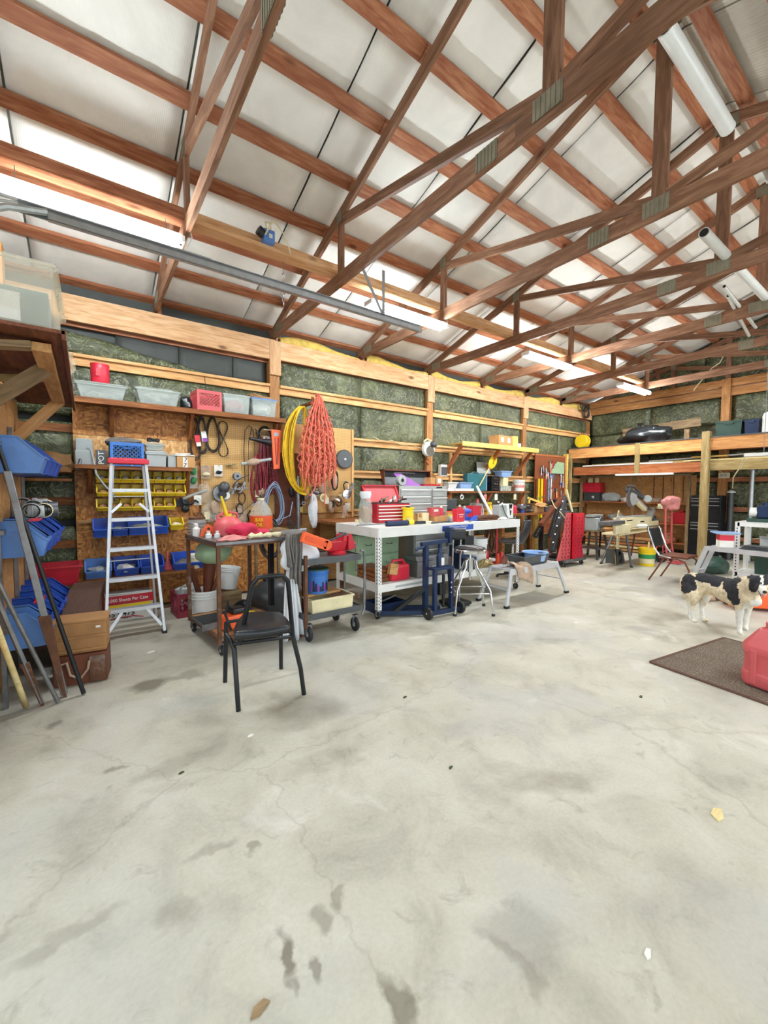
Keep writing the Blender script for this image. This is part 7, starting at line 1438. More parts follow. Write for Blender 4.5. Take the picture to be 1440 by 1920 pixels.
for i, (x0, x1, yt, sw, lb) in enumerate(((1048, 1069, 962, 0, 'perforated red wheel ramp at the front of the dolly'), (1071, 1093, 962, 1, 'second perforated red wheel ramp with a wavy edge, right end of the dolly'))):
    Y = 4.40 if i == 0 else 4.36
    A0, A1, zz0, zz1 = fr(x0, x1, 1038, yt, Y); t = thing('wheel_ramp', lb, 'ramp', ((A0+A1)/2, Y, .137)); w = (A1-A0)/2; hh = zz1-.137
    poly = [(-w*1.35, 0), (w, 0), (w, hh), (w*.1, hh), (-w*.2, hh*.6)] if i == 0 else [(-w, 0), (w, .01), (w*.85, hh*.15), (w*.55, hh*.33), (w*.9, hh*.5), (w, hh*.7), (w*.95, hh), (-w, hh)]
    part(t, 'panel', MB().prism(poly, -.015, .015, 'Y'), 'redp' if i else 'pinkred', bevel=.004); part(t, 'flange', MB().bb(w*.92 if i == 0 else -w, w if i == 0 else -w*.9, -.06, .06, 0, hh), 'red')
    h = MB()
    for r in range(12):
        for c in range(3):
            x = -w*.6+c*w*.55+(r % 2)*.03; z = .06+r*(hh-.1)/12
            if i == 0 and z > hh*.55 and c < 1: continue
            h.box((x, -.0165, z), (.035, .003, .035), ry=R_(45))
    o = part(t, 'punched_holes', h, 'maroon'); o['kind'] = 'stuff'
t = thing('yellow_stud', 'pale timber upright behind the crane', 'post', (7.95, 5.3, 0)); part(t, 'timber', MB().bb(-.06, .06, -.03, .03, 0, .95), 'yellowwood'); part(t, 'foot', MB().bb(-.09, .09, -.06, .06, 0, .02), 'shelfwood')
t = thing('fishing_sticks', 'pale bent stick leaning across in front of the tool board', 'stick', (8.2, 5.3, CT)); part(t, 'stick', MB().bar((-.55, 0, .30), (.35, .0, .08), .03, .04), 'yellowwood'); part(t, 'prop', MB().bar((.3, 0, 0), (.33, 0, .12), .03, .03), 'yellowwood'); part(t, 'prop', MB().bar((-.5, 0, 0), (-.5, 0, .3), .03, .03), 'yellowwood')

# ================================================================== GRINDER STAND, MITER SAW, BUCKETS
t = thing('work_stool', 'grey metal stool stand with a round saw machine on it, left of the miter saw', 'stand', (9.15, 4.65, 0))
for x, y in ((-.22, -.2), (.22, -.2), (.22, .2), (-.22, .2)): part(t, 'leg', MB().bar((x*1.25, y*1.25, 0), (x*.75, y*.75, .60), .04, .04, up=(0, 1, 0)), 'dgrey')
part(t, 'shelf', MB().bb(-.24, .24, -.22, .22, .22, .235), 'steel'); part(t, 'top', MB().bb(-.22, .24, -.2, .2, .60, .62), 'greyboard')
t = thing('scroll_saw', 'grey bench sander with a round plate on the metal stand', 'machine', (9.1, 4.6, .622)); part(t, 'body', MB().bb(-.16, .0, -.14, .14, 0, .28), 'greyp', bevel=.015); part(t, 'plate', MB().lathe((.03, -.15, .18), [(.02, -.015), (.13, -.012), (.135, .01)], 26, 'Y'), 'steel', smooth=True); part(t, 'arm', MB().bb(-.2, .25, -.06, .1, .30, .345), 'greyp'); part(t, 'column', MB().bb(.1, .2, -.05, .05, 0, .30), 'dgrey')
t = thing('wood_trestle', 'pale metal hoop frame and boards between the sander and the miter saw', 'frame', (9.75, 4.5, 0)); part(t, 'hoop', MB().tube([(.0, -.1, 0), (.0, -.1, .98), (.03, -.1, 1.04), (.07, -.1, .98), (.07, -.1, 0)], .018, 8), 'cream', smooth=True); part(t, 'board', MB().bb(-.45, .0, -.09, .2, .60, .65), 'birch'); part(t, 'leg', MB().bar((-.4, .1, 0), (-.35, .1, .60), .03, .03), 'black')
MX, MY = 9.0, 3.70
t = thing('saw_stand', 'miter saw stand with splayed dark tube legs and pale side wings', 'stand', (9.1, 3.9, 0)); g_ = V((9.1, 3.9, 0))
pl = aY(1150, 990, 3.85)
feet = [aZ(1127, 1057), aZ(1184, 1064), aZ(1183, 1042), aZ(1238, 1050)]
tops = [aY(1150, 1000, 4.10), aY(1174, 1001, 3.72), aY(1192, 990, 4.05), aY(1214, 992, 3.75)]
for i in range(4): part(t, 'leg', MB().cyl(V((feet[i].x, feet[i].y, 0))-g_, tops[i]-g_, .022 if i < 2 else .018, n=8), 'brownm' if i > 1 else 'dgrey', smooth=True); part(t, 'foot', MB().cyl(V((feet[i].x, feet[i].y, 0))-g_, V((feet[i].x, feet[i].y, .03))-g_, .026, n=8), 'rubber')
zt = tops[1].z
a = aY(1148, 997, 3.8); b = aY(1232, 989, 3.8)
part(t, 'deck', MB().bar(V((a.x+.05, 3.86, zt))-g_, V((b.x-.05, 3.86, zt+.02))-g_, .34, .035), 'cream', bevel=.005)
A0, A1, zz0, zz1 = fr(1153, 1180, 1001, 984, 3.66); part(t, 'wing', MB().bb(A0-9.1, A1-9.1, -.26, -.20, zz0, zz1), 'cream', bevel=.015); A0, A1, zz0, zz1 = fr(1141, 1170, 984, 977, 3.62); part(t, 'extension', MB().bb(A0-9.1, A1-9.1, -.30, -.12, zz0, zz1), 'steel', bevel=.004); A0, A1, zz0, zz1 = fr(1215, 1233, 988, 977, 3.7); part(t, 'wing', MB().bb(A0-9.1, A1-9.1, -.22, -.16, zz0, zz1), 'cream', bevel=.01)
mt_ = thing('miter_saw', 'grey sliding miter saw with its head raised, on the splayed stand', 'miter saw', (9.4, 3.78, zt+.02)); g_ = V((9.4, 3.78, zt+.02)); Q = lambda x, y, Y: aY(x, y, Y)-g_
c_ = lambda x0, x1, yb, yt, Y, d: (lambda r: MB().bb(r[0]-g_.x, r[1]-g_.x, Y-g_.y, Y-g_.y+d, max(0, r[2]-g_.z), r[3]-g_.z))(fr(x0, x1, yb, yt, Y))
part(mt_, 'base', c_(1172, 1222, 989, 970, 3.70, .24), 'cream', bevel=.02); part(mt_, 'fence', c_(1160, 1212, 972, 967, 3.80, .05), 'greyp', bevel=.004); part(mt_, 'turntable', MB().lathe(tuple(Q(1196, 985, 3.74)), [(.16, -.03), (.18, 0), (.16, .03)], 22), 'whitep', smooth=True)
part(mt_, 'slot', c_(1176, 1186, 977, 975, 3.695, .01), 'black'); part(mt_, 'slot', c_(1201, 1208, 979, 977, 3.695, .01), 'black')
part(mt_, 'pivot', MB().bar(Q(1214, 977, 3.8), Q(1224, 954, 3.8), .10, .13), 'greyp', bevel=.02); part(mt_, 'slide_rail', MB().cyl(Q(1206, 952, 3.85), Q(1252, 951, 3.85), .016, n=8).cyl(Q(1206, 955, 3.78), Q(1256, 955, 3.78), .016, n=8), 'chrome', smooth=True); part(mt_, 'rail_end', c_(1246, 1250, 956, 945, 3.76, .14), 'cream')
part(mt_, 'arm', MB().bar(Q(1210, 955, 3.80), Q(1188, 935, 3.80), .09, .10), 'greyp', bevel=.02)
part(mt_, 'blade', MB().lathe(tuple(Q(1182, 935, 3.76)), [(.02, -.004), (.17, -.002), (.17, .002)], 32, 'Y'), 'steel', smooth=True); part(mt_, 'blade_guard', MB().lathe(tuple(Q(1184, 933, 3.80)), [(.05, -.05), (.15, -.045), (.165, -.03), (.165, .03), (.05, .05)], 28, 'Y'), 'greyp', smooth=True)
part(mt_, 'upper_housing', MB().bar(Q(1176, 918, 3.80), Q(1216, 938, 3.80), .10, .085), 'dgrey', bevel=.02); part(mt_, 'handle', MB().tube([Q(1176, 911, 3.8), Q(1188, 912, 3.8), Q(1200, 924, 3.8), Q(1205, 930, 3.8)], .022, 8).tube([Q(1176, 911, 3.8), Q(1182, 918, 3.8), Q(1194, 922, 3.8)], .016, 8), 'dgrey', smooth=True); part(mt_, 'motor', MB().cyl(Q(1214, 935, 3.70), Q(1216, 937, 3.88), .075, n=16), 'greyp', smooth=True); part(mt_, 'lower_bracket', MB().bar(Q(1194, 942, 3.78), Q(1208, 955, 3.78), .07, .07), 'cream', bevel=.01)
t = thing('fender', 'black plastic fender panel leaning under the miter saw', 'panel', aZ(1156, 1060)); b_ = t.location.copy(); K = lambda x, y, Y: aY(x, y, Y)-b_
y_ = b_.y
part(t, 'shell', MB().hexa([K(1135, 1056, y_), K(1168, 1059, y_), K(1170, 1055, y_+.06), K(1137, 1053, y_+.06), K(1136, 1028, y_), K(1164, 1031, y_), K(1166, 1030, y_+.06), K(1138, 1028, y_+.06)]).hexa([K(1160, 1058, y_), K(1172, 1056, y_), K(1172, 1054, y_+.06), K(1162, 1054, y_+.06), K(1160, 1031, y_), K(1168, 1038, y_), K(1169, 1037, y_+.06), K(1161, 1030, y_+.06)]), 'dgrey', bevel=.01); part(t, 'rib', MB().bar(K(1154, 1029, y_-.01), K(1155, 1058, y_-.01), .02, .02), 'black')
part(t, 'prop_pole', MB().cyl(K(1154, 1058, y_-.02), K(1150, 990, y_+.05), .012, n=8), 'greyboard')
t = bucket('bucket', 'bright yellow bucket with a green and white label, a stick inside', aZ(1212, 1060), .155, .36, 'yellowb', rim='yellow', handle=False); part(t, 'label_green', MB().lathe((0, 0, 0), [(.145, .15), (.151, .235)], 24, close=False), 'green', smooth=True); part(t, 'label_white', MB().lathe((0, 0, 0), [(.139, .05), (.146, .148)], 24, close=False), 'cream', smooth=True); part(t, 'label_emblem', MB().box((.03, -.147, .14), (.06, .012, .12), rz=.2), 'dgrey', bevel=.01)
part(t, 'paint_stick', MB().bar((.05, 0, .05), (.16, .03, .46), .03, .006), 'pole')

# ================================================================== RIGHT GABLE: LOFT, SHELVES, CABINET
LX = 10.4
L = thing('storage_loft', 'timber loft along the right wall with two beams and hanging posts', 'loft', (11.0, 3.4, 0))
zt = 2.60
for (y0, y1) in ((5.98, 3.02), (2.98, -.6)):
    lumber('front_beam', (LX, y0, zt-.14), (LX, y1, zt-.14), .04, .25, 'loft', L); lumber('deck_edge', (LX-.005, y0, zt-.002), (LX-.005, y1, zt-.002), .06, .022, 'dgrey', L)
    lumber('deck_board', (LX+.27, y0, zt-.002), (LX+.27, y1, zt-.002), .5, .02, 'darkply', L); lumber('deck_board', (LX+.78, y0, zt-.002), (LX+.78, y1, zt-.002), .5, .02, 'darkply', L)
lumber('lower_beam', (LX+.03, 5.85, 2.0), (LX+.03, 3.02, 2.0), .04, .21, 'loftred', L); lumber('lower_beam', (LX+.03, 2.96, 2.02), (LX+.03, 1.75, 2.02), .04, .2, 'treated', L)
for y in (5.6, 4.9, 4.2, 3.5, 2.8): lumber('joist', (LX+.03, y, zt-.09), (11.4, y, zt-.09), .04, .14, 'loftred', L); lumber('joist', (LX+.05, y, 1.96), (11.4, y, 1.96), .04, .09, 'loftred', L)
lumber('hanger_post', (LX-.02, 4.30, 1.90), (LX-.02, 4.30, 2.60), .10, .04, 'treated', L, up=(1, 0, 0))
lumber('front_post', (LX, 3.0, 0), (LX, 3.0, 2.72), .13, .13, 'treated', L, up=(1, 0, 0)); lumber('end_post', (LX, 5.93, 0), (LX, 5.93, 2.47), .06, .06, 'treated', L, up=(1, 0, 0))
lumber('front_post', (LX, -.5, 0), (LX, -.5, 2.6), .13, .13, 'treated', L, up=(1, 0, 0))
# timber stored in the loft
for i, (y0, y1, z, dx, m_, lb) in enumerate(((5.6, 3.6, 2.125, .02, 'white', 'long white trim strip lying on the lower loft beam'), (4.4, 3.3, 2.125, .10, 'pole', 'short pale board resting on the lower loft beam'), (3.7, 2.5, 2.14, .16, 'birch', 'pale plank stacked right of the hanging post'), (3.4, 1.3, 2.14, .06, 'pole', 'thin pale strip jutting out past the front post'), (5.7, 4.5, 2.125, .2, 'greyboard', 'grey board stacked deep in the lower loft'), (5.5, 3.2, 2.16, .3, 'pole', 'pale board lying deep behind the hanging post'), (4.2, 2.3, 2.19, .38, 'white', 'white strip lying over the stacked planks'), (3.3, 2.7, 2.22, .2, 'yellowwood', 'short yellow block on the stacked planks'))):
    t = lumber('stored_board', (LX+dx, y0, z), (LX+dx+.02, y1, z+(0 if i != 6 else .06)), .07, .03, m_); tag(t, lb, 'board')
t = lumber('hanging_tube', (LX-.06, 4.75, 1.875), (LX-.06, 3.55, 1.875), .05, .045, 'white'); tag(t, 'pale strip light housing fixed under the lower loft beam', 'tube')
# things on the loft
t = thing('black_sack', 'black bin liner heap on the loft deck', 'sack', (10.82, 4.35, zt+.012)); part(t, 'heap', MB().blob((0, 0, .16), (.26, .50, .25), 61, .38, 30, 18, True).blob((.05, -.1, .28), (.16, .22, .16), 63, .4, 20, 12), 'blacktarp', smooth=True); part(t, 'knot', MB().lathe((0, .1, .40), [(.05, 0), (.03, .04), (.07, .1)], 10), 'blacktarp')
t = lumber('stored_board', (11.2, 5.0, 2.98), (11.2, 3.35, 3.05), .03, .19, 'greyboard'); tag(t, 'wide pale board standing behind the black bin liner on the loft', 'board')
pb_ = thing('board_rest', 'hidden low blocks under the wide pale board on the loft', 'block', (11.2, 4.2, zt+.01)); 
for y in (-.6, .6): part(pb_, 'block', MB().bb(-.04, .04, y-.05, y+.05, 0, .30), 'greyboard')
t = thing('yellow_reel', 'yellow cord reel with two round cheeks at the back corner of the loft', 'reel', (LX+.18, 5.72, zt+.012)); part(t, 'cheek', MB().lathe((-.08, 0, .17), [(.03, -.012), (.16, -.012), (.17, 0), (.16, .012), (.03, .012)], 24, 'X'), 'yellow', smooth=True); part(t, 'cheek', MB().lathe((.08, 0, .17), [(.03, -.012), (.16, -.012), (.17, 0), (.16, .012), (.03, .012)], 24, 'X'), 'yellow', smooth=True); part(t, 'drum', MB().lathe((0, 0, .17), [(.10, -.08), (.10, .08)], 20, 'X'), 'yellowcord', smooth=True); part(t, 'handle', MB().tube([(-.05, 0, .32), (-.05, 0, .40), (.05, 0, .40), (.05, 0, .32)], .015, 6), 'brownm')
for i, (y, m_, w_, h_, lb) in enumerate(((2.72, 'greend', .42, .30, 'dark green storage box on the loft right of the post'), (2.36, 'navy', .22, .28, 'dark blue box squeezed beside the white jerrycan'))):
    tote('storage_box', lb, (LX+.45, y, zt+.012), .36, w_, h_, m_, lid=m_, taper=.92)
t = thing('white_jerrycan', 'tall white plastic drum on the loft at the right edge of the photo', 'drum', (LX+.35, 2.08, zt+.012)); part(t, 'body', MB().lathe((0, 0, 0), [(.12, 0), (.14, .02), (.14, .14), (.135, .16), (.14, .18), (.14, .34), (.12, .40), (.06, .42)], 22), 'whitep', smooth=True); part(t, 'cap', MB().cyl((0, 0, .42), (0, 0, .46), .05), 'cream')
solo('loft_wire', 'loose pale wire draped from the gable truss above the loft', 'wire', MB().tube([tuple(aX(x, y, 11.3)) for x, y in ((1356, 668), (1350, 680), (1335, 690), (1322, 706), (1308, 722), (1300, 733))], .012, 5), 'cream', smooth=True)

# shelf unit against the gable
U = thing('wall_shelving', 'plywood backed shelving along the gable under the loft', 'shelving', (11.2, 4.7, 0))
for y0, y1 in ((6.0, 5.3), (5.295, 4.6), (4.595, 3.95), (3.945, 3.45)): part(U, 'back_panel', MB().bb(11.42-11.2, 11.43-11.2, y1-4.7, y0-4.7, .1, 1.86), 'birch')
for z in (1.20, .72, .28): lumber('shelf_board', (11.22, 5.95, z), (11.22, 3.45, z), .40, .03, 'loftred', U)
for y in (5.95, 4.62, 3.47): lumber('upright', (11.02, y, 0), (11.02, y, 1.9), .06, .07, 'greyboard', U, up=(1, 0, 0))
lumber('top_rail', (11.0, 5.95, 1.86), (11.0, 3.45, 1.86), .04, .05, 'greyboard', U)
for y in (4.32, 4.12, 3.9, 3.7): part(U, 'divider', MB().bb(11.40-11.2, 11.42-11.2, y-4.7-.006, y-4.7+.006, 1.22, 1.86), 'rust')
SH = [(5.70, 'whitebag', .20, .14, 1.217, 'crumpled white bag on the upper gable shelf'), (5.25, 'greyp', .30, .16, 1.217, 'wide grey cloth bundle on the upper gable shelf'), (4.86, 'paper', .16, .08, 1.217, 'flat white packet on the upper gable shelf'), (4.2, 'ragbeige', .22, .08, 1.217, 'beige heap on the upper gable shelf right of the saw'), (5.6, 'cardd', .25, .12, .737, 'brown heap on the middle gable shelf'), (5.1, 'greyp', .25, .12, .737, 'grey heap on the middle gable shelf'), (4.3, 'dgrey', .22, .12, .737, 'dark heap on the middle gable shelf right of the saw'), (3.85, 'cardd', .2, .12, .297, 'brown heap on the bottom gable shelf'), (5.3, 'cardd', .3, .10, .297, 'tan heap on the bottom gable shelf')]
for y, m_, r, h_, z, lb in SH: solo('bundle', lb, 'bundle', MB().blob((11.2, y, z+h_*.5), (.14, r*.8, h_*.95), int(y*100), .3, 16, 10, True), m_, smooth=True)
for i in range(5):
    t = lumber('stacked_board', (10.7, 5.6, .05+.075*i), (10.7+.02*i, 4.2-.1*(i % 3), .05+.075*i), .14, .05, ['birch', 'pole', 'loftred', 'greyboard', 'birch'][i]); tag(t, 'board in the low pile under the gable shelves, '+['at the bottom', 'second from the floor', 'in the middle', 'second from the top', 'on top'][i], 'board', 'boards piled under the gable shelves')
t = thing('red_organizer', 'red parts organizer with small drawers at the left end of the gable shelves', 'organizer', (11.12, 5.72, 1.45)); part(t, 'body', MB().bb(-.08, .18, -.26, .20, 0, .26), 'red', bevel=.004)
for i in range(3):
    for j in range(3): part(t, 'drawer', MB().bb(-.095, -.08, -.25+.15*j, -.11+.15*j, .01+.083*i, .08+.083*i), 'redp')
part(t, 'stand', MB().bb(-.06, .16, -.24, .18, -.233, 0), 'dgrey'); solo('label_cards', 'two cream cards standing on the red parts organizer', 'cards', MB().bb(11.05, 11.06, 5.50, 5.60, 1.712, 1.85).bb(11.05, 11.06, 5.66, 5.78, 1.712, 1.85), 'cream')
# black cabinet, hand truck
t = thing('black_tool_cabinet', 'tall black drawer cabinet with silver edges behind the loft post', 'tool cabinet', (11.2, 3.15, 0)); part(t, 'body', MB().bb(-.2, .2, -.28, .28, .02, .82).bb(-.18, .2, -.27, .27, .82, 1.40), 'black', bevel=.006)
part(t, 'foot', MB().bb(-.15, .15, -.2, .2, 0, .02), 'rubber')
for z in (1.34, 1.28, 1.19, .80, .74, .66): d = part(t, 'drawer', MB().bb(-.215, -.2, -.26, .26, z-.045, z), 'blackp'); link('drawer_pull', MB().bb(-.222, -.215, -.25, .25, z-.014, z-.002), 'greyp', parent=d)
t = thing('downpipe', 'dark grey capped pipe standing between the cabinet and the gable post', 'pipe', (11.33, 2.79, 0)); part(t, 'pipe', MB().cyl((0, 0, 0), (0, 0, 1.46), .055, n=14), 'dgrey', smooth=True); part(t, 'cap', MB().lathe((0, 0, 1.46), [(.08, 0), (.08, .02), (.04, .05), (.01, .06)], 16), 'whitep', smooth=True)
HX, HY = 9.85, 3.42
t = thing('hand_truck', 'red tubular hand truck draped with a pink cloth', 'hand truck', (HX, HY, 0))
for s in (-.16, .16): part(t, 'rail', MB().tube([(s, -.06, .05), (s, .0, .4), (s, .02, 1.12), (s*.9, .0, 1.22), (s*.5, -.02, 1.25)], .018, 8), 'pinkred', smooth=True); part(t, 'wheel', MB().lathe((s*1.25, .06, .11), [(.03, -.02), (.10, -.02), (.11, 0), (.10, .02), (.03, .02)], 18, 'X'), 'rubber', smooth=True); part(t, 'skid', MB().tube([(s, -.05, .5), (s, .16, .3), (s, .14, .1)], .012, 6), 'pinkred')
for z in (.25, .6, .95): part(t, 'crossbar', MB().cyl((-.16, 0, z), (.16, 0, z), .014, n=8), 'pinkred')
part(t, 'toe_plate', MB().box((0, -.16, .02), (.38, .20, .02)), 'pinkred')
solo('pink_cloth', 'faded pink cloth thrown over the hand truck handle', 'cloth', MB().blob((HX+.02, HY, 1.24), (.24, .15, .15), 71, .35, 24, 14), 'pinkcloth', smooth=True)
solo('red_jerrycan', 'red can standing behind the hand truck on the gable shelf', 'can', MB().bb(11.08, 11.3, 3.52, 3.78, .736, 1.0).bb(11.12, 11.26, 3.58, 3.7, 1.0, 1.04), 'red', bevel=.02)
bpy.data.objects['bundle.007'].location.x = 11.18
t = thing('junction_box', 'cream outlet box beside the gable post, wire running up from it', 'outlet', (11.38, 2.86, 1.78)); part(t, 'box', MB().bb(-.03, .02, -.02, .17, 0, .12), 'cream', bevel=.004); part(t, 'socket', MB().bb(-.036, -.03, .02, .07, .03, .09).bb(-.036, -.03, .09, .14, .03, .09), 'greyp'); part(t, 'wire', MB().tube([(-.02, .1, .12), (-.04, .2, .2), (-.1, .3, .3)], .008, 5), 'cream', smooth=True)
# galvanised tube and its clip
X_ = 11.3; a = aX(1411, 880, X_); b = aX(1410, 952, X_)
t = thing('galvanised_mast', 'shiny upright galvanised tube behind the compressor', 'tube', (a.x, a.y, 0)); part(t, 'tube', MB().cyl((0, 0, 0), (0, 0, a.z), .045, n=14), 'galv', smooth=True); part(t, 'clip', MB().bb(-.06, .06, -.06, .06, a.z-.02, a.z+.02), 'steel')
part(t, 'collar', MB().cyl((0, 0, 0), (0, 0, .03), .08), 'steel')

# ================================================================== RIGHT FOREGROUND: white shelf table, platform, chair
WX, WY_ = 8.0, 1.87
t = thing('white_shelf_table', 'white perforated steel table at the right edge carrying the compressor', 'table', (WX+.25, WY_-.6, 0)); 
zt = aX(1385, 978, WX).z
frame_thing(t, -.25, .25, -.6, .6, (zt-.04, .24), 'white', .028, ztop=zt); part(t, 'top', MB().bb(-.28, .28, -.63, .63, zt-.01, zt), 'white', bevel=.003); part(t, 'shelf', MB().bb(-.26, .26, -.6, .6, .25, .262), 'white'); part(t, 'mid_shelf', MB().bb(-.26, .26, -.6, .6, .62, .64), 'white')
h = MB()
for i in range(20): h.box((-.2795, .6, .08+i*.045), (.003, .014, .02))
part(t, 'slot_holes', h, 'black')['kind'] = 'stuff'
t = thing('air_compressor', 'small blue and white twin tank machine on the white shelf table', 'compressor', (WX+.20, WY_-.28, zt+.001)); part(t, 'base', MB().bb(-.14, .14, -.22, .20, 0, .05), 'greend', bevel=.01); part(t, 'tank', MB().cyl((-.02, .18, .14), (-.02, -.12, .14), .075, n=18), 'whitep', smooth=True); part(t, 'blue_cover', MB().bb(-.10, .10, -.07, .10, .05, .25), 'navy', bevel=.025); part(t, 'white_motor', MB().bb(-.10, .10, -.24, -.08, .05, .24), 'whitep', bevel=.03); part(t, 'top_knob', MB().cyl((0, .02, .25), (0, .02, .29), .04).cyl((0, -.15, .24), (0, -.15, .28), .03), 'navy', smooth=True)
solo('red_case', 'red plastic case at the very right edge on the white shelf table', 'case', MB().bb(WX+.1, WX+.4, 1.22, 1.34, zt+.001, zt+.30), 'redp', bevel=.015)
carton('grey_box', 'open weathered grey box on the middle shelf of the white table', (WX+.2, 1.45, .642), .30, .34, .16, 0, 'greyp', open_=True)
tote('teal_tub', 'dark teal tub of metal parts on the low shelf of the white table', (WX+.22, 1.4, .264), .36, .55, .26, 'greend', fill=.9, fillmat='dgrey', taper=.95)
t = thing('work_platform', 'aluminium folding step in front of the white table, a box on top', 'platform', (7.75, 2.0, 0)); pt = .66
a = aZ(1326, 1024, pt); b = aZ(1440, 1036, pt); d_ = (b-a).normalized(); n_ = V((-d_.y, d_.x, 0)); n_ = -n_ if n_.dot(V((1, .3, 0))) < 0 else n_; o_ = V((7.75, 2.0, 0))
b = a+d_*(b-a).length*1.15
part(t, 'deck', MB().hexa([p-o_-V((0, 0, .02)) for p in (a, b, b+n_*.22, a+n_*.22)]+[p-o_ for p in (a, b, b+n_*.22, a+n_*.22)]), 'alu'); part(t, 'side_channel', MB().bar(a-o_-V((0, 0, .03)), b-o_-V((0, 0, .03)), .02, .07), 'alu'); part(t, 'side_channel', MB().bar(a+n_*.22-o_-V((0, 0, .03)), b+n_*.22-o_-V((0, 0, .03)), .02, .07), 'alu')
for p0, s in ((a, -1), (a+n_*.22, -1), (b, 1), (b+n_*.22, 1)):
    f_ = p0+d_*.22*s; part(t, 'leg', MB().bar(p0-o_-V((0, 0, .01)), V((f_.x, f_.y, .02))-o_, .06, .03, up=tuple(n_)), 'alu', bevel=.003); part(t, 'foot', MB().box(V((f_.x, f_.y, .012))-o_, (.06, .06, .024)), 'black')
for s, p0 in ((-1, a), (1, b)): p1 = p0+d_*.12*s; part(t, 'rung', MB().bar(V((p1.x, p1.y, .28))-o_, V((p1.x, p1.y, .28))+n_*.22-o_, .05, .012), 'alu')
c_ = a+d_*.17+n_*.12
t = carton('parts_carton', 'red and white carton with a flattened card on top, on the folding step', (c_.x, c_.y, pt+.001), .17, .17, .20, R_(-60), 'paper', tape=False); part(t, 'red_band', MB().box((0, 0, .145), (.174, .174, .08)), 'redp'); solo('flat_card', 'pale blue and pink flattened card lying on the red and white carton', 'card', MB().box((c_.x, c_.y, pt+.217), (.30, .26, .02), rz=R_(-60)), 'bluebasin')
t = thing('steel_plates', 'flat stack of dark steel plates on the right of the folding step', 'plates', (a+d_*.55+n_*.13).xy.to_3d()+V((0, 0, pt+.001)), math.atan2(d_.y, d_.x)); 
for i in range(3): part(t, 'plate', MB().box((0, .01*i, .012+.02*i), (.34-.04*i, .18, .014)), 'dgrey')
solo('pink_rag', 'pink cloth at the right end of the folding step', 'rag', rag(tuple(a+d_*.88+n_*.1+V((0, 0, .002))), (.10, .09), .07, 3, 6), 'pinkcloth', smooth='all')
# brown tubular chair
t = thing('stacking_chair', 'brown tubular chair with a padded back, between the yellow bucket and the dog', 'chair', (7.88, 2.66, 0)); r = .013; sz = .42
for s in (-.24, .24):
    part(t, 'leg', MB().tube([(s, .26, 0), (s, .05, sz-.03)], r, 8), 'brownm', smooth=True); part(t, 'leg', MB().tube([(s, -.34, 0), (s, -.30, .25), (s, -.24, sz-.05), (s, -.14, sz-.015), (s, .12, sz-.02)], r, 8), 'brownm', smooth=True)
    part(t, 'back_tube', MB().tube([(s, -.05, sz-.01), (s, .12, sz+.02), (s, .19, sz+.12), (s*.97, .30, sz+.42), (s*.9, .31, sz+.47)], r, 8), 'chrome', smooth=True)
part(t, 'seat', MB().box((0, -.08, sz+.01), (.44, .40, .04)), 'brownm', bevel=.015, smooth=True); part(t, 'backrest', MB().hexa([(-.2, .205, sz+.14), (.2, .205, sz+.14), (.2, .235, sz+.14), (-.2, .235, sz+.14), (-.19, .285, sz+.44), (.19, .285, sz+.44), (.19, .315, sz+.44), (-.19, .315, sz+.44)]), 'vinylblack', bevel=.012); part(t, 'top_tube', MB().cyl((-.216, .31, sz+.47), (.216, .31, sz+.47), r, n=8), 'chrome', smooth=True)
# orange machine and floor clutter beyond the dog
t = thing('orange_floor_jack', 'long orange red floor jack on the ground beyond the dog', 'floor jack', (6.9, 1.35, 0), R_(-55)); part(t, 'frame', MB().bb(-.38, .5, -.15, -.10, .04, .20).bb(-.38, .5, .10, .15, .04, .20), 'orange', bevel=.01); part(t, 'top_plate', MB().bb(-.3, .3, -.12, .12, .17, .21), 'jugorange', bevel=.01); part(t, 'lift_arm', MB().bar((-.2, 0, .20), (.35, 0, .28), .10, .07), 'orange', bevel=.01); part(t, 'saddle', MB().cyl((.38, 0, .30), (.38, 0, .34), .06), 'black')
for x in (-.3, .42):
    for y in (-.17, .17): part(t, 'wheel', MB().lathe((x, y, .055), [(.015, -.02), (.05, -.02), (.055, 0), (.05, .02), (.015, .02)], 14, 'Y'), 'steel', smooth=True)
t = thing('orange_tray_box', 'wide orange red tool tray on the floor at the foot of the white table', 'tray', (7.45, 1.22, 0), R_(-62)); part(t, 'body', openbox(MB(), .95, .30, .26, .01, .97), 'orange'); part(t, 'rim', rimring(MB(), .95, .30, .255, .02, .015), 'red')
t = thing('fleece', 'heap of beige and grey cloth on the floor behind the dog', 'cloth', (7.0, 1.98, 0)); part(t, 'heap', rag((0, 0, 0), (.26, .20), .22, 51, 7, nu=34, nv=12), 'ragbeige', smooth='all'); part(t, 'grey_fold', rag((.1, -.1, .0), (.16, .12), .24, 52, 5), 'raggrey', smooth='all')
t = thing('paper_cup', 'red and white paper cup standing behind the heap of cloth', 'cup', (7.35, 2.2, 0)); part(t, 'cup', MB().lathe((0, 0, 0), [(.045, 0), (.06, .16), (.065, .165), (.055, .165), (.04, .01)], 16, close=False), 'redp', smooth=True); part(t, 'lid', MB().cyl((0, 0, .165), (0, 0, .19), .064), 'whitep', smooth=True)
solo('shop_rag_pile', 'grey brown lump of rags on the floor seen under the dog belly', 'rags', MB().blob((6.75, 2.02, .09), (.15, .12, .11), 55, .25, 18, 12, True), 'greyboard', smooth=True)
t = thing('grass_bag', 'dark green bag on the floor behind the folding step', 'bag', (9.3, 2.5, 0)); part(t, 'bag_body', MB().blob((0, 0, .12), (.40, .22, .17), 57, .2, 22, 12, True), 'greend', smooth=True); part(t, 'tie', MB().cyl((.3, 0, .2), (.38, 0, .26), .03), 'greend')

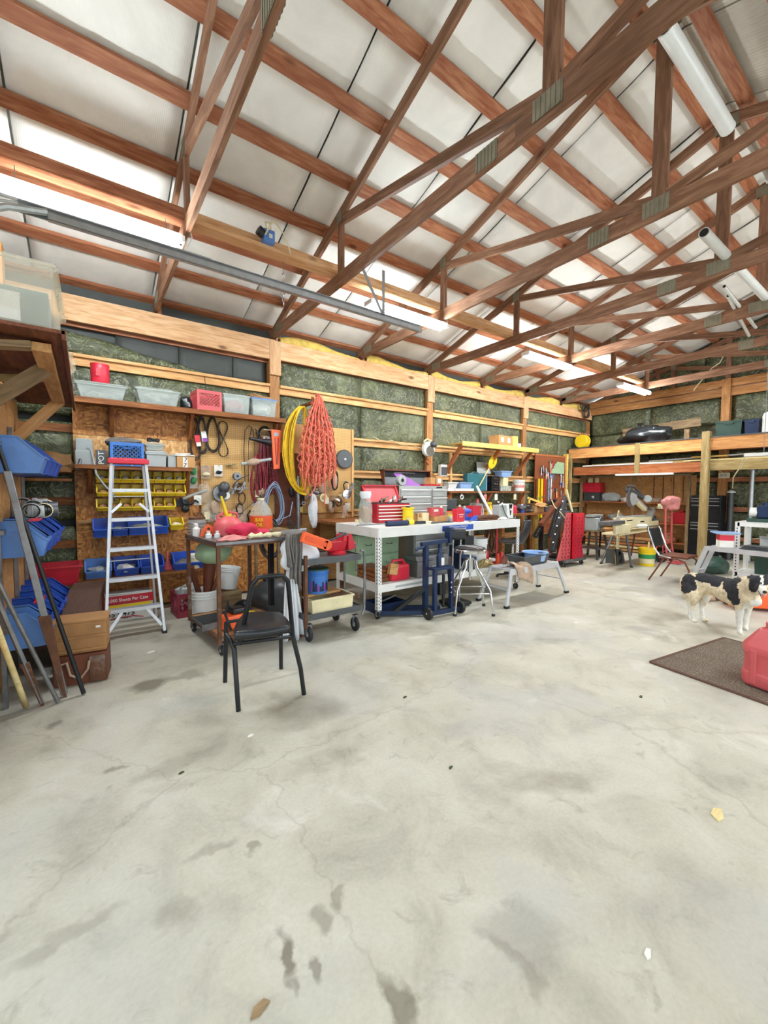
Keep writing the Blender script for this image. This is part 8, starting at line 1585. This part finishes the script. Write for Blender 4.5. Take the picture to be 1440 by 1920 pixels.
# ================================================================== MAT AND RED FUEL CAN
a, b, c = aZ(1220, 1243), aZ(1352, 1199.5), aZ(1440, 1319); u_ = b-a; v_ = (c-a); n2 = V((u_.y, -u_.x, 0)).normalized(); L2 = 1.25
mt2 = MB().hexa([a, a+n2*L2, a+n2*L2+u_*1.05, a+u_*1.05, *[p+V((0, 0, .012)) for p in (a, a+n2*L2, a+n2*L2+u_*1.05, a+u_*1.05)]])
t = thing('rubber_mat', 'speckled brown floor mat lying under the large red fuel can', 'mat', a); part(t, 'mat_body', mt2, 'doormat', world=True, bevel=.003)
e = MB()
for p, q2 in ((a, a+n2*L2), (a, a+u_*1.05), (a+u_*1.05, a+u_*1.05+n2*L2)): e.bar(p+V((0, 0, .007)), q2+V((0, 0, .007)), .025, .015)
part(t, 'edging', e, 'carpet', world=True)
t = thing('jerrycan', 'large faded red plastic fuel can on the speckled mat', 'fuel can', (4.23, .70, .016), R_(-14))
W_, D_ = .21, .17
def ring8(w, d, z, ch=.28): return [(-w+ch*w, -d, z), (w-ch*w, -d, z), (w, -d+ch*d, z), (w, d-ch*d, z), (w-ch*w, d, z), (-w+ch*w, d, z), (-w, d-ch*d, z), (-w, -d+ch*d, z)]
levels = [(.92, 0), (.99, .015), (1., .05), (1, .10), (.955, .115), (.955, .24), (1., .255), (1.0, .30), (.985, .315), (.62, .42), (.56, .435)]
mb = MB()
for f, z in levels: mb.v += ring8(W_*f, D_*f, z)
for i in range(len(levels)-1):
    for j in range(8): mb.f.append((i*8+j, i*8+(j+1) % 8, (i+1)*8+(j+1) % 8, (i+1)*8+j))
mb.f.append(tuple(range(8))[::-1]); mb.f.append(tuple((len(levels)-1)*8+j for j in range(8)))
part(t, 'body', mb, 'pinkred', bevel=.012, smooth=True)
for s in (-1, 1):
    part(t, 'side_rib', MB().bb(s*.07-.03, s*.07+.03, -D_-.004, -D_+.02, .02, .29), 'pinkred', bevel=.012); part(t, 'side_rib', MB().bb(-W_-.004, -W_+.02, s*.07-.025, s*.07+.025, .02, .29), 'pinkred', bevel=.012)
part(t, 'handle', MB().tube([(-.06, 0, .425), (-.05, 0, .465), (.0, 0, .48), (.10, 0, .475), (.15, 0, .44), (.17, 0, .36)], .024, 10), 'pinkred', smooth=True); part(t, 'vent_cap', MB().cyl((-.12, -.06, .355), (-.13, -.065, .40), .022, n=12), 'maroon', smooth=True); part(t, 'spout_cap', MB().cyl((-.02, .04, .43), (-.02, .04, .475), .045, n=18), 'pinkred', smooth=True); part(t, 'embossed_mark', MB().cyl((-.13, -.09, .348), (-.132, -.093, .353), .022, n=14), 'pinkred')

# ================================================================== DOG
def dog():
    g = lambda x, y: (1280+x/9, 1060+y/9)
    def pt(x, y, d): return aD(*g(x, y), d)
    def r_(px, d): return px/9*d/F_PX
    mb = MB()
    def limb(pts, n=12):
        P_ = [pt(*p[:3]) for p in pts]; mb.tube(P_, [r_(p[3], p[2]) for p in pts], n)
        for p, q in zip(pts, P_): mb.blob(q, (r_(p[3], p[2]),)*3, 0, 0, 12, 8)
    # trunk: deep chest, tucked belly
    limb([(110, 260, 4.72, 118), (200, 290, 4.68, 170), (330, 300, 4.62, 178), (470, 320, 4.56, 165), (600, 360, 4.50, 178), (740, 410, 4.42, 205), (870, 450, 4.34, 225), (980, 500, 4.28, 225), (1060, 520, 4.22, 190)], 16)
    limb([(980, 400, 4.26, 200), (1080, 380, 4.20, 190), (1180, 330, 4.12, 160), (1270, 300, 4.04, 130)], 14)       # neck ruff
    limb([(1120, 560, 4.20, 140), (1230, 610, 4.15, 90)], 12)
    # thighs, hocks, shanks, paws
    limb([(170, 380, 4.66, 150), (190, 480, 4.60, 120), (190, 580, 4.56, 72), (150, 680, 4.60, 42), (165, 800, 4.585, 34), (180, 900, 4.575, 36)]); limb([(185, 925, 4.56, 38), (225, 948, 4.52, 34)])
    limb([(300, 400, 4.78, 140), (370, 500, 4.78, 100), (370, 590, 4.76, 62), (320, 680, 4.80, 44), (325, 790, 4.76, 36), (335, 880, 4.74, 38)]); limb([(345, 905, 4.72, 40), (400, 935, 4.66, 34)])
    # forelegs
    limb([(940, 560, 4.24, 120), (960, 680, 4.22, 72), (960, 820, 4.22, 58), (955, 960, 4.22, 46), (955, 1080, 4.22, 42)]); limb([(958, 1120, 4.215, 46), (985, 1150, 4.17, 38)])
    limb([(1090, 560, 4.40, 110), (1110, 690, 4.42, 66), (1085, 820, 4.44, 52), (1065, 950, 4.45, 42), (1060, 1030, 4.45, 38)]); limb([(1065, 1060, 4.44, 40), (1090, 1080, 4.40, 34)])
    # tail, hanging and feathered
    limb([(90, 210, 4.76, 60), (40, 280, 4.80, 80), (45, 380, 4.80, 85), (60, 470, 4.78, 62), (90, 560, 4.76, 40), (110, 700, 4.75, 26), (115, 850, 4.74, 22), (130, 930, 4.73, 18)])
    # head: skull, cheeks, muzzle, lower jaw
    limb([(1270, 290, 4.00, 125), (1330, 290, 3.97, 118)]); limb([(1320, 380, 3.93, 80), (1365, 440, 3.86, 58), (1378, 470, 3.83, 46)]); limb([(1310, 450, 3.92, 50), (1350, 530, 3.86, 30)])
    for ex, ey, tx, ty, d0, d1 in ((1210, 230, 1140, 145, 4.04, 4.08), (1390, 210, 1440, 140, 3.96, 3.98)): limb([(ex, ey, d0, 46), ((ex+tx)/2, (ey+ty)/2, (d0+d1)/2, 36), (tx, ty, d1, 13)])
    me0 = bpy.data.meshes.new('d'); me0.from_pydata(mb.v, [], mb.f); o = bpy.data.objects.new('d', me0); COL.objects.link(o)
    m1 = o.modifiers.new('r', 'REMESH'); m1.mode = 'VOXEL'; m1.voxel_size = .0125; m2 = o.modifiers.new('s', 'SMOOTH'); m2.iterations = 6; m2.factor = .6
    dg = bpy.context.evaluated_depsgraph_get(); me = bpy.data.meshes.new_from_object(o.evaluated_get(dg)); bpy.data.objects.remove(o)
    me.materials.clear()
    for nm, c, v in (('dog_cream', '#d9c9a8', .22), ('dog_black', '#26252a', .35), ('dog_white', '#e0ddd3', .08), ('dog_pink', '#d48a92', .1)): me.materials.append(P(nm, c, .85, 0, v, 28, .7))
    base = V((5.65, 1.5, 0))
    # coat patches by place on the body
    def px(p):
        v = p-C0; d = v.dot(CF); return ((720+F_PX*v.dot(CR)/d-1280)*9, (960-F_PX*v.dot(CU)/d-1060)*9, d)
    black = [(100, 290, 4.70, 125, 150), (60, 380, 4.79, 95, 95), (180, 360, 4.5, 60, 70), (400, 190, 4.45, 180, 110), (560, 220, 4.42, 150, 85), (560, 310, 4.40, 90, 60), (800, 330, 4.2, 130, 150), (850, 480, 4.15, 105, 130), (900, 610, 4.12, 75, 70), (900, 250, 4.2, 90, 60),
             (1190, 350, 4.0, 85, 110), (1250, 250, 3.9, 130, 100), (1400, 260, 3.9, 80, 90), (1150, 170, 4.06, 70, 70), (1430, 160, 3.98, 60, 60), (1280, 340, 3.9, 60, 60)]
    white = [(400, 570, 4.7, 60, 70), (320, 800, 4.7, 60, 200), (190, 880, 4.6, 90, 120), (960, 950, 4.2, 90, 220), (1080, 900, 4.4, 90, 260), (1240, 640, 4.1, 110, 60), (1340, 420, 3.85, 70, 110), (1330, 230, 3.85, 34, 110), (640, 240, 4.3, 60, 30), (100, 800, 4.75, 50, 200)]
    import mathutils
    mi = []
    for f in me.polygons:
        c = f.center.copy(); x, y, d = px(c); nz = mathutils.noise.noise(c*22)*.28+mathutils.noise.noise(c*60)*.12
        m = 0
        for (a, b, dd, rx, ry) in white:
            if ((x-a)/rx)**2+((y-b)/ry)**2 < 1+nz: m = 2
        for (a, b, dd, rx, ry) in black:
            if ((x-a)/rx)**2+((y-b)/ry)**2 < 1+nz and not (1305 < x < 1365 and y < 330 and x > 1280 and abs(x-1335) < 26) and not (x > 1290 and y > 335 and x < 1430): m = 1
        mi.append(m)
    me.polygons.foreach_set('material_index', mi); me.polygons.foreach_set('use_smooth', [True]*len(mi))
    for v in me.vertices:
        k = mathutils.noise.noise(v.co*70)*.004+mathutils.noise.noise(v.co*28)*.005; v.co += v.normal*k
        v.co -= base
        if v.co.z < 0: v.co.z = 0
    t = thing('dog', 'black, white and cream shaggy dog standing sideways with its head turned to the camera', 'dog', base)
    o = bpy.data.objects.new('body', me); COL.objects.link(o); o.parent = t
    D = lambda x, y, d: pt(x, y, d)-base
    n0 = D(1388, 452, 3.785); part(t, 'nose', MB().blob(n0, (.019, .017, .015), 0, .05, 14, 10), 'blackp', smooth=True)
    for x, y, d in ((1318, 300, 3.845), (1412, 290, 3.84)): e = part(t, 'eye', MB().blob(D(x, y, d), (.010, .010, .008), 0, 0, 12, 8), 'black', smooth=True)
    part(t, 'tongue', MB().blob(D(1362, 512, 3.815), (.011, .012, .022), 0, .1, 12, 8), M['dog_tongue'] if 'dog_tongue' in M else 'pinkcloth', smooth=True)
    part(t, 'mouth_line', MB().tube([D(1270, 430, 3.86), D(1300, 480, 3.84), D(1325, 525, 3.83)], .003, 5), 'black')
    for (x, y, d) in ((205, 958, 4.49), (235, 955, 4.485), (385, 945, 4.63), (412, 942, 4.625)): part(t, 'claw', MB().blob(D(x, y, d), (.005, .006, .004), 0, 0, 8, 6), 'black')
dog()

# ================================================================== CEILING: lights, door track, odds and ends
def tube_light(x0, x1, lb, m_='tube', y=4.06, z=3.69, both=True):
    t = thing('fluorescent_light', lb, 'light', ((x0+x1)/2, y, z-.06)); L = (x1-x0)/2
    part(t, 'housing', MB().prism([(-.064, .062), (-.064, .072), (.064, .072), (.064, .062), (.02, .056), (.015, .01), (-.015, .01), (-.02, .056)], -L, L, 'X'), 'white')
    for s in (-.045, .045): part(t, 'tube', MB().cyl((-L+.03, s, .025), (L-.03, s, .025), .029, n=12), m_, smooth=True)
    for s in (-1, 1): part(t, 'end_cap', MB().bb(s*L-.015, s*L+.015, -.07, .07, .01, .06), 'white'); part(t, 'hanger', MB().cyl((s*(L-.12), 0, .07), (s*(L-.12), 0.03, .21), .003, n=5), 'steel')
    part(t, 'cord', MB().tube([(L+.01, 0, .05), (L+.05, .01, .02), (L+.09, .03, .12), (L+.07, .06, .24), (L+.03, .08, .30)], .007, 5), 'white', smooth=True)
    return t
tube_light(-.47, .745, 'nearest lit fluorescent light, at the upper left of the photo'); tube_light(2.72, 3.93, 'second lit fluorescent light, blazing over the white bench'); tube_light(5.72, 6.98, 'third lit fluorescent light from the left wall', 'tubefar'); tube_light(8.9, 10.2, 'farthest lit fluorescent light, before the right gable', 'tubefar')
tube_light(2.72, 3.93, 'added unseen fluorescent light on the other side of the ridge, near the left wall', y=-1.04); tube_light(5.72, 6.98, 'added unseen fluorescent light on the other side of the ridge, in the middle', 'tubefar', y=-1.04); tube_light(8.9, 10.2, 'added unseen fluorescent light on the other side of the ridge, near the gable', 'tubefar', y=-1.04)  # unseen extra row, added to brighten the right side and the ceiling
a = aX(1397, 857, 9.6); t = thing('shop_light', 'white shop light hanging low under the loft at the right edge', 'light', (9.6, a.y-.6, a.z)); part(t, 'housing', MB().bb(-.09, .09, -.6, .6, 0, .06), 'white', bevel=.01); part(t, 'chain', MB().cyl((0, .35, .06), (0, .35, zr(a.y-.25)-a.z-.02), .005, n=5), 'steel'); part(t, 'chain', MB().cyl((0, -.45, .06), (0, -.45, zr(a.y-1.05)-a.z-.02), .005, n=5), 'steel'); part(t, 'cord', MB().tube([(0, .6, .03), (.2, .7, -.15), (.6, .9, -.35), (1.2, 1.05, -.55)], .01, 5), 'cream', smooth=True)
# overhead door track
t = thing('door_track', 'galvanised overhead door track curving down at the left and running under the trusses', 'track', (1.3, 3.62, 3.3)); ty, tz = 3.60, 3.305
pr = [(-.70, 2.6), (-.69, 2.85), (-.62, 3.05), (-.50, 3.20), (-.35, 3.29), (-.15, 3.33)]
part(t, 'horizontal_channel', MB().bb(-.15, 3.12, ty-.02, ty+.02, tz+.022, tz+.028).bb(-.15, 3.12, ty-.02, ty-.014, tz-.028, tz+.025).bb(-.15, 3.12, ty-.02, ty+.012, tz-.03, tz-.024), 'galv', world=True)
part(t, 'angle_rail', MB().bb(-.3, 3.12, ty+.035, ty+.04, tz-.01, tz+.055).bb(-.3, 3.12, ty+.0, ty+.04, tz+.05, tz+.055), 'galv', world=True)
part(t, 'curved_channel', MB().tube([(x, ty, z) for x, z in pr], .022, 8).tube([(x-.05, ty+.05, z+.05) for x, z in pr], .008, 6), 'galv', world=True, smooth=True)
part(t, 'vertical_channel', MB().bb(-.72, -.67, ty-.02, ty+.02, 0.0, 2.62), 'galv', world=True)
for x, dx in ((2.62, 0), (2.62, -.30)):
    part(t, 'hanger_angle', MB().bar((x+dx, ty+.03, 3.72+.10), (x, ty+.03, tz+.04), .035, .004, up=(0, 1, 0)), 'galv', world=True)
part(t, 'spring_cable', MB().cyl((-.6, ty+.1, tz+.10), (.9, ty+.1, tz+.10), .012, n=8), 'galv', world=True)
# ridge tubes
def pipe_thing(lb, a, b, r, ends=True):
    t = thing('pvc_pipe', lb, 'pipe', V(((a[0]+b[0])/2, (a[1]+b[1])/2, min(a[2], b[2])-r))); part(t, 'pipe', MB().cyl(a, b, r, n=20), 'pvc', world=True, smooth=True)
    d_ = (V(b)-V(a)).normalized(); part(t, 'open_end', MB().cyl(V(a)-d_*.002, V(a), r*.82, n=16), 'black', world=True); part(t, 'collar', MB().cyl(V(b)-d_*.01, V(b)+d_*.004, r*1.04, n=20), 'pvc', world=True); return t
a = aZ(1247, 50, 4.9); b = aZ(1380, 232, 4.9); pipe_thing('thick white pipe slung along the ridge, upper right of the photo', (a.x, a.y, 4.9), (b.x, a.y, 4.9), .06)
a = aZ(1418, 0, 4.7); pipe_thing('second thick white pipe cut off by the top right corner', (a.x-1.0, a.y-.12, 4.7), (a.x+.30, a.y-.12, 4.7), .06)
zz = ZC+.14+.045; a = aZ(1320, 436, zz); b = aZ(1362, 478, zz); pipe_thing('white pipe lying across the lower chords at the right, dark open end', (a.x, a.y, zz), (a.x+2.6, a.y, zz), .045)
for i, (x, y) in enumerate(((1358, 537), (1365, 555))):
    a = aZ(x, y, 3.90); t = thing('thin_pipe', ['upper of two thin white pipes resting on the chords at the right', 'lower of two thin white pipes resting on the chords at the right'][i], 'pipe', (a.x, a.y, 3.88)); part(t, 'pipe', MB().cyl((0, 0, .02), (1.9, .12+.1*i, .02), .02, n=10), 'pvc', smooth=True); part(t, 'open_end', MB().cyl((-.002, 0, .02), (0, 0, .02), .015, n=10), 'black')
# blue box, cords and chain by the strongback
a = aY(507, 415, 3.98); t = thing('ceiling_outlet_box', 'blue electrical box with white cables on the ceiling brace', 'electrical box', (a.x, 4.06, ZC+.18)); part(t, 'box', MB().bb(-.05, .06, -.04, .05, 0, .12), 'bluel', bevel=.004); part(t, 'black_socket', MB().cyl((-.05, -.01, .07), (-.10, -.02, .09), .045, n=14), 'blackp', smooth=True); part(t, 'face_plate', MB().bb(.0, .035, -.044, -.04, .04, .08), 'paper')
part(t, 'cable', MB().tube([(-.04, -.03, .05), (-.02, -.08, .10), (.02, -.08, .18), (.07, -.05, .20), (.14, -.04, .14), (.2, -.03, .04), (.24, 0, -.02)], .008, 5).tube([(.0, 0, .1), (-.02, .0, .2), (.03, .02, .22), (.05, .02, .12)], .008, 5), 'cream', smooth=True)
a = aY(538, 470, 4.1); t = thing('hanging_chain', 'short loop of bright chain hanging under the brace', 'chain', (a.x, 4.2, 3.45))
for i in range(9): part(t, 'chain_link', MB().tube([(.018*math.cos(q)*(1 if i % 2 else .3), .018*math.cos(q)*(.3 if i % 2 else 1), .03*math.sin(q)+.04*i) for q in [k*.785 for k in range(8)]], .004, 4, True), 'chrome')
part(t, 'wire', MB().cyl((0, 0, .34), (0, .0, .43), .004, n=5), 'steel')
solo('eave_cord', 'coiled dark cord hanging at the far back corner under the eave', 'cord', coil(coil(MB(), (11.05, 5.90, 3.62), .12, .16, 5, .012, .03, 3, n=14), (10.85, 5.85, 3.72), .15, .08, 3, .012, .03, 4, n=14), 'blackcord', smooth=True)
solo('ceiling_wire', 'thin white wire strung up the ceiling between the near trusses', 'wire', MB().tube([tuple(aY(x, y, yy)) for x, y, yy in ((345, 378, 4.1), (352, 400, 4.1), (362, 408, 4.1), (358, 430, 4.1), (350, 455, 4.08))], .006, 5), 'white', smooth=True)

# ================================================================== LITTER ON THE FLOOR
for i, (x, y, s, m_, lb) in enumerate(((1346, 1528, .05, 'pole', 'pale wood chip on the floor below the mat'), (283, 1223, .035, 'paper', 'white paper scrap on the floor between the ladder and the chair'), (487, 1893, .03, 'greyboard', 'curled dry scrap on the floor at the bottom of the photo'), (759, 1308, .018, 'greenleaf', 'small dark leaf in the middle of the floor'), (1202, 1307, .02, 'greenleaf', 'dark leaf bit left of the mat'), (470, 1380, .02, 'paper', 'tiny white bit below the black chair'), (1080, 1168, .03, 'paper', 'pale scrap on the floor before the red ramps'), (1060, 1040, .03, 'paper', 'white bit beside the dolly'), (845, 1440, .015, 'greenleaf', 'tiny dark fleck in mid floor'), (1215, 1790, .02, 'paper', 'white bit near the bottom right'), (340, 1450, .015, 'greenleaf', 'tiny dark crumb left of the oil spots'))):
    p = aZ(x, y); solo('floor_scrap', lb, 'scrap', MB().prism([(p.x-s, p.y-.3*s), (p.x-.2*s, p.y-.5*s), (p.x+s, p.y), (p.x+.6*s, p.y+.5*s), (p.x-.5*s, p.y+.4*s)], .0005, .006, 'Z'), m_)
